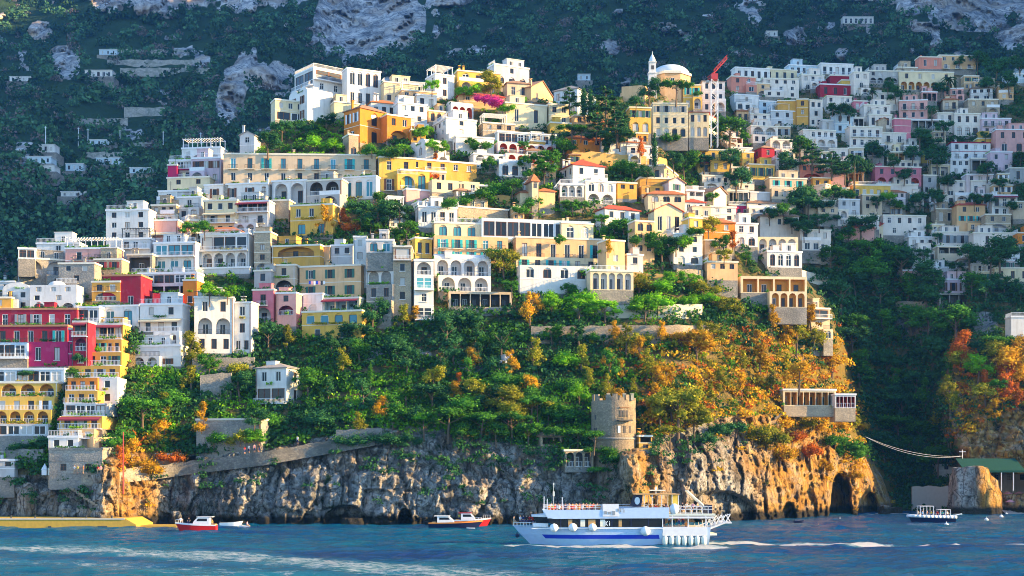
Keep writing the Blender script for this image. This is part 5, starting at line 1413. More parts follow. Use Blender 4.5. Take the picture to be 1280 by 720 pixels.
# u v(base) height kind+colour width
trees("""
178 540 52 rg 1.35, 205 520 30 wy, 150 560 34 bg 1.2, 237 456 42 wy 1.1, 262 470 32 rg, 240 492 38 wy, 214 512 34 bg 1.3, 300 500 42 rd, 318 540 34 rd
322 562 26 rb 1.3, 358 438 34 wy, 335 440 40 rd 1.2, 345 535 30 bg, 292 470 26 by, 255 530 30 wo, 205 548 34 wo 1.3, 165 588 40 wo 1.2, 148 590 34 wr, 184 596 36 bo, 215 580 26 br, 196 560 30 wo
240 300 28 rg 1.3, 256 298 24 rg, 262 380 30 rb 1.1, 284 378 26 rb, 270 372 22 bg, 300 372 20 bg, 393 194 26 rb 1.3, 418 194 22 rb 1.2, 335 196 34 rd, 352 178 30 rd, 380 170 18 rd 1.4, 408 162 24 rd 1.3
405 288 34 wo 1.1, 428 286 28 wr, 440 292 22 br, 475 290 44 rd 1.3, 452 282 38 rd, 500 284 36 rd 1.2, 470 250 16 bg, 462 294 30 rg, 508 300 28 rg
540 118 22 rb, 615 122 36 ry 1.2, 598 116 18 bb 1.2, 622 134 20 bm 1.5, 606 130 18 bm 1.3, 632 140 18 bb, 580 122 20 bb
730 146 36 cd 1.5, 738 146 34 cd 1.3, 712 140 32 kd, 758 168 62 kd 1.2, 772 180 44 kd, 745 176 34 kd, 812 130 36 rd 1.0, 845 130 32 ug 1.35, 795 138 20 rd, 775 186 30 rd 1.4
750 190 28 ud 1.3, 715 178 24 ug 1.6, 726 176 20 ug 1.4, 756 196 24 wd, 800 200 30 wr .9, 818 210 44 cd .9, 690 212 30 rg 1.2, 705 190 26 bg, 678 216 30 rg 1.3, 656 206 16 bg
912 186 44 rg 1.35, 890 184 20 rd 1.2, 868 176 18 bg, 850 180 18 bg, 885 178 16 bg, 838 178 20 bg, 900 158 18 rd, 870 122 12 bg
855 222 38 rg 1.2, 842 214 26 rd, 880 216 26 rd 1.2, 912 214 36 rd 1.2, 926 232 30 rd, 920 244 38 rd 1.2, 790 226 30 rg 1.3, 808 228 24 rd, 776 216 24 bg
985 222 36 rd 1.1, 1000 200 32 rg 1.2, 1015 214 36 kd 1.5, 1040 222 34 kd 1.6, 1056 228 30 rd, 1078 224 32 rd 1.3, 1068 234 48 mg .9, 1100 206 30 rd 1.1, 1090 200 26 rd, 1118 212 22 rd, 1050 150 24 rd 1.3, 1062 152 22 rd, 1040 144 20 rd
1140 204 28 rd 1.3, 1165 200 36 rd 1.3, 1150 186 28 rd, 1172 214 34 rd, 1130 230 24 rd, 1180 172 26 rd, 1234 226 26 rd 1.2, 1250 240 22 rd, 1275 210 24 rd, 1222 90 28 rd, 1245 100 34 rd 1.2, 1262 118 32 rd, 1275 92 26 rd
1165 152 24 mg, 1186 122 30 md, 1176 120 22 rd, 1120 128 22 rd 1.3, 1110 118 18 rd, 1090 130 20 md, 1236 118 24 rd, 1200 84 16 rd, 1112 112 18 md, 1232 176 14 rd, 1270 150 20 rd
1010 276 48 rd 1.2, 1024 288 26 rd, 1044 290 22 ud 1.1, 990 290 22 rd, 980 278 26 rg 1.4, 962 280 22 rd, 1028 262 22 bd, 1005 300 30 rd, 890 256 18 rg
1118 268 20 rg 1.3, 1096 262 20 rd, 1150 262 24 rd 1.3, 1168 262 28 rd, 1185 240 22 rd, 1110 250 16 bb, 1042 248 24 bg, 1060 248 18 bg, 1218 262 22 rd, 1236 258 20 rd
1076 302 40 rd 1.3, 1060 312 30 rg, 1124 338 40 rg 1.3, 1100 330 34 rd, 1156 328 22 rd 1.2, 1196 346 22 rd 1.2, 1212 340 38 rd 1.2, 1238 342 40 rd 1.2, 1250 338 46 rd 1.2, 1240 326 18 rg, 1172 303 14 rd, 1160 290 12 rd, 1262 310 16 rd
1096 318 16 rb, 1215 372 34 rg 1.3, 1232 378 30 rd, 1256 372 36 rd, 1275 380 34 rd, 1150 372 36 rd, 1220 362 24 rd
828 332 48 rg 1.15, 845 318 26 rd, 886 300 36 ry 1.1, 900 316 26 rg, 916 312 24 wr, 905 330 22 ry, 870 296 20 bg, 780 300 28 rg 1.4, 768 292 24 bg, 796 306 20 bg, 752 284 20 rg, 700 304 14 bg, 856 308 20 bb, 932 330 20 rg
680 228 28 rg 1.4, 665 222 18 bg, 620 250 30 bg 1.3, 600 256 28 bg 1.3, 640 246 26 rg, 585 258 22 bg, 560 260 20 bg, 650 268 18 bg, 668 268 24 rg 1.4, 716 268 22 rg 1.5, 728 266 18 rg, 700 250 20 bg, 560 236 16 bg
630 352 50 ry 1.0, 625 340 36 rg, 640 370 24 rg, 612 210 18 bg, 540 224 14 br, 545 208 18 wr, 760 320 22 wo, 526 172 18 bb, 536 166 14 bb, 556 194 20 rb, 540 186 16 bb, 488 198 22 bg 1.4, 506 196 18 rb 1.3, 465 196 22 bg 1.2
600 188 18 bg 1.6, 588 182 14 bg, 655 190 16 rg, 690 182 20 wd, 1264 268 18 rd, 30 470 12 bd 1.6, 90 470 14 bg 1.4, 52 562 22 bd 1.6, 20 566 20 bd 1.6, 124 440 12 bb, 98 452 14 bd, 60 458 14 bd 1.5
""")
# ---- scattered individuals on the wooded slopes
def inpoly(x, y, poly):
    c = False; j = len(poly)-1
    for i in range(len(poly)):
        if (poly[i][1] > y) != (poly[j][1] > y) and x < (poly[j][0]-poly[i][0])*(y-poly[i][1])/(poly[j][1]-poly[i][1])+poly[i][0]: c = not c
        j = i
    return c
def scatter(poly, n, hr, mixf, wide=1.2, seed=0, sep=.36):
    rr = random.Random(seed); us = [p[0] for p in poly]; vs = [p[1] for p in poly]; placed = []; tries = 0
    while len(placed) < n and tries < 6000:
        tries += 1
        u, v = rr.uniform(min(us), max(us)), rr.uniform(min(vs), max(vs))
        if not inpoly(u, v, poly): continue
        h = rr.uniform(*hr)
        if any(abs(u-a)+abs(v-b)*1.4 < sep*(h+c) for a, b, c in placed): continue
        placed.append((u, v, h))
    for u, v, h in sorted(placed, key=lambda p: p[1]):
        k, c = mixf(u, v, rr); tree(u, v, h, KL[k], CL[c], wide=wide*rr.uniform(.85, 1.2))
def mix_slope(u, v, rr):
    g = sstep(560, 860, u)*.85+.13  # sun-warmed leaf colours grow commoner toward the sunlit right
    x = rr.random()
    if x < g: return ('w' if rr.random() < .6 else 'r'), rr.choice('oooyyyyob')
    return ('c' if rr.random() < .05 else rr.choice('rwwbb')), rr.choice('ddgdgbd' if u < 700 else 'gbygd')
scatter([(395, 440), (470, 408), (640, 402), (800, 436), (900, 424), (1000, 402), (1040, 440), (1064, 492), (960, 500), (850, 530), (810, 545), (740, 545), (650, 556), (500, 552), (400, 556), (380, 500)], 74, (26, 46), mix_slope, 1.2, 3)
scatter([(640, 404), (690, 366), (800, 352), (900, 360), (930, 384), (900, 408), (760, 408)], 18, (22, 38), lambda u, v, rr: (rr.choice('rrb'), rr.choice('gbbbby')), 1.3, 4)
scatter([(1010, 330), (1060, 322), (1120, 345), (1180, 370), (1200, 420), (1176, 600), (1100, 580), (1078, 500), (1044, 400)], 34, (32, 50), lambda u, v, rr: (rr.choice('rrrw'), rr.choice('ddgg')), 1.3, 5)
scatter([(1196, 450), (1230, 440), (1290, 430), (1290, 520), (1240, 510), (1196, 530)], 8, (26, 44), lambda u, v, rr: (rr.choice('rw'), rr.choice('yorog')), 1.2, 6)
trees("""
560 550 44 ug 1.5, 600 552 40 ug 1.4, 640 552 40 ug 1.5, 530 548 34 ub 1.3, 632 520 44 ry 1.5, 600 508 40 ry 1.3, 580 556 30 rg 1.3, 620 556 30 rg 1.3, 660 556 34 rg 1.2, 664 528 36 ug 1.4, 672 530 34 uy, 724 512 36 rb 1.0, 686 530 30 rg, 692 548 24 bg
848 545 76 ry 1.05, 826 540 50 uy 1.2, 868 548 46 ry, 838 560 30 uy, 742 566 30 ug 1.4, 722 560 26 ug 1.5, 760 590 34 rg 1.2, 748 604 22 ug 1.6, 738 578 20 ug 1.4
1188 520 44 wy, 1180 536 40 wy, 1184 498 30 wy, 1222 478 44 rb 1.1, 1204 470 40 wr 1.1, 1200 452 36 wr, 1262 476 46 ro 1.2, 1245 462 40 ry, 1276 456 44 ro, 1230 490 30 wr, 1256 500 34 wr, 1244 524 26 wo
1055 574 42 bg 1.3, 1036 560 26 bg, 1160 610 20 bd 1.3, 1176 608 18 bg, 958 560 44 by 1.2, 940 552 36 by, 975 580 34 bo 1.2, 920 544 26 bd, 902 548 30 bd 1.3, 880 556 24 bd, 1010 572 30 br, 990 556 28 br, 1030 590 22 bo, 1066 600 20 bo
662 410 46 wo .95, 668 396 30 wo, 800 452 32 wo, 776 474 26 wo 1.1, 760 464 30 wo, 588 462 28 wo 1.3, 552 460 20 wo, 574 484 20 wr, 480 556 26 bd 1.5, 440 560 28 bd 1.4, 510 556 22 bd 1.3, 505 412 34 wy, 520 408 28 wo
""")
trees("""
690 430 28 rg 1.3, 716 429 22 wg, 742 428 20 bg, 768 430 30 wo, 800 431 26 by, 826 430 30 wo, 852 430 24 bo, 874 427 28 wy, 784 431 20 bg
1014 412 34 wo 1.2, 1002 402 26 bo, 1030 440 30 wo, 1018 430 28 by, 268 556 26 bg, 300 556 24 by, 252 540 20 bo, 318 548 20 bg
986 536 26 bo, 1004 538 24 by, 1022 540 26 bo, 1044 540 24 bo, 1060 536 26 by, 1072 540 20 bo
""")
# ---- stuff: undergrowth nobody could count
def clump_stuff(name, pts, sizes, mat, per, leaf, seed, squash=.7, kind='stuff', core=True):
    """pts (n,3) world points; each gets a low clump of leaf faces and a soft core"""
    rs = np.random.default_rng(seed); n = len(pts)
    if n == 0: return
    d = rs.normal(size=(n, per, 3)); d[..., 2] = np.abs(d[..., 2])*.9-.1; d /= np.linalg.norm(d, axis=2)[..., None]
    rad = sizes[:, None, None]*np.array([1, 1, squash])*(1-rs.random((n, per, 1))**2*.4)*(1+.18*rs.normal(size=(n, per, 1)))
    p = (pts[:, None, :]+d*rad).reshape(-1, 3)
    nr = d.reshape(-1, 3)*.6+rs.normal(size=(n*per, 3))*.5; nr /= np.linalg.norm(nr, axis=1)[:, None]
    a = np.cross(nr, rs.normal(size=(n*per, 3))); a /= np.linalg.norm(a, axis=1)[:, None]; b = np.cross(nr, a)
    s = (leaf*np.repeat(sizes, per)*(.6+.8*rs.random(n*per)))[:, None]
    V = np.stack([p-a*s, p-b*s*.7, p+a*s, p+b*s*.7], 1).reshape(-1, 3); Fq = np.arange(len(V)).reshape(-1, 4)
    tone = np.repeat(rs.random(n*per)**2, 4)
    me = npmesh(name, V, Fq, [mat]); setattr_(me, 'tone', tone)
    o = link(name, me); tag(o, kind=kind)
    return o
def on_hill(u, v, push=.3):
    D = Dt(u, v)-push
    return np.stack([(u-CU)/F*D, D, CH+(HV-v)/F*D], -1)
def under():
    rs = np.random.default_rng(77)
    n = 26000
    u = rs.uniform(-160, 1440, n); v = rs.uniform(90, 640, n)
    ok = (v > skyline(u)+3)&(v < clifftop(u)-2)
    ln = fbm(u*.03, v*.04, 1, 3, 71)
    dens = .35+.65*sstep(395, 440, v)+.5*(ln > .0)
    dens = np.where((u > 1010+ (v-330)*.35)&(v > 300), 1.0, dens)
    ok &= rs.random(n) < dens
    bare = (((u-1142)/20)**2+((v-402)/24)**2 < 1)|(((u-1228)/16)**2+((v-405)/12)**2 < 1)
    for (u0, u1, v0, v1, a_, b_) in CARVE: ok &= ~((u > u0)&(u < u1)&(v > v0)&(v < v1))
    ok &= ~bare
    u, v = u[ok], v[ok]
    P_ = on_hill(u, v)
    sun_warm = sstep(700, 900, u)*sstep(395, 440, v)*(u < 1078)+np.exp(-((u-170)/36)**2)*sstep(530, 560, v)+(u > 1188)*sstep(430, 470, v)  # sunlit zones, where scrub takes the sun-warmed leaf colours
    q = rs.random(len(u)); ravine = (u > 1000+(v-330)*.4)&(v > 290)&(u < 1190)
    isw = q < sun_warm*.72
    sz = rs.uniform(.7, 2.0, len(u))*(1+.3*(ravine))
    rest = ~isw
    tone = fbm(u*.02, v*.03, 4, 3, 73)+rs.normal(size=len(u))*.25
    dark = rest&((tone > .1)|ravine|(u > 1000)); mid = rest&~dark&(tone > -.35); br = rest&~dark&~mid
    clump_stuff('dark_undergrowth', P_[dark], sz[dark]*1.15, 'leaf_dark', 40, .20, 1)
    clump_stuff('green_undergrowth', P_[mid], sz[mid], 'leaf_green', 40, .20, 2)
    clump_stuff('bright_undergrowth', P_[br], sz[br]*.8, 'leaf_bright', 34, .20, 3)
    g = isw&(rs.random(len(u)) < .5); o_ = isw&~g&(rs.random(len(u)) < .5); r_ = isw&~g&~o_
    clump_stuff('golden_scrub', P_[g], sz[g], 'leaf_gold', 40, .20, 4)
    clump_stuff('olive_scrub', P_[o_], sz[o_], 'leaf_olive', 40, .20, 5)
    clump_stuff('rust_scrub', P_[r_], sz[r_], 'leaf_rust', 40, .20, 6)
    # tufts on the cliff face
    n = 1100; u = rs.uniform(-100, 1130, n); v = clifftop(u)+rs.exponential(20, n); ok = (v < 640)&(fbm(u*.05, v*.05, 2, 3, 75) > .12)
    u, v = u[ok], v[ok]; P2 = on_hill(u, v, 2.0); wr = sstep(880, 960, u)+np.exp(-((u-160)/30)**2)
    sel = rs.random(len(u)) < wr
    clump_stuff('cliff_scrub', P2[~sel], rs.uniform(.5, 1.4, (~sel).sum()), 'leaf_dark', 34, .22, 7)
    clump_stuff('cliff_grass', P2[sel], rs.uniform(.5, 1.3, sel.sum()), 'leaf_gold', 34, .22, 8)  # tufts in sunlit zones, sun warmth put into their gold
    # mountain forest
    n = 15000; u = rs.uniform(-380, 1700, n); v = -90+520*rs.random(n)
    ok = (v < skyline(np.clip(u, -220, 1500))+60)&(rs.random(n) > mrock(u, v)*1.1)
    terr = ((np.abs(v-148) < 10)&(u > 100)&(u < 205))|((np.abs(v-88) < 14)&(u > 110)&(u < 260)&(rs.random(n) < .6))
    ok &= ~terr
    for (fu, fv, fr_) in FARH: ok &= ~((np.abs(u-fu) < fr_)&(v > fv-2)&(v < fv+4))
    u, v = u[ok], v[ok]; D = Dm(u, v)-1; Pm = np.stack([(u-CU)/F*D, D, CH+(HV-v)/F*D+1.5], -1)
    sz = rs.uniform(2.6, 6.5, len(u))
    pale = rs.random(len(u)) < .12+.2*(fbm(u*.02, v*.03, 8, 3, 79) > .1)
    tn = fbm(u*.05, v*.07, 3, 3, 80)+rs.normal(size=len(u))*.3; lt = ~pale&(tn > .12); dk = ~pale&~lt
    clump_stuff('mountain_forest', Pm[dk], sz[dk], 'leaf_forest', 46, .24, 9, 1.1)
    clump_stuff('mountain_woodland', Pm[lt], sz[lt], 'leaf_woodland', 46, .24, 12, 1.1)
    clump_stuff('mountain_scrub', Pm[pale], sz[pale]*.8, 'leaf_heather', 40, .20, 10, .9)
leafmat('leaf_heather', (.09, .09, .07), (.17, .12, .12), (.24, .19, .16), 0)
leafmat('leaf_woodland', (.03, .10, .05), (.06, .17, .07), (.12, .24, .09), 0)
under()
# vine cover on pergolas: a part of each pergola house
for job in LEAFJOBS:
    root, x0, x1, y0, y1, z = job[:6]; rel = job[6] if len(job) > 6 else None
    rs = np.random.default_rng(int(abs(x0*100))+3); n = max(10, int((x1-x0)*(y1-y0)*3))
    pts = np.stack([rs.uniform(x0, x1, n), rs.uniform(y0, y1, n), np.full(n, z)+rs.normal(size=n)*.08], -1)
    per = 12
    V = []; c = np.repeat(pts, per, 0)+rs.normal(size=(n*per, 3))*np.array([.35, .35, .16])
    a = rs.normal(size=c.shape); a /= np.linalg.norm(a, axis=1)[:, None]; b = np.cross(a, rs.normal(size=c.shape)); b /= np.linalg.norm(b, axis=1)[:, None]
    s = .2; V = np.stack([c-a*s, c-b*s*.7, c+a*s, c+b*s*.7], 1).reshape(-1, 3)
    me = npmesh('vine', V, np.arange(len(V)).reshape(-1, 4), ['leaf_bright']); setattr_(me, 'tone', np.repeat(rs.random(n*per), 4))
    o = link('vine', me, root)
    if rel is not None:
        l, r, s_ = rel.decompose(); o.location = l; o.rotation_euler = r.to_euler()

PLM = {}
def plant_mesh(mat, var):
    rs = np.random.default_rng(var); n = 26; per = 9
    c = np.stack([np.sort(rs.uniform(0, 1, n)), rs.uniform(-.15, .15, n), rs.uniform(0, .35, n)*rs.random(n)], -1)
    c = np.repeat(c, per, 0)+rs.normal(size=(n*per, 3))*np.array([.025, .10, .10])
    a = rs.normal(size=c.shape); a /= np.linalg.norm(a, axis=1)[:, None]; b = np.cross(a, rs.normal(size=c.shape)); b /= np.linalg.norm(b, axis=1)[:, None]
    k = np.array([.03, .11, .11]); V = np.stack([c-a*k, c-b*k, c+a*k, c+b*k], 1).reshape(-1, 3)
    me = npmesh('plants', V, np.arange(len(V)).reshape(-1, 4), [mat]); setattr_(me, 'tone', np.repeat(rs.random(n*per), 4)); return me
for i, job in enumerate(PLANTJOBS):
    root, x0, x1, y0, y1, z, mat = job[:7]; rel = job[7] if len(job) > 7 else None
    if x1-x0 < .6 or x1-x0 > 14: continue
    me = cached(('plant', mat, i % 3), lambda: plant_mesh(mat, i % 3))
    M_ = Matrix.LocRotScale(Vector((x0, (y0+y1)/2, z)), None, Vector((x1-x0, 1, 1)))
    if rel is not None: M_ = rel @ M_
    l, r, s_ = M_.decompose(); o = link('plants', me, root, l); o.rotation_euler = r.to_euler(); o.scale = s_
# ================================================================ church, tower, crane, walls
LANDS += [(769, 525, 'the round stone tower', 740, 798, 490, 562), (841, 100, 'the domed church', 812, 868, 72, 128), (780, 420, 'the long retaining wall', 665, 890, 404, 432),
          (1050, 620, 'the sea cave', 1036, 1064, 600, 645), (1225, 610, 'the golden rock stack', 1195, 1255, 585, 640), (1142, 402, 'the bare brown rock face', 1120, 1164, 378, 428), (893, 120, 'the construction crane', 888, 905, 74, 170)]
def at(name, u, v, D, rz=0):
    return empty(name, P(u, v, D), rz)
def church():
    D = float(Dt(841, 124))-3; s = D/F; r = at('church', 841, 124, D); tag(r, 'peach church with white dome and slender bell tower on the upper skyline', 'church')
    mb = MB(); R0 = 26*s; mb.lathe([(R0, -2), (R0, 34*s)], 8, 0, 0, R0, pi/8, 2*pi+pi/8); link('drum', mb.mesh('drum', ['stucco_E']), r)
    mb = MB(); mb.lathe([(R0*1.06, 33*s), (R0*1.06, 36*s), (R0*.98, 37*s)], 8, 0, 0, R0, pi/8, 2*pi+pi/8); link('cornice', mb.mesh('cornice', ['cream_trim']), r)
    mb = MB(); prof = [(24.5*s*cos(t*pi/20), 36*s+13.5*s*sin(t*pi/20)) for t in range(11)]; mb.lathe(prof, 32, 0, 0, R0)
    me = mb.mesh('dome', ['dome_white']); me.polygons.foreach_set('use_smooth', [True]*len(me.polygons)); link('dome', me, r)
    for k in range(8):
        a = -pi/2+k*pi/4; rr_ = R0*cos(pi/8)+.02
        if sin(a) > .1: continue
        link('window', cached(('ws', 'glass_dark', 'white_paint'), lambda: small_window_mesh('glass_dark', 'white_paint')), r, (rr_*cos(a), R0+rr_*sin(a), 19*s), a+pi/2, (1.3, 1, 2.2))
    b = MB(); x = -26*s; w_ = 5*s
    b.box(x-w_, x+w_, -w_-1, w_-1, -4, 30*s); b.box(x-w_*1.15, x+w_*1.15, -w_*1.15-1, w_*1.15-1, 30*s+.01, 31.5*s)
    b.box(x-w_*.85, x+w_*.85, -w_*.85-1, w_*.85-1, 31.5*s+.01, 44*s); b.box(x-w_, x+w_, -w_-1, w_-1, 44*s+.01, 45*s)
    link('bell_tower', b.mesh('bell_tower', ['stucco_W']), r)
    b = MB(); b.lathe([(w_*.8, 45*s+.02), (w_*.75, 49*s), (w_*.4, 52.5*s), (w_*.12, 55*s), (0.05, 59*s)], 12, 0, x, -1); link('spire', b.mesh('spire', ['dome_white']), r)
    b = MB()
    for dz in (9*s, 20*s, 35*s): b.box(x-w_*.35, x+w_*.35, -w_*(1.0 if dz < 30*s else .85)-1.03, -w_*.8-1, dz, dz+5*s)
    link('belfry_opening', b.mesh('belfry_opening', ['interior_dark']), r)
    b = MB(); b.box(-64*s, 12*s, 4, 16, -12, 12*s); b.box(-60*s, -2*s, 2.5, 3.99, 12*s-2, 13.5*s); link('nave', b.mesh('nave', ['stucco_E']), r)
plain('dome_white', (.62, .70, .74), .6)
church()
def crane():
    D = 440; s = D/F; r = at('crane', 893, 172, D); tag(r, 'red and white construction crane rising beside the white crane house', 'crane')
    b = MB(); w_ = 1.0; H = 72*s
    for x in (-w_, w_):
        for y in (-w_, w_): b.box(x-.09, x+.09, y-.09, y+.09, -3, H)
    z = 0; k = 0
    while z < H-2:
        for y in (-w_, w_): b.tube((-w_ if k % 2 else w_, y, z), (w_ if k % 2 else -w_, y, z+2), .06, n=4)
        for x in (-w_, w_): b.tube((x, -w_, z), (x, w_, z+2), .06, n=4)
        z += 2; k += 1
    link('mast', b.mesh('mast', ['rail_white']), r)
    b = MB(); b.box(-1.0, 1.0, -1.0, 1.0, H, H+1.8); link('cab', b.mesh('cab', ['crane_red']), r)
    def lattice(a, c, n, wd, m1='crane_red'):
        a, c = Vector(a), Vector(c); b = MB()
        for o in ((0, -wd, 0), (0, wd, 0), (0, 0, wd*1.6)): b.tube(a+Vector(o), c+Vector(o), .08, n=4)
        for i in range(n):
            p, q_ = a.lerp(c, i/n), a.lerp(c, (i+1)/n)
            b.tube(p+Vector((0, -wd, 0)), q_+Vector((0, 0, wd*1.6)), .04, n=4); b.tube(p+Vector((0, 0, wd*1.6)), q_+Vector((0, wd, 0)), .04, n=4)
        return b
    link('jib', lattice((-1*s, 0, H+2), (16*s, 0, H+27*s), 9, .7).mesh('jib', ['crane_red']), r)
    link('counter_jib', lattice((0, 0, H+1.5), (-9*s, 0, H-1*s), 4, .7).mesh('counter_jib', ['crane_red']), r)
    b = MB(); b.box(-10*s, -7*s, -.8, .8, H-4*s, H-1*s); link('counterweight', b.mesh('counterweight', ['concrete']), r)
plain('crane_red', (.55, .06, .06), .5)
crane()
def tower():
    D = float(Dt(769, 560))-3.5; s = D/F; r = at('stone_tower', 769, 562, D); tag(r, 'round medieval stone watchtower with ragged battlements above the cliff', 'tower')
    Rr = 28.5*s; b = MB(); b.lathe([(Rr*1.04, -4), (Rr*1.02, 14*s), (Rr, 15*s), (Rr*.985, 62*s), (Rr*.90, 62*s), (Rr*.90, 59*s), (0, 59*s)], 40, 0, 0, Rr)
    link('wall', b.mesh('wall', ['tower_stone']), r)
    b = MB(); b.lathe([(Rr*1.05, 13*s), (Rr*1.05, 15*s), (Rr, 15.5*s)], 40, 0, 0, Rr); link('string_course', b.mesh('string_course', ['stucco_S']), r)
    b = MB(); rr_ = random.Random(4)
    for k in range(20):
        if rr_.random() < .28: continue
        a = k*2*pi/20; h = rr_.uniform(3, 9)*s
        b.lathe([(Rr*.985, 62*s), (Rr*.985, 62*s+h), (Rr*.89, 62*s+h), (Rr*.89, 62*s)], 3, 0, 0, Rr, a-.12, a+.12)
        for aa in (a-.12, a+.12):
            pp = [(Rr*q_*cos(aa), Rr+Rr*q_*sin(aa)) for q_ in (.89, .985)]
            b.quad((*pp[0], 62*s), (*pp[1], 62*s), (*pp[1], 62*s+h), (*pp[0], 62*s+h))
    link('battlement', b.mesh('battlement', ['tower_stone']), r)
    def onw(px, pz, w_, h, nm='window', m='interior_dark'):
        a = -pi/2+math.asin(px/28.5); q_ = Rr*.995
        bb = MB(); bb.box(-w_/2, w_/2, -.05, .25, 0, h); bb2 = link(nm, bb.mesh(nm, [m]), r, (q_*cos(a), Rr+q_*sin(a), pz*s), a+pi/2)
        return bb2
    for px in (7, 11, 15): onw(px, 41, .42, 1.3)
    for px, m in ((5, 'rail_white'), (12, 'interior_dark'), (19, 'interior_dark')): onw(px, 21, .5, 1.4, m=m)
    onw(-24, 38, .4, .9); onw(-23, 20, .4, 1.2); onw(-25, 20, .3, 1.2); onw(19, 4, .5, 1.1); onw(6, 4, .5, 1.0)
    onw(12, 52, 2.0, .22, 'roof_beam', 'wood')
    a = -pi/2+math.asin(11/28.5); bl = MB(); bl.box(-1.5, 1.5, -1.0, .2, -.15, 0); o = link('balcony', bl.mesh('balcony', ['dark_metal']), r, (Rr*cos(a), Rr+Rr*sin(a), 37*s), a+pi/2)
    rail(o, -1.5, -.95, 0, 3.0, 'm')
    for px in (-8, 12, 22):
        b = MB(); b.box(-.28, .28, -.28, .28, 0, 1.2); b.box(-.36, .36, -.36, .36, 1.2, 1.35); link('chimney', b.mesh('chimney', ['stucco_C']), r, (px*s, Rr*.3, 62*s))
tower()
def stone_wall(pts, label, mat='foundation_stone', name='stone_wall', thick=.8, push=.9, cat='wall', below=1.5, cap=True):
    """pts: (u, vtop, vbottom) along the wall; follows the slope"""
    us = np.array([p[0] for p in pts], float); uu = np.arange(us[0], us[-1]+.1, 3.0)
    vt = np.interp(uu, us, [p[1] for p in pts])+fbm(uu*.13, uu*0, pts[0][1], 3, 5)*1.6; vb = np.interp(uu, us, [p[2] for p in pts])
    D = Dt(uu, vb)-push
    for _ in range(6): D[1:-1] = (D[:-2]+D[1:-1]*2+D[2:])/4
    top = [P(u, a, d) for u, a, d in zip(uu, vt, D)]; bot = [P(u, a, d) for u, a, d in zip(uu, vb, D)]
    o0 = Vector(bot[len(bot)//2]); mb = MB(); q = lambda p, dy=0, dz=0: (p[0]-o0.x, p[1]-o0.y+dy, p[2]-o0.z+dz)
    for i in range(len(uu)-1):
        mb.quad(q(bot[i], 0, -below), q(bot[i+1], 0, -below), q(top[i+1]), q(top[i]))
        mb.quad(q(top[i]), q(top[i+1]), q(top[i+1], thick), q(top[i], thick)); mb.quad(q(top[i], thick), q(top[i+1], thick), q(bot[i+1], thick, -below), q(bot[i], thick, -below))
    mb.quad(q(bot[0], 0, -below), q(top[0]), q(top[0], thick), q(bot[0], thick, -below)); mb.quad(q(bot[-1], 0, -below), q(bot[-1], thick, -below), q(top[-1], thick), q(top[-1]))
    o = link(name, mb.mesh(name, [mat]), None, tuple(o0)); tag(o, label, cat, kind='thing'); return o
plain('limewash', (.62, .57, .46), .95)
plain('ochre_wall', (.56, .36, .12), .95)
stonemat('cliff_masonry', (.14, .13, .115), (.30, .27, .22), (.10, .10, .085), 2.2)
stonemat('garden_stone', (.30, .25, .19), (.46, .38, .27), (.26, .22, .17), 1.3)
stone_wall([(664, 408, 424), (760, 407, 425), (800, 406, 426), (892, 407, 422)], 'long brown retaining wall crossing the green slope above the woods', 'garden_stone')
stone_wall([(716, 382, 392), (880, 380, 394)], 'pale garden wall between vines above the long brown retaining wall', 'limewash')
stone_wall([(190, 583, 590), (240, 576, 583), (330, 565, 572), (420, 549, 556), (470, 541, 547)], 'long stone parapet of the footpath along the cliff top', 'cliff_masonry', push=2.4)
stone_wall([(420, 538, 550), (478, 534, 546)], 'short grey terrace wall above the footpath parapet', push=1.4)
stone_wall([(756, 192, 208), (800, 194, 210), (836, 198, 212)], 'ochre retaining wall right of the umbrella pines', 'ochre_wall')
stone_wall([(715, 190, 206), (757, 190, 208)], 'golden brown retaining wall under the terracotta house', 'ochre_wall')
stone_wall([(796, 232, 240), (860, 240, 248)], 'ochre terrace wall above the cream house with orange roof', 'ochre_wall')
stone_wall([(560, 246, 256), (640, 244, 254)], 'sunlit tan terrace wall above the low white bungalow', 'ochre_wall')
stone_wall([(846, 336, 346), (880, 338, 348)], 'tan garden wall under the white house with arched ground floor', 'garden_stone')
stone_wall([(780, 340, 350), (850, 344, 352)], 'sunlit terrace wall right of the cream arcade', 'ochre_wall')
stone_wall([(1140, 608, 637), (1196, 608, 637)], 'plain grey sea wall at the back of the small cove', 'concrete', push=1.5)
stone_wall([(1122, 338, 346), (1190, 340, 350)], 'grey terrace wall in the trees below the wide white house', 'garden_stone')
stone_wall([(1128, 116, 124), (1188, 114, 124)], 'beige terrace wall under the cream arcade villa', 'garden_stone')
stone_wall([(1196, 96, 106), (1246, 98, 108)], 'upper beige terrace wall on the bare slope at top right', 'garden_stone')
stone_wall([(1196, 112, 120), (1242, 110, 119)], 'lower beige terrace wall on the bare slope at top right', 'garden_stone')
stone_wall([(1120, 376, 384), (1166, 378, 386)], 'thin wall on top of the bare brown rock face', 'garden_stone')
stone_wall([(1052, 166, 172), (1096, 186, 192)], 'slanting white road wall through the middle of the right hill', 'limewash')
stone_wall([(996, 336, 342), (1036, 346, 354)], 'pale road wall above the head of the ravine', 'limewash')
stone_wall([(240, 448, 462), (318, 446, 462)], 'stone terrace wall beneath the white corner house', push=1.2)
stone_wall([(60, 594, 600), (130, 590, 596), (190, 582, 590)], 'low stone kerb wall of the cliff terrace at left', 'garden_stone', push=2)
stone_wall([(250, 468, 496), (290, 466, 496)], 'grey rubble wall below the corner house gardens', push=1)
stone_wall([(0, 560, 574), (56, 562, 576)], 'mossy grey rock wall at the left edge under the yellow arcade hotel', push=1)
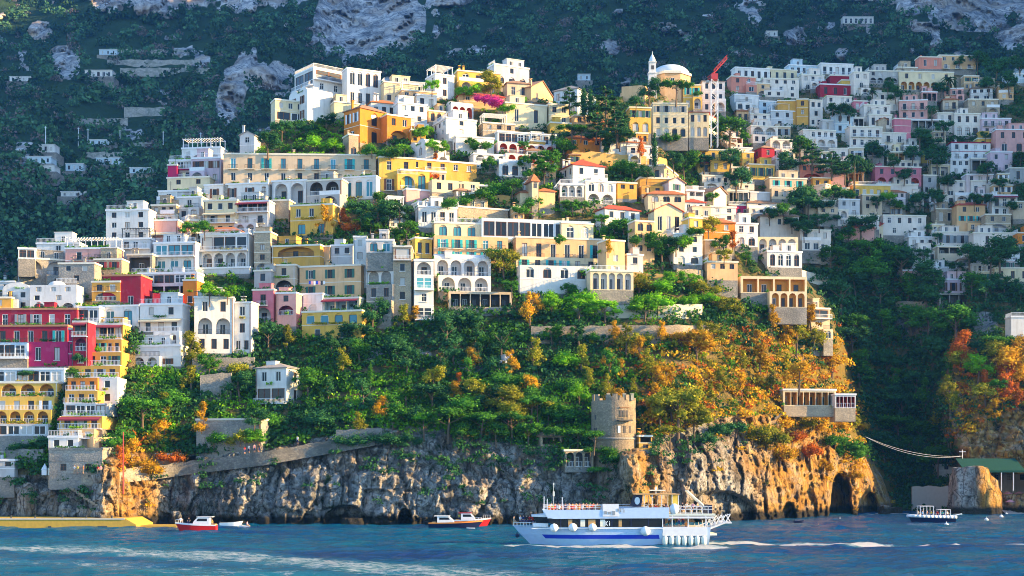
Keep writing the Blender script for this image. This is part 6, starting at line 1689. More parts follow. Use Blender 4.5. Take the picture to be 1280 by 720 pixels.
def far_wall(u0, u1, vt, vb, label):
    uu = np.linspace(u0, u1, 24); D = np.array([float(Dm(u, (vt+vb)/2)) for u in uu])-7; D[:] = np.minimum(D, D.mean()+2)
    o0 = P((u0+u1)/2, vb, D.mean()); mb = MB(); k = 1.2*fbm(uu*.2, 0, vt, 2, 3)
    T_ = [P(u, vt+j, d) for u, d, j in zip(uu, D, k)]; B_ = [P(u, vb+4, d) for u, d in zip(uu, D)]
    q = lambda p, dy=0: (p[0]-o0[0], p[1]-o0[1]+dy, p[2]-o0[2])
    for i in range(23): mb.quad(q(B_[i]), q(B_[i+1]), q(T_[i+1]), q(T_[i])); mb.quad(q(T_[i]), q(T_[i+1]), q(T_[i+1], 6), q(T_[i], 6))
    o = link('terrace_wall', mb.mesh('terrace_wall', ['far_stone']), None, o0); tag(o, label, 'wall', 'old terrace walls on the far mountain', 'thing')
stonemat('far_stone', (.34, .33, .30), (.50, .47, .42), (.2, .22, .17), .5)
far_wall(96, 160, 148, 155, 'long pale terrace wall on the left mountain, left half'); far_wall(155, 206, 134, 150, 'pale terrace wall on the left mountain, right half')
far_wall(126, 236, 62, 66, 'topmost terrace wall high on the left mountain'); far_wall(134, 250, 75, 81, 'second terrace wall from the top on the left mountain')
far_wall(150, 262, 85, 92, 'third terrace wall from the top on the left mountain'); far_wall(110, 190, 178, 182, 'terrace wall under the utility poles on the left mountain')
far_wall(108, 172, 190, 195, 'terrace wall below the utility poles beside the pale houses')
def pole(u, v0, v1, D, label, cat='utility pole', m='rail_white', r=.14, arms=True):
    s = D/F; b = MB(); H = (v1-v0)*s; b.tube((0, 0, -2), (0, 0, H), r, r*.6, 6)
    if arms: b.box(-.8, .8, -.06, .06, H-.6, H-.45)
    o = link('utility_pole' if arms else 'pole', b.mesh('pole', [m]), None, P(u, v1, D)); tag(o, label, cat)
for i, u in enumerate((57, 98, 110, 150, 204, 251)):
    pole(u, 158+i*1.5, 178+i*1.0, float(Dm(u, 178))-10, ['first', 'second', 'third', 'fourth', 'fifth', 'last'][i]+' pole from the left in the row crossing the far mountain', r=.3)
pole(467, 250, 286, 338, 'wooden pole in front of the dark trees right of the lemon yellow house', m='wood')
pole(154, 540, 604, 262, 'tall rusty pole among the orange bushes on the left cliff', 'pole', 'crane_red', arms=False)
pole(1203, 562, 588, 352, 'pole carrying the cable at the right side of the cove')
def cable():
    a, b_ = Vector(P(1082, 546, 338)), Vector(P(1203, 570, 352)); mb = MB()
    for k, sag in ((0, 3.0), (1, 4.0)):
        pr = None
        for i in range(17):
            t = i/16; p = a.lerp(b_, t)-a; p.z -= sag*4*t*(1-t)*.5
            if pr is not None: mb.tube(pr, p, .03, n=4)
            pr = p
    o = link('overhead_cable', mb.mesh('overhead_cable', ['rail_white']), None, tuple(a)); tag(o, 'white double cable sagging across the mouth of the ravine', 'cable')
cable()
# rock stack in front of the beach
def rock(u0, u1, vt, D, label, seed, sun_ochre=.6, name='rock', flat=1.0):
    s = D/F; w_ = (u1-u0)*s/2; z0 = CH+(HV-vt)/F*D; V, Fc = ico(4)
    V = np.asarray(V); n = fbm(V[:, 0]*1.6+seed, V[:, 1]*1.6, V[:, 2]*1.2, 4, seed); k = 1+.35*n
    sq = np.sign(V)*np.abs(V)**.75
    X = sq*k[:, None]*np.array([w_, w_*.8, z0+2]); X[:, 2] = np.minimum(X[:, 2], z0*(1+.10*n))
    det = fbm(X[:, 0]*.7, X[:, 1]*.7, X[:, 2]*.4, 4, seed+2)*.7; X[:, 0] += det; X[:, 1] += det
    me = npmesh(name, X, Fc, ['hill_ground']); setattr_(me, 'rock', np.ones(len(X))); setattr_(me, 'ochre', sstep(-.35*w_, .25*w_, X[:, 0])*sun_ochre*1.4+.0)  # sun-side flank tinted warmer in the colour itself
    o = link(name, me, None, ((((u0+u1)/2)-CU)*s, D+w_*.8, 0)); tag(o, label, 'rock'); return o
rock(1194, 1256, 586, 340, 'big square rock stack with a golden right flank beside the beach', 5, .9)
rock(1112, 1130, 634, 352, 'low grey boulder at the foot of the headland tip', 6, 0); rock(1100, 1114, 632, 344, 'pale boulder left of the low grey one at the headland tip', 8, .2)
rock(18, 42, 606, 266, 'rounded grey boulder leaning on the left cliff above the quay', 12, 0); rock(96, 126, 636, 262, 'brown boulder with stairs behind it near the quay end', 13, .5)
rock(428, 452, 648, 266, 'dark flat rock at the waterline in the middle of the cliff', 15, 0); rock(212, 226, 640, 268, 'upright grey rock rib behind the red motorboat', 17, 0)
# quay
def quay():
    D = 255.0; s = D/F; r = at('quay', 0, 660, D); tag(r, 'long low yellow quay running along the foot of the left cliff', 'quay')
    z1 = 12*s; x1 = 156*s; xl = -200*s
    b = MB(); b.box(xl, x1, 0, 12, -2, z1); b.poly([(x1, 0, -2), (x1+14*s, 0, -2), (x1+14*s, 0, z1*.35), (x1, 0, z1)]); b.quad((x1, 0, z1), (x1+14*s, 0, z1*.35), (x1+14*s, 12, z1*.35), (x1, 12, z1))
    b.quad((x1+14*s, 0, -2), (x1+14*s, 12, -2), (x1+14*s, 12, z1*.35), (x1+14*s, 0, z1*.35)); link('quay_wall', b.mesh('quay_wall', ['quay_yellow']), r)
    b = MB(); b.box(x1+14*s+.01, x1+60*s, 3, 9, -2, .35); link('landing_step', b.mesh('landing_step', ['quay_yellow']), r)
    b = MB(); b.box(xl, x1, -.12, 0, z1-.22, z1+.03); link('kerb', b.mesh('kerb', ['limewash']), r)
    for x in (60, 122): b = MB(); b.box(x*s, (x+ (4 if x == 60 else 12))*s, -.05, .02, .0, .38); link('recess', b.mesh('recess', ['interior_dark']), r)
def bollards():
    D = 255.6; s = D/F; z_q = CH-68*255/F+12*255/F
    for i, u in enumerate((14, 44, 78, 108, 140)):
        b = MB(); b.lathe([(.16, 0), (.13, .35), (.22, .42), (.22, .5), (0, .54)], 10); o = link('bollard', b.mesh('bollard', ['dark_metal']), None, ((u-CU)*s, D, z_q)); tag(o, ['first', 'second', 'third', 'fourth', 'fifth'][i]+' dark mooring bollard from the left on the yellow quay', 'bollard', 'bollards on the quay')
bollards()
plain('quay_yellow', (.58, .36, .06), .9, 0, .25)
quay()
def strip_stairs(pts, label, w_=1.6):
    mb = MB(); W = [Vector(P(u, v, float(Dt(u, v))-3.4)) for u, v in pts]; o0 = W[0].copy(); W = [p-o0 for p in W]
    for a, b_ in zip(W[:-1], W[1:]):
        n = max(3, int((b_-a).length/.6))
        for i in range(n):
            p, q_ = a.lerp(b_, i/n), a.lerp(b_, (i+1)/n); z = max(p.z, q_.z)
            mb.box(min(p.x, q_.x), max(p.x, q_.x)+.05, min(p.y, q_.y)+1.2, max(p.y, q_.y)+w_+4, z-.5, z)
    o = link('stairs', mb.mesh('stairs', ['garden_stone']), None, tuple(o0)); tag(o, label, 'stairs', kind='thing')
strip_stairs([(84, 608), (102, 620), (116, 630), (130, 640)], 'stone stairs descending the left cliff to the yellow quay')
strip_stairs([(970, 522), (990, 508)], 'short stairs climbing to the left end of the clifftop restaurant')
# ================================================================ boats
plain('hull_white', (.50, .65, .84), .35); plain('paint_white', (.80, .80, .80), .4); plain('hull_blue', (.02, .05, .50), .35); plain('hull_red', (.62, .02, .02), .3); plain('hull_navy', (.012, .018, .06), .3)
plain('boat_orange', (.75, .24, .04), .4); plain('deck_wood', (.42, .27, .14), .7); plain('boat_glass', (.012, .016, .022), .15); plain('fender_white', (.74, .80, .82), .4); plain('fender_cream', (.76, .78, .66), .5)
plain('umbrella_pink', (.72, .34, .38), .9); plain('umbrella_stripe', (.75, .70, .66), .9); plain('boat_yellow', (.80, .60, .10), .5); plain('canopy_tan', (.55, .34, .14), .8)
def hull(mb, L, beam, h0, h1, rake=.12, stern=.8, m=0, m2=None, band=.35, n=18, deck=None, draft=.5):
    """bow at x=-L/2; sheer height h0 at the bow, h1 at the stern; local z=0 is the waterline"""
    R = []
    for i in range(n+1):
        t = i/n; x = -L/2+L*t
        w_ = beam/2*min(1, (1-(1-min(1, t/.42))**2.0))*(1-(1-stern)*max(0, t-.6)/.4)
        w_ = max(w_, .03); hh = h1+(h0-h1)*(1-t)**2
        xl = x+L*rake*(1-t)**3            # the waterline starts behind the raked stem
        R.append([(xl+L*rake*.5*(1-t)**3, 0.0, -draft), (xl, w_*.82, 0.0), (xl*(1-band)+x*band, w_*(.82+.18*band), hh*band), (x, w_, hh)])
    for sg in (-1, 1):
        for i in range(n):
            for k in range(3):
                q_ = [(a[0], a[1]*sg, a[2]) for a in (R[i][k], R[i+1][k], R[i+1][k+1], R[i][k+1])]
                mb.quad(*(q_ if sg < 0 else q_[::-1]), m if (k == 2 or m2 is None) else m2)
    for k in range(3):
        a, b_ = R[n][k], R[n][k+1]; mb.quad((a[0], -a[1], a[2]), (a[0], a[1], a[2]), (b_[0], b_[1], b_[2]), (b_[0], -b_[1], b_[2]), m)
    d = .12 if deck is None else deck
    for i in range(n):
        a, b_ = R[i][3], R[i+1][3]; mb.quad((a[0], -a[1]*.97, a[2]-d), (b_[0], -b_[1]*.97, b_[2]-d), (b_[0], b_[1]*.97, b_[2]-d), (a[0], a[1]*.97, a[2]-d), m)
    return R
def ball(mb, x, y, z, r, m=0, sz=1):
    i = len(mb.v); 
    for v in ICOV: mb.v.append((x+v[0]*r, y+v[1]*r, z+v[2]*r*sz))
    for f in ICOF: mb.f.append(tuple(int(i+k) for k in f)); mb.m.append(m)
def smooth(me): me.polygons.foreach_set('use_smooth', [True]*len(me.polygons)); return me
FD = CH*F/(683-HV); FS = FD/F
def fx(u): return (u-774)*FS
def fz(v): return (683-v)*FS
def ferry():
    r = at('ferry', 774, 683, FD+3.5); tag(r, 'white double-deck passenger ferry with a blue stripe crowded with people', 'ferry')
    def box(nm, u0, u1, v0, v1, y0, y1, mat, par=None):
        b = MB(); b.box(fx(u0), fx(u1), y0, y1, fz(v1), fz(v0)); return link(nm, b.mesh(nm, [mat]), par or r)
    # hull, bow to the left; its stations follow the photographed profile
    b = MB(); n = 26; R = []
    for i in range(n+1):
        t = i/n; u = 638+(886-638)*t; ul = 664+(884-664)*t
        w_ = max(.05, 3.5*min(1, 1-(1-min(1, t/.36))**2.2)); top = np.interp(u, [638, 660, 700, 826, 886], [655.5, 656.5, 657.2, 657.2, 657.2])
        um = ul+(u-ul)*.5
        R.append([(fx(ul+4), 0, -1.0), (fx(ul), w_*.80, -.02), (fx(ul+(u-ul)*.42), w_*.93, fz(672)), (fx(ul+(u-ul)*.62), w_*.96, fz(667)), (fx(u), w_, fz(top))])
    for sg in (-1, 1):
        for i in range(n):
            for k in range(4):
                q_ = [(a[0], a[1]*sg, a[2]) for a in (R[i][k], R[i+1][k], R[i+1][k+1], R[i][k+1])]
                um = 638+(886-638)*(i+.5)/n
                b.quad(*(q_ if sg < 0 else q_[::-1]), 1 if (k == 2 and 668 < um < 822) else 0)
    for k in range(4):
        a, c = R[n][k], R[n][k+1]; b.quad((a[0], -a[1], a[2]), (a[0], a[1], a[2]), (c[0], c[1], c[2]), (c[0], -c[1], c[2]))
    for i in range(n):
        a, c = R[i][4], R[i+1][4]; b.quad((a[0], -a[1], a[2]-.1), (c[0], -c[1], c[2]-.1), (c[0], c[1], c[2]-.1), (a[0], a[1], a[2]-.1), 2)
    link('hull', b.mesh('hull', ['hull_white', 'hull_blue', 'deck_wood']), r)
    box('rubbing_strake', 662, 826, 658.2, 659.4, -3.62, -3.5, 'paint_white')
    # dark glazed saloon with cream curtains
    sal = box('saloon', 700, 826, 647, 657.3, -3.3, 3.3, 'boat_glass')
    for k, u in enumerate((698, 722, 746, 762, 786, 808)): box('window_post', u, u+1.2, 647, 657, -3.33, -3.3, 'hull_navy', sal)
    for u, w_, m in ((708, 5, 'canopy_tan'), (722, 7, 'fender_cream'), (733, 9, 'canopy_tan'), (748, 6, 'fender_cream'), (771, 4, 'canopy_tan')): box('curtain', u, u+w_, 648, 656.8, -3.318, -3.301, m, sal)
    b = MB()   # K I marks on the saloon glass
    x0, z0 = fx(753.5), fz(655.5); y = -3.345
    def bar(x, z, w2, h2): b.box(x0+x, x0+x+w2, y, y+.03, z0+z, z0+z+h2)
    bar(0, 0, .12, .62); b.poly([(x0+.12, y, z0+.26), (x0+.34, y, z0), (x0+.48, y, z0), (x0+.2, y, z0+.36)]); b.poly([(x0+.12, y, z0+.26), (x0+.2, y, z0+.24), (x0+.46, y, z0+.62), (x0+.32, y, z0+.62)]); bar(.62, 0, .11, .44); bar(.62, .51, .11, .11)
    link('lettering', b.mesh('lettering', ['fender_white']), sal)
    # sloping front windows under the upper deck
    b = MB(); b.poly([(fx(663), -2.4, fz(643.5)), (fx(668), -2.6, fz(652)), (fx(684), -3.3, fz(652)), (fx(700), -3.3, fz(657)), (fx(700), -3.3, fz(646)), (fx(683), -3.3, fz(645))])
    b.poly([(fx(663), 2.4, fz(643.5)), (fx(663), -2.4, fz(643.5)), (fx(668), -2.6, fz(652)), (fx(668), 2.6, fz(652))][::-1]); b.quad((fx(663), -2.4, fz(643.5)), (fx(700), -3.3, fz(645)), (fx(700), 3.3, fz(645)), (fx(663), 2.4, fz(643.5)))
    link('front_windows', b.mesh('front_windows', ['boat_glass']), r)
    box('forward_locker', 664, 683, 652.5, 657, -2.9, 2.9, 'paint_white')
    b = MB(); b.quad((fx(662), -2.7, fz(643)), (fx(686), -3.4, fz(641)), (fx(686), 3.4, fz(641)), (fx(662), 2.7, fz(643))); b.quad((fx(662), -2.7, fz(643)), (fx(662), -2.7, fz(644.2)), (fx(690), -3.4, fz(645.5)), (fx(686), -3.4, fz(641)))
    link('front_roof', b.mesh('front_roof', ['paint_white']), r)
    # upper deck
    b = MB(); y0 = -3.5
    b.poly([(fx(676), y0, fz(636)), (fx(682), y0, fz(645.5)), (fx(690), y0, fz(647)), (fx(834), y0, fz(646)), (fx(834), y0, fz(632.5)), (fx(790), y0, fz(633)), (fx(752), y0, fz(635.5))])
    b.poly([(fx(676), 3.5, fz(636)), (fx(682), 3.5, fz(645.5)), (fx(690), 3.5, fz(647)), (fx(834), 3.5, fz(646)), (fx(834), 3.5, fz(632.5)), (fx(790), 3.5, fz(633)), (fx(752), 3.5, fz(635.5))][::-1])
    b.quad((fx(676), y0, fz(636)), (fx(676), 3.5, fz(636)), (fx(682), 3.5, fz(645.5)), (fx(682), y0, fz(645.5)))
    link('upper_bulwark', b.mesh('upper_bulwark', ['hull_white']), r)
    box('upper_deck', 682, 890, 644, 646.4, -3.45, 3.45, 'paint_white')
    box('deck_box', 751, 771, 628.5, 644, -3.56, -2.2, 'paint_white'); 
    b = MB()   # two panels of grey signs on the upper bulwark
    for (u, v, w2, h2) in ((753, 637, 3, 4), (757.5, 638, 4, 3), (763, 637, 3.5, 5), (769.5, 634, 2, 3.5), (773, 633.5, 1, 5), (775, 634, 2.6, 1), (777, 636, 1, 3)): b.box(fx(u), fx(u+w2), -3.60, -3.565, fz(v+h2), fz(v))
    link('sign_marks', b.mesh('sign_marks', ['grey_shutter']), r)
    # rail, stanchions, bench backs
    b = MB()
    for v in (630.5, 633): b.box(fx(678), fx(750), -3.45, -3.40, fz(v)-.03, fz(v)+.03); b.box(fx(678), fx(834), 3.4, 3.45, fz(v)-.03, fz(v)+.03)
    for u in range(678, 752, 8): b.box(fx(u)-.03, fx(u)+.03, -3.46, -3.40, fz(637), fz(630)); b.box(fx(u)-.03, fx(u)+.03, 3.40, 3.46, fz(645), fz(630))
    for u, h in ((678, 619), (682, 622), (701, 620)): b.box(fx(u)-.06, fx(u)+.06, -2, -1.88, fz(645), fz(h))
    link('railing', b.mesh('railing', ['rail_white']), r)
    b = MB()
    for u in range(692, 750, 9): b.box(fx(u), fx(u+6), -2.6, 2.6, fz(645), fz(641)); b.box(fx(u+5), fx(u+6), -2.6, 2.6, fz(641), fz(638))
    link('benches', b.mesh('benches', ['boat_orange']), r)
    # wheelhouse with oval port and sun roof
    b = MB(); y0 = -2.4
    pf = [(fx(789), fz(632)), (fx(794), fz(618)), (fx(802), fz(617)), (fx(800), fz(632))]
    for yy, rv in ((y0, 0), (2.4, 1)): pts = [(p[0], yy, p[1]) for p in pf]; b.poly(pts[::-1] if not rv else pts)
    for i in range(4): a, c = pf[i], pf[(i+1) % 4]; b.quad((a[0], y0, a[1]), (a[0], 2.4, a[1]), (c[0], 2.4, c[1]), (c[0], y0, c[1]))
    wh = link('wheelhouse', b.mesh('wheelhouse', ['hull_navy']), r)
    b = MB(); b.lathe([(0, 0), (.42, 0), (.42, .05)], 20); me = b.mesh('oval_port', ['fender_white']); o = link('oval_port', me, wh, (fx(795), y0-.02, fz(624.5))); o.rotation_euler = (pi/2, 0, 0); o.scale = (.9, 1.25, 1)
    box('sun_roof', 793, 848, 615.8, 617, -2.9, 2.9, 'canopy_tan')
    b = MB()
    for u in (803, 813, 825, 838, 846):
        for y in (-2.8, 2.7): b.box(fx(u), fx(u)+.09, y, y+.09, fz(645), fz(617))
    link('roof_post', b.mesh('roof_post', ['paint_white']), r)
    box('mast_platform', 812, 832, 611, 612.3, -.8, .8, 'fender_cream'); box('mast', 820, 821.5, 607, 616, -.1, .1, 'rail_white')
    box('console', 839, 846, 617, 630, -2.2, 2.2, 'boat_yellow')
    # stern
    box('aft_deck_roof', 834, 892, 640.6, 643, -3.4, 3.4, 'fender_cream')
    b = MB(); b.lathe([(0, -.5), (.55, -.45), (.7, 0), (.55, .45), (0, .5)], 16); me = smooth(b.mesh('raft_canister', ['fender_white']))
    o = link('raft_canister', me, r, (fx(841), -3.0, fz(635))); o.rotation_euler = (pi/2, 0, 0); o.scale = (1, 1.15, 1)
    box('stern_bulwark', 826, 881, 657, 668, -3.6, 3.4, 'paint_white')
    b = MB()
    for v in (631.5, 635): b.box(fx(846), fx(888), 3.27, 3.35, fz(v)-.04, fz(v)+.04)
    for u in range(848, 888, 7): b.box(fx(u)-.04, fx(u)+.04, 3.27, 3.35, fz(641), fz(631))
    link('stern_railing', b.mesh('stern_railing', ['rail_white']), r); b = MB()
    for u in range(848, 888, 7): b.box(fx(u)-.04, fx(u)+.04, -3.35, -3.27, fz(641), fz(631))
    for v in (631.5, 635): b.box(fx(846), fx(888), -3.35, -3.27, fz(v)-.04, fz(v)+.04)
    for u in (826, 838, 858, 880): b.box(fx(u)-.06, fx(u)+.06, -3.4, -3.28, fz(668), fz(643))
    link('stern_railing', b.mesh('stern_railing', ['rail_white']), r)
    b = MB(); b.tube((fx(879), -1, fz(630)), (fx(860), -1, fz(612.5)), .16, .12, 6); b.tube((fx(879), 1, fz(630)), (fx(860), 1, fz(612.5)), .16, .12, 6); b.tube((fx(879), -1, fz(630)), (fx(888), -1, fz(642)), .14, n=6); b.tube((fx(860), -1, fz(612.5)), (fx(860), 1, fz(612.5)), .1, n=6)
    link('davit', b.mesh('davit', ['fender_cream']), r)
    b = MB(); b.box(fx(883), fx(889), -2.6, 2.6, fz(643), fz(630)); link('engine_casing', b.mesh('engine_casing', ['hull_navy']), r)
    # hinged gangway reaching out over the stern
    b = MB(); b.tube((fx(864), -2.4, fz(668)), (fx(908), -2.4, fz(651)), .14, n=6); b.tube((fx(864), 2.4, fz(668)), (fx(908), 2.4, fz(651)), .14, n=6)
    b.quad((fx(864), -2.4, fz(668)), (fx(908), -2.4, fz(651)), (fx(908), 2.4, fz(651)), (fx(864), 2.4, fz(668)))
    for t in range(9):
        x = fx(868+t*5); zb = fz(667-t*2.0)
        for y in (-2.4, 2.4): b.box(x-.04, x+.04, y-.04, y+.04, zb, zb+1.15)
    b.tube((fx(868), -2.4, fz(667)+1.1), (fx(912), -2.4, fz(641)), .06, n=5); b.box(fx(904), fx(914), -2.4, 2.4, fz(653), fz(651.5))
    for t in range(5): b.tube((fx(882+t*6), -2.4, fz(655-t)), (fx(888+t*6), -2.4, fz(644-t*.6)), .07, n=5); b.tube((fx(888+t*6), -2.4, fz(655-t)), (fx(882+t*6), -2.4, fz(644-t*.6)), .07, n=5)
    link('gangway', b.mesh('gangway', ['paint_white']), r)
    b = MB(); b.box(fx(880), fx(895), -2.6, 2.6, fz(668), fz(665.5)); link('swim_platform', b.mesh('swim_platform', ['fender_cream']), r)
    # row of hanging fenders and four round ones
    for k in range(7):
        b = MB(); x = fx(829+k*8); b.lathe([(0, fz(682)), (.30, fz(681)), (.42, fz(676)), (.40, fz(671)), (.15, fz(668))], 10, 0, x, -3.62); link('fender', smooth(b.mesh('fender', ['fender_cream'])), r)
    for u, v, q_ in ((690, 658, 1), (713.5, 657.5, 1), (738, 657.5, .95), (804, 662, 1.12)):
        b = MB(); ball(b, 0, 0, 0, 5.6*FS*q_); link('round_fender', smooth(b.mesh('round_fender', ['fender_white'])), r, (fx(u), -3.95, fz(v)))
    b = MB(); b.box(fx(639), fx(640), -.1, .1, fz(656), fz(648)); link('bow_post', b.mesh('bow_post', ['fender_cream']), r)
    b = MB(); b.tube((fx(642), -.2, fz(669)), (fx(647), -.2, fz(669)), .22, n=6); b.tube((fx(644), -.2, fz(672)), (fx(644), -.2, fz(665)), .1, n=6); link('anchor', b.mesh('anchor', ['hull_navy']), r)
    b = MB()
    for u in range(640, 664, 4): b.box(fx(u)-.03, fx(u)+.03, -1.1-.05*(u-640), -1.04-.05*(u-640), fz(657), fz(652))
    b.tube((fx(640), -1.1, fz(652)), (fx(662), -2.2, fz(652)), .04, n=4); link('bow_railing', b.mesh('bow_railing', ['rail_white']), r)
    b = MB(); b.box(fx(690.2), fx(690.8), 0, .1, fz(645), fz(602)); b.box(fx(689.5), fx(692), -.1, .2, fz(619), fz(613)); b.box(fx(689.8), fx(691.4), -.1, .1, fz(605), fz(602)); link('light_mast', b.mesh('light_mast', ['fender_cream']), r)
ferry()
def motorboat(u0, u1, vw, label, hm, cab, flip=False, D=None, h=(1.5, 1.1), trim='paint_white', cabm='paint_white', top=None):
    """cab: (start, end, height) fractions of the length from the bow"""
    D = CH*F/(vw-HV) if D is None else D; s = D/F; L = (u1-u0)*s
    r = at('motorboat', (u0+u1)/2, HV+CH*F/D, D, pi if flip else 0); tag(r, label, 'boat')
    b = MB(); hull(b, L, L*.32, h[0], h[1], .12, .85, 0, None); link('hull', b.mesh('hull', [hm]), r)
    b = MB(); R = hull(MB(), L, L*.325, h[0]+.12, h[1]+.12, .12, .85)
    for sg in (-1, 1):
        for i in range(18):
            a, c = R[i][3], R[i+1][3]; q_ = [(a[0], a[1]*sg, a[2]-.22), (c[0], c[1]*sg, c[2]-.22), (c[0], c[1]*sg*1.01, c[2]), (a[0], a[1]*sg*1.01, a[2])]; b.quad(*(q_ if sg < 0 else q_[::-1]))
    link('gunwale', b.mesh('gunwale', [trim]), r)
    a, c, hh = cab; x0, x1 = -L/2+L*a, -L/2+L*c; w_ = L*.12; zb = h[1]*.9
    b = MB(); pf = [(x0, zb), (x1, zb), (x1, zb+hh), (x0+(x1-x0)*.35, zb+hh), (x0+(x1-x0)*.12, zb+hh*.55)]
    for yy, rv in ((-w_, 0), (w_, 1)): pts = [(p[0], yy, p[1]) for p in pf]; b.poly(pts if not rv else pts[::-1])
    for i in range(5): p, q_ = pf[i], pf[(i+1) % 5]; b.quad((p[0], -w_, p[1]), (p[0], w_, p[1]), (q_[0], w_, q_[1]), (q_[0], -w_, q_[1]))
    cb = link('cabin', b.mesh('cabin', [cabm]), r)
    b = MB(); z0, z1 = zb+hh*.55, zb+hh*.85; xa, xb = x0+(x1-x0)*.34, x1-(x1-x0)*.12
    for sg in (-1, 1): b = MB(); yy = sg*(w_+.012); b.quad((xa-.2, yy, z0), (xb, yy, z0), (xb, yy, z1), (xa+.05, yy, z1)); link('cabin_window', b.mesh('cabin_window', ['boat_glass']), cb)
    b = MB(); b.box(x0+(x1-x0)*.28, x1+(x1-x0)*.18, -w_*1.1, w_*1.1, zb+hh+.003, zb+hh+.11); link('cabin_roof', b.mesh('cabin_roof', [top or cabm]), r)
    b = MB(); b.box(x1+.3, x1+1.0, -w_, w_, zb-.2, zb+.35); link('stern_seat', b.mesh('stern_seat', ['canopy_tan']), r)
    b = MB()
    for t in (.03, .09, .15, .21): b.tube((-L/2+L*t, -L*.05-L*t*.3, h[0]*.9), (-L/2+L*t, -L*.05-L*t*.3, h[0]+.6), .03, n=4)
    b.tube((-L/2+L*.03, -L*.059, h[0]+.6), (-L/2+L*.21, -L*.113, h[0]+.6), .03, n=4); link('pulpit', b.mesh('pulpit', ['rail_white']), r)
    return r, s, L
motorboat(219, 271, 664.5, 'bright red motorboat with a white cabin near the end of the yellow quay', 'hull_red', (.42, .84, 1.5), top='paint_white')
motorboat(536, 604, 661.5, 'long navy blue motorboat with white cabin, in front of the red one', 'hull_navy', (.52, .84, 1.35), True, trim='boat_orange')
motorboat(566, 614, 658, 'red motorboat with red roof moored behind the navy blue one', 'hull_red', (.40, .78, 1.5), True, D=264, h=(1.6, 1.2), top='hull_red')
def dinghy(u0, u1, vw, label, hm, h=.7, flip=False, D=None):
    D = CH*F/(vw-HV) if D is None else D; s = D/F; L = (u1-u0)*s
    r = at('dinghy', (u0+u1)/2, HV+CH*F/D, D, pi if flip else 0); tag(r, label, 'dinghy')
    b = MB(); hull(b, L, L*.34, h*1.5, h, .12, .8, deck=h*.5); link('hull', b.mesh('hull', [hm]), r)
    for t in (.4, .66): b = MB(); b.box(-L/2+L*t, -L/2+L*t+.3, -L*.14, L*.14, h*.75, h*.82); link('thwart', b.mesh('thwart', ['deck_wood']), r)
    b = MB(); b.box(L/2-.05, L/2+.22, -.16, .16, .05, h*1.35); link('outboard_motor', b.mesh('outboard_motor', ['hull_navy']), r)
dinghy(275, 304, 658.5, 'pale empty tender moored right of the red motorboat', 'fender_white', .75, True)
dinghy(298, 322, 660.5, 'small low white dinghy carrying one sitting person near the cliff', 'paint_white', .4)
dinghy(993, 1005, 654.5, 'tiny dark dinghy on open water below the golden cliff', 'hull_navy', .5, True)
dinghy(582, 594, 661.8, 'tiny white inflatable tied beside the navy motorboat', 'paint_white', .3)
def tripboat():
    D = CH*F/(654-HV); s = D/F; L = 62*s; r = at('excursion_boat', 1164, 654, D); tag(r, 'open excursion boat with two white canopy frames full of people at right', 'boat')
    b = MB(); hull(b, L*.92, 3.0, 1.4, 1.1, .08, .9); link('hull', b.mesh('hull', ['hull_navy']), r)
    b = MB(); z = 1.25
    for sg in (-1, 1):
        pr = (-L*.48, 0, z+.25)
        for i in range(1, 13): t = i/12; c = (-L*.48+L*.95*t, sg*1.45*min(1, (t*3.2))**.6, z+.25*(1-t)); b.tube(pr, c, .30, n=8); pr = c
    link('tube', smooth(b.mesh('tube', ['paint_white'])), r)
    for x0, x1, h in ((-L*.26, L*.02, 3.4), (L*.14, L*.36, 2.7)):
        b = MB(); b.box(x0, x1, -1.2, 1.2, h, h+.1); cp = link('canopy', b.mesh('canopy', ['paint_white']), r)
        b = MB()
        for x in (x0+.1, (x0+x1)/2, x1-.1):
            for y in (-1.15, 1.1): b.box(x-.05, x+.05, y-.02, y+.08, 1.2, h)
        link('canopy_frame', b.mesh('canopy_frame', ['rail_white']), cp)
    b = MB(); b.poly([(L*.30, -.3, 1.2), (L*.62, -.3, 1.9), (L*.62, .3, 1.9), (L*.30, .3, 1.2)]); b.tube((L*.3, 0, 1.2), (L*.62, 0, 1.9), .12, n=6); link('boarding_plank', b.mesh('boarding_plank', ['fender_white']), r)
tripboat()
for u, v, rr_, lab in ((1233, 650.5, .45, 'white buoy floating left of the other two near the rock stack'), (1251.5, 647, .5, 'largest white buoy floating in front of the golden rock stack'), (1258, 643.5, .35, 'small white buoy closest to the umbrella beach'), (1183, 657, .45, 'white buoy at the stern of the excursion boat'), (1050, 650, .35, 'small pale buoy below the sea cave')):
    D = CH*F/(v-HV); b = MB(); ball(b, 0, 0, .1, rr_); b.tube((0, 0, rr_), (0, 0, rr_+.35), .06, n=5); o = link('buoy', smooth(b.mesh('buoy', ['fender_white'])), None, P(u, v, D)); tag(o, lab, 'buoy')
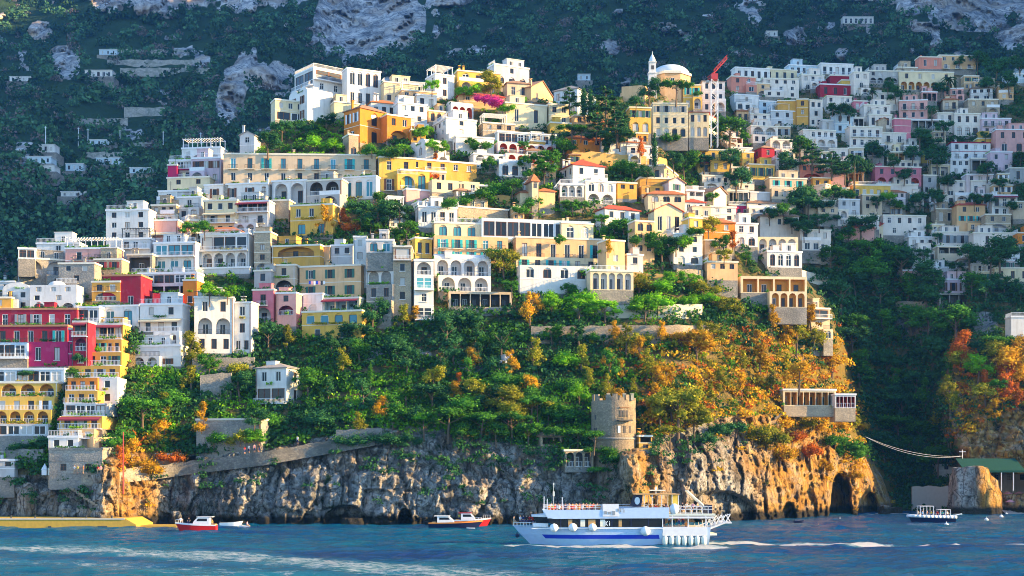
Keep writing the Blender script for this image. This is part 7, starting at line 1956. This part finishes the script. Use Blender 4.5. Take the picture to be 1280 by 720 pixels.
# beach with umbrellas, awning, tents
def beach():
    xs = np.linspace(P(1248, 640, 348)[0], P(1248, 640, 348)[0]+60, 12); b = MB(); y0 = 345
    for i in range(11):
        b.quad((xs[i], y0-6, -.5), (xs[i+1], y0-6, -.5), (xs[i+1], y0-1, .5), (xs[i], y0-1, .5)); b.quad((xs[i], y0-1, .5), (xs[i+1], y0-1, .5), (xs[i+1], y0+12, 4.2), (xs[i], y0+12, 4.2))
    o = link('beach_sand', b.mesh('beach_sand', ['pebbles'])); tag(o, kind='structure')
plain('pebbles', (.34, .31, .28), .95)
beach()
def umb_mesh():
    b = MB(); b.lathe([(.02, 2.5), (1.25, 1.95), (1.25, 1.85)], 10); return b.mesh('canopy', ['umbrella_pink'])
k = 0
for row in range(3):
    for j in range(6):
        x = P(1260, 640, 348)[0]+j*2.9+row*.9; y = 346.5+row*3.4; z = .5+(y-344)/13*3.7-.1
        r = empty('beach_umbrella', (x, y, z)); tag(r, '%s pink beach umbrella in the %s row beside the rock stack' % (['first', 'second', 'third', 'fourth', 'fifth', 'sixth'][j], ['front', 'middle', 'back'][row]), 'umbrella', 'pink umbrellas on the small beach')
        link('canopy', cached('umb', umb_mesh), r); link('pole', cached('umbp', lambda: (lambda q: (q.tube((0, 0, 0), (0, 0, 2.5), .04, n=5), q)[1])(MB()).mesh('pole', ['rail_white'])), r)
def awning():
    D = 344; s = D/F; r = at('green_canopy', 1240, 588, D); tag(r, 'wide dark green canopy roof over the beach bar terrace', 'canopy')
    b = MB(); b.quad((-36*s, -1, 0), (40*s, -1, 0), (40*s, 6, 3.0), (-36*s, 6, 3.0)); b.quad((-36*s, -1, 0), (-36*s, -1, -.5), (40*s, -1, -.5), (40*s, -1, 0)); b.quad((-36*s, -1, -.1), (-36*s, 6, 2.9), (40*s, 6, 2.9), (40*s, -1, -.1))
    link('cloth', b.mesh('cloth', ['awning_green']), r)
    for k in range(6): b = MB(); x = (-35+15*k)*s; b.box(x-.08, x+.08, -.98, -.82, -5, -.12); link('post', b.mesh('post', ['rail_white']), r)
awning()
for u, m, lab in ((56, 'rail_white', 'pointed pale tent, left one of the pair above the left cliff'), (64, 'fender_cream', 'pointed cream tent, right one of the pair above the left cliff')):
    D = float(Dt(u, 594))-3.0; s = D/F; b = MB(); b.box(-3*s, 3*s, -3*s, 3*s, 0, 7*s); z = 7*s
    for a, c in (((-3.4, -3.4), (3.4, -3.4)), ((3.4, -3.4), (3.4, 3.4)), ((3.4, 3.4), (-3.4, 3.4)), ((-3.4, 3.4), (-3.4, -3.4))): b.poly([(a[0]*s, a[1]*s, z+.01), (c[0]*s, c[1]*s, z+.01), (0, 0, z+8*s)])
    o = link('tent', b.mesh('tent', [m]), None, P(u, 594, D)); tag(o, lab, 'tent')
# laundry line on the shutter hotel
D = float(Dt(410, 372))-4.0; b = MB(); s = D/F
for i, c in enumerate((0, 1, 2, 0, 1, 3, 2)): b.box(i*3*s, i*3*s+.42, 0, .03, -.75-.1*(i % 3), 0, c)
b.tube((-.3, 0, .02), (21*s+.3, 0, .02), .02, n=4, m=3)
o = link('laundry_line', b.mesh('laundry_line', ['hull_blue', 'umbrella_pink', 'paint_white', 'dark_metal']), None, P(386, 351, D)); tag(o, 'line of pink and blue laundry under the windows of the peach hotel', 'laundry')
# ================================================================ people
plain('skin', (.55, .30, .20), .6, 0, .05); plain('hair_dark', (.03, .02, .015), .7); plain('hair_fair', (.35, .22, .09), .7)
CLOTH = dict(red=(.62, .05, .04), orange=(.80, .26, .05), white=(.78, .77, .74), navy=(.03, .05, .16), lime=(.35, .65, .08), blue=(.10, .30, .65), pink=(.75, .35, .40), black=(.03, .03, .035), yellow=(.78, .6, .1), teal=(.05, .40, .42), grey=(.35, .35, .36), tan=(.50, .36, .22))
for k_, c_ in CLOTH.items(): plain('cloth_'+k_, c_, .9)
def person_mesh(pose):
    """one continuous skinned body, feet at z=0 (standing) or seat height (sitting)"""
    V = [(0, 0, .95)]; Rr = [(.15, .11)]; E = []
    def add(p, r, par):
        V.append(p); Rr.append(r if isinstance(r, tuple) else (r, r)); E.append((par, len(V)-1)); return len(V)-1
    a = add((0, .0, 1.12), (.13, .10), 0); a = add((0, .01, 1.32), (.17, .11), a); ch = add((0, .01, 1.42), (.13, .09), a); nk = add((0, .0, 1.50), .055, ch)
    h1 = add((0, -.01, 1.60), (.075, .085), nk); h2 = add((0, -.01, 1.70), (.075, .085), h1)
    for sg in (-1, 1):
        sh = add((sg*.19, .01, 1.40), .06, ch)
        if pose == 'stand': el = add((sg*.25, .02, 1.12), .043, sh); wr = add((sg*.24, -.06, .88), .032, el); hd = add((sg*.235, -.08, .79), (.035, .022), wr)
        elif pose == 'lean': el = add((sg*.27, -.08, 1.16), .043, sh); wr = add((sg*.18, -.32, 1.10), .032, el); hd = add((sg*.15, -.40, 1.09), (.035, .022), wr)
        elif pose == 'point': el = add((sg*.34, -.06, 1.28 if sg > 0 else 1.14), .043, sh); wr = add((sg*.52 if sg > 0 else sg*.22, -.14, 1.42 if sg > 0 else .96), .032, el); hd = add((sg*.60 if sg > 0 else sg*.20, -.16, 1.46 if sg > 0 else .88), (.035, .022), wr)
        else: el = add((sg*.25, -.04, 1.14), .043, sh); wr = add((sg*.16, -.26, 1.02), .032, el); hd = add((sg*.12, -.33, 1.0), (.035, .022), wr)
        for k in range(3): add((V[hd][0]+sg*.012*(k-1), V[hd][1]-.02, V[hd][2]-.05 if pose == 'stand' else V[hd][2]), .010, hd)
        hp = add((sg*.09, 0, .88), .095, 0)
        if pose == 'sit': kn = add((sg*.12, -.42, .90), .065, hp); an = add((sg*.12, -.44, .50), .042, kn); ft = add((sg*.12, -.56, .46), (.045, .03), an)
        else: kn = add((sg*.11, -.02, .50), .062, hp); an = add((sg*.11, .0, .09), .040, kn); ft = add((sg*.12, -.13, .04), (.045, .03), an)
    me = bpy.data.meshes.new('tmp'); me.from_pydata(V, E, []); ob = bpy.data.objects.new('tmp', me); COL.objects.link(ob)
    sk = ob.modifiers.new('s', 'SKIN'); lay = me.skin_vertices[0] if me.skin_vertices else None
    for i, r in enumerate(Rr): lay.data[i].radius = r
    lay.data[0].use_root = True
    ob.modifiers.new('u', 'SUBSURF').levels = 1
    dg = bpy.context.evaluated_depsgraph_get(); m2 = bpy.data.meshes.new_from_object(ob.evaluated_get(dg)); m2.name = 'person_'+pose
    bpy.data.objects.remove(ob)
    m2.materials.clear()
    for mm in ('skin', 'cloth_white', 'cloth_navy', 'hair_dark'): m2.materials.append(MATS[mm])
    for p in m2.polygons:
        x, y, z = p.center; ax = abs(x)
        if z > 1.66 or (z > 1.56 and y > .03): mi = 3
        elif z > 1.47: mi = 0
        elif ax > .17 and not (z > 1.2): mi = 0 if (z > .78 and ax > .17) or pose != 'sit' else 0
        elif y < -.2 and z > .95: mi = 0
        elif z > .97: mi = 1
        elif z < .42 and pose != 'sit': mi = 0 if z > .1 else 3
        elif pose == 'sit' and z < .8: mi = 0
        else: mi = 2
        p.material_index = mi; p.use_smooth = True
    return m2
PM = {k: person_mesh(k) for k in ('stand', 'lean', 'point', 'sit')}
def person(loc, rz, pose, top, bottom, label, group=None, hair='hair_dark', sc_=1.0):
    o = link('person', PM[pose], None, loc, rz, (sc_, sc_, sc_))
    for i, mm in ((1, 'cloth_'+top), (2, 'cloth_'+bottom), (3, hair)):
        o.material_slots[i].link = 'OBJECT'; o.material_slots[i].material = MATS[mm]
    tag(o, label, 'person', group); return o
def F_(u, y, v): return ((u-CU)*FS + 0.0, FD+3.5+y, CH+(HV-v)*FS)
rp = random.Random(5)
ORD = ['first', 'second', 'third', 'fourth', 'fifth', 'sixth', 'seventh', 'eighth', 'ninth', 'tenth', 'eleventh', 'twelfth', '13th', '14th', '15th', '16th', '17th', '18th', '19th', '20th']
ZU = CH+(HV-644)*FS      # upper deck floor, metres
def on_ferry(u, y, vdeck, rz, pose, top, bottom, label, group, hair='hair_dark', sink=0):
    x = (774-CU)/F*(FD+3.5)+fx(u); z = fz(vdeck)+0.0
    person((x, FD+3.5+y, P(774, 683, FD+3.5)[2]+z-sink), rz, pose, top, bottom, label, group, hair)
tops = ['orange', 'lime', 'red', 'white', 'orange', 'navy', 'tan', 'red', 'pink', 'orange', 'white', 'black', 'orange', 'red', 'tan', 'orange']
for i, c in enumerate(tops):
    on_ferry(684+i*4.2, -2.6+(i % 3)*1.3, 644, rp.choice([-.4, .2, 2.6, 3.4, .9]), ['lean', 'stand', 'sit', 'stand'][i % 4] if i % 4 != 2 else 'stand', c, rp.choice(['navy', 'tan', 'black']),
             'person in %s top, %s from the bow on the ferry upper deck' % (c, ORD[i]), 'passengers on the forward upper deck', rp.choice(['hair_dark', 'hair_dark', 'hair_fair']), sink=.0)
for i, c in enumerate(['white', 'red', 'tan', 'orange', 'navy', 'pink', 'orange', 'yellow', 'red', 'white', 'orange', 'blue', 'red', 'tan']):
    on_ferry(688+i*4.5, 1.4-(i % 2)*.9, 643.2, rp.uniform(-3, 3), 'stand', c, 'navy', 'person in %s top, %s from the bow along the far rail of the upper deck' % (c, ORD[i]), 'passengers along the far rail')
for i, (u, c) in enumerate(((808, 'white'), (813, 'orange'), (818, 'red'), (823, 'orange'), (829, 'black'), (833, 'pink'))):
    on_ferry(u, -2.2+(i % 2)*1.5, 644, rp.uniform(-1, 1), 'stand', c, 'navy', 'person in %s top standing under the ferry sun roof, %s from its left post' % (c, ORD[i]), 'passengers under the sun roof', sink=.0)
for i, (u, c) in enumerate(((852, 'black'), (858, 'white'), (865, 'pink'), (872, 'tan'))):
    on_ferry(u, -2.4+(i % 2), 641, rp.uniform(-1, 1), 'sit', c, 'navy', 'person in %s top at the after rail of the ferry, %s of four' % (c, ORD[i]), 'passengers at the after rail', sink=.1)
for i, (u, c) in enumerate(((822, 'black'), (829, 'black'), (835, 'blue'), (841, 'lime'), (847, 'pink'), (853, 'red'), (856, 'orange'))):
    on_ferry(u, -2.7+(i % 2)*.7, 657 if u != 856 else 664, rp.uniform(-.8, .8), 'stand', c, rp.choice(['navy', 'red' if c in ('red', 'orange') else 'black']), 'person in %s top on the lower stern deck, %s from the saloon' % (c, ORD[i]), 'passengers on the stern deck', sink=.1)
for i, (u, c) in enumerate(((648, 'white'), (652, 'navy'), (656, 'black'), (660, 'red'), (664, 'red'), (672, 'navy'), (677, 'black'))):
    on_ferry(u, -1.0-.2*(i % 3), 657, rp.uniform(-1, 1), 'sit', c, 'navy', 'person in %s top sitting on the ferry foredeck, %s from the bow tip' % (c, ORD[i]), 'passengers on the foredeck', sink=.15)
on_ferry(640, 0, 657, 1.2, 'sit', 'tan', 'tan', 'person in tan clothes perched at the very tip of the ferry bow', None, sink=.3)
on_ferry(687, -2.9, 644, 0, 'lean', 'red', 'red', 'person in red leaning over the bulwark at the forward end of the upper deck', None, sink=.2)
# other boats
def on_water(u, v, D, z, rz, pose, top, bottom, label, group=None): person((P(u, v, D)[0], D, z), rz, pose, top, bottom, label, group)
on_water(226, 0, 244, .8, .5, 'sit', 'white', 'tan', 'person in white sitting on the bow of the red motorboat by the quay')
on_water(236, 0, 244, .7, 0, 'sit', 'black', 'navy', 'person in black in front of the red motorboat cabin')
on_water(265, 0, 244, .4, -.6, 'stand', 'yellow', 'navy', 'person in yellow standing at the stern of the red motorboat')
on_water(309, 0, 256.6, -.35, 1.4, 'sit', 'pink', 'tan', 'person in pink sitting in the low white dinghy')
on_water(548, 0, 253, .3, .4, 'sit', 'grey', 'navy', 'person in grey at the stern of the navy motorboat')
on_water(574, 0, 264, .8, .2, 'stand', 'yellow', 'navy', 'person in yellow standing on the red-roofed motorboat')
for i, (u, c) in enumerate(((1148, 'grey'), (1153, 'blue'), (1159, 'orange'), (1164, 'yellow'), (1168, 'tan'), (1172, 'red'), (1178, 'teal'), (1184, 'white'))):
    on_water(u, 0, CH*F/62+(-.5+.5*(i % 3)), .85, rp.uniform(-1, 1), 'stand' if i % 3 else 'lean', c, 'navy', 'person in %s top aboard the excursion boat, %s from its bow' % (c, ORD[i]), 'people aboard the excursion boat')
person((P(1023, 656, CH*F/64)[0], CH*F/64, -1.42), 0, 'stand', 'orange', 'navy', 'swimmer with only head and shoulders above water below the sea cave')
# walkers behind the cliff parapet and on the terrace
for i, (u, v, c) in enumerate(((306, 562, 'red'), (311, 561, 'white'), (318, 560, 'pink'), (324, 560, 'black'), (372, 550, 'white'))):
    D = float(Dt(u, v+8))-1.9; person(P(u, v+6, D), rp.uniform(-1, 1), 'stand', c, 'navy', 'walker in %s top behind the cliff path parapet, %s from the left' % (c, ORD[i]), 'walkers on the cliff path')
for i, (u, c) in enumerate(((93, 'white'), (97, 'yellow'), (104, 'orange'), (122, 'red'), (126, 'pink'))):
    D = float(Dt(u, 592))-3.2; person(P(u, 593, D), rp.uniform(-1, 1), 'stand', c, 'tan', 'person in %s top by the stone base of the stepped hotel, %s from the left' % (c, ORD[i]), 'people below the stepped hotel')
# ================================================================ labels
seen = {}
for h in HOUSES:
    lab = h['label']
    if lab == 'AUTO': continue
    if lab in seen: print('DUP', lab)
    seen[lab] = 1; h['o']['label'] = lab
def landmark(u, v, skip=0):
    L = sorted(LANDS, key=lambda l: math.hypot(max(0, l[3]-u, u-l[4])*.9+abs(l[0]-u)*.15, max(0, l[5]-v, v-l[6])*1.1+abs(l[1]-v)*.15))
    l = L[skip]
    dx = -1 if u < l[3] else (1 if u > l[4] else 0); dy = -1 if v < l[5] else (1 if v > l[6] else 0)
    if dy < 0 and not dx: rel = 'above'
    elif dy > 0 and not dx: rel = 'below'
    elif dx < 0 and not dy: rel = 'left of'
    elif dx > 0 and not dy: rel = 'right of'
    elif dx == 0: rel = 'in front of'
    else: rel = ('above and ' if dy < 0 else 'below and ')+('left of' if dx < 0 else 'right of')
    return rel, l[2]
def shorten(x, n=16):
    w_ = x.split(); return x if len(w_) <= n else ' '.join(x.replace('hipped ', '').replace('and ', '').replace('-crowned', '').split()[:n])
def size(t):
    m = t['h']*t['D']/F
    return 'small ' if m < 4 else ('tall ' if m > 6.8 else '')
groups = {}
for t in TREES:
    rel, l = landmark(t['u'], t['v']-t['h']*.3)
    lab = '%s%s %s %s %s' % (size(t), COLW[t['col']], KW[t['kind']], rel, l)
    t['rel'] = (rel, l); groups.setdefault(lab, []).append(t)
for lab, ts in groups.items():
    if len(ts) == 1: ts[0]['o']['label'] = shorten(lab); continue
    ts.sort(key=lambda t: t['u'])
    for i, t in enumerate(ts):
        q = 'leftmost' if i == 0 else ('rightmost' if i == len(ts)-1 else ORD[i]+' from left')
        lb = shorten(lab, 13) if len(ts) > 2 else shorten(lab, 13)
        t['o']['label'] = lb+', '+(q if len(ts) > 2 else ('the left one' if i == 0 else 'the right one'))
for t in TREES:
    if 'group' not in t['o']: t['o']['group'] = COLW[t['col']]+' '+{'round': 'round trees', 'bush': 'shrubs', 'umbrella': 'umbrella pines', 'cypress': 'cypresses', 'cedar': 'cedars', 'wild': 'loose trees', 'palm': 'palms'}[t['kind']]+' on the hillside'
mx = max(len(o['label'].split()) for o in bpy.data.objects if 'label' in o); print('longest label', mx, 'trees', sum(t['kind'] != 'bush' for t in TREES), 'shrubs', sum(t['kind'] == 'bush' for t in TREES), 'houses', len(HOUSES))
NUMW = {1: 'one-storey', 2: 'two-storey', 3: 'three-storey'}
FEAT = {'w': 'small plain windows', 'b': 'little balconies', 'W': 'shuttered windows', 'o': 'a dark open veranda', 'A': 'arched windows', 'a': 'arches'}
gg = {}
CN['Q'] = 'white'
for h in HOUSES:
    if h['label'] != 'AUTO': continue
    rel, l = landmark(h['u'], h['v'])
    lab = 'small %s %s house with %s %s %s' % (CN[h['col']], NUMW[h['n']], FEAT[h['spec'][0]], rel, l)
    if len(lab.split()) > 16 or rnd.random() < 0: lab = 'small %s house with %s %s %s' % (CN[h['col']], FEAT[h['spec'][0]], rel, l)
    h['o']['group'] = 'small houses filling the slope'; gg.setdefault(lab, []).append(h)
for lab, hs in gg.items():
    hs.sort(key=lambda h: h['u'])
    for i, h in enumerate(hs): h['o']['label'] = lab if len(hs) == 1 else ' '.join(lab.split()[1:13])+', '+('left one' if i == 0 else 'right one')

for o in bpy.data.objects:
    if 'label' in o and o.parent is None and len(o['label'].split()) > 16:
        o['label'] = o['label'].replace('one-storey ', '').replace('two-storey ', '').replace('small ', '', 1)
        if len(o['label'].split()) > 16: o['label'] = ' '.join(o['label'].split()[:16])
build_terrain()
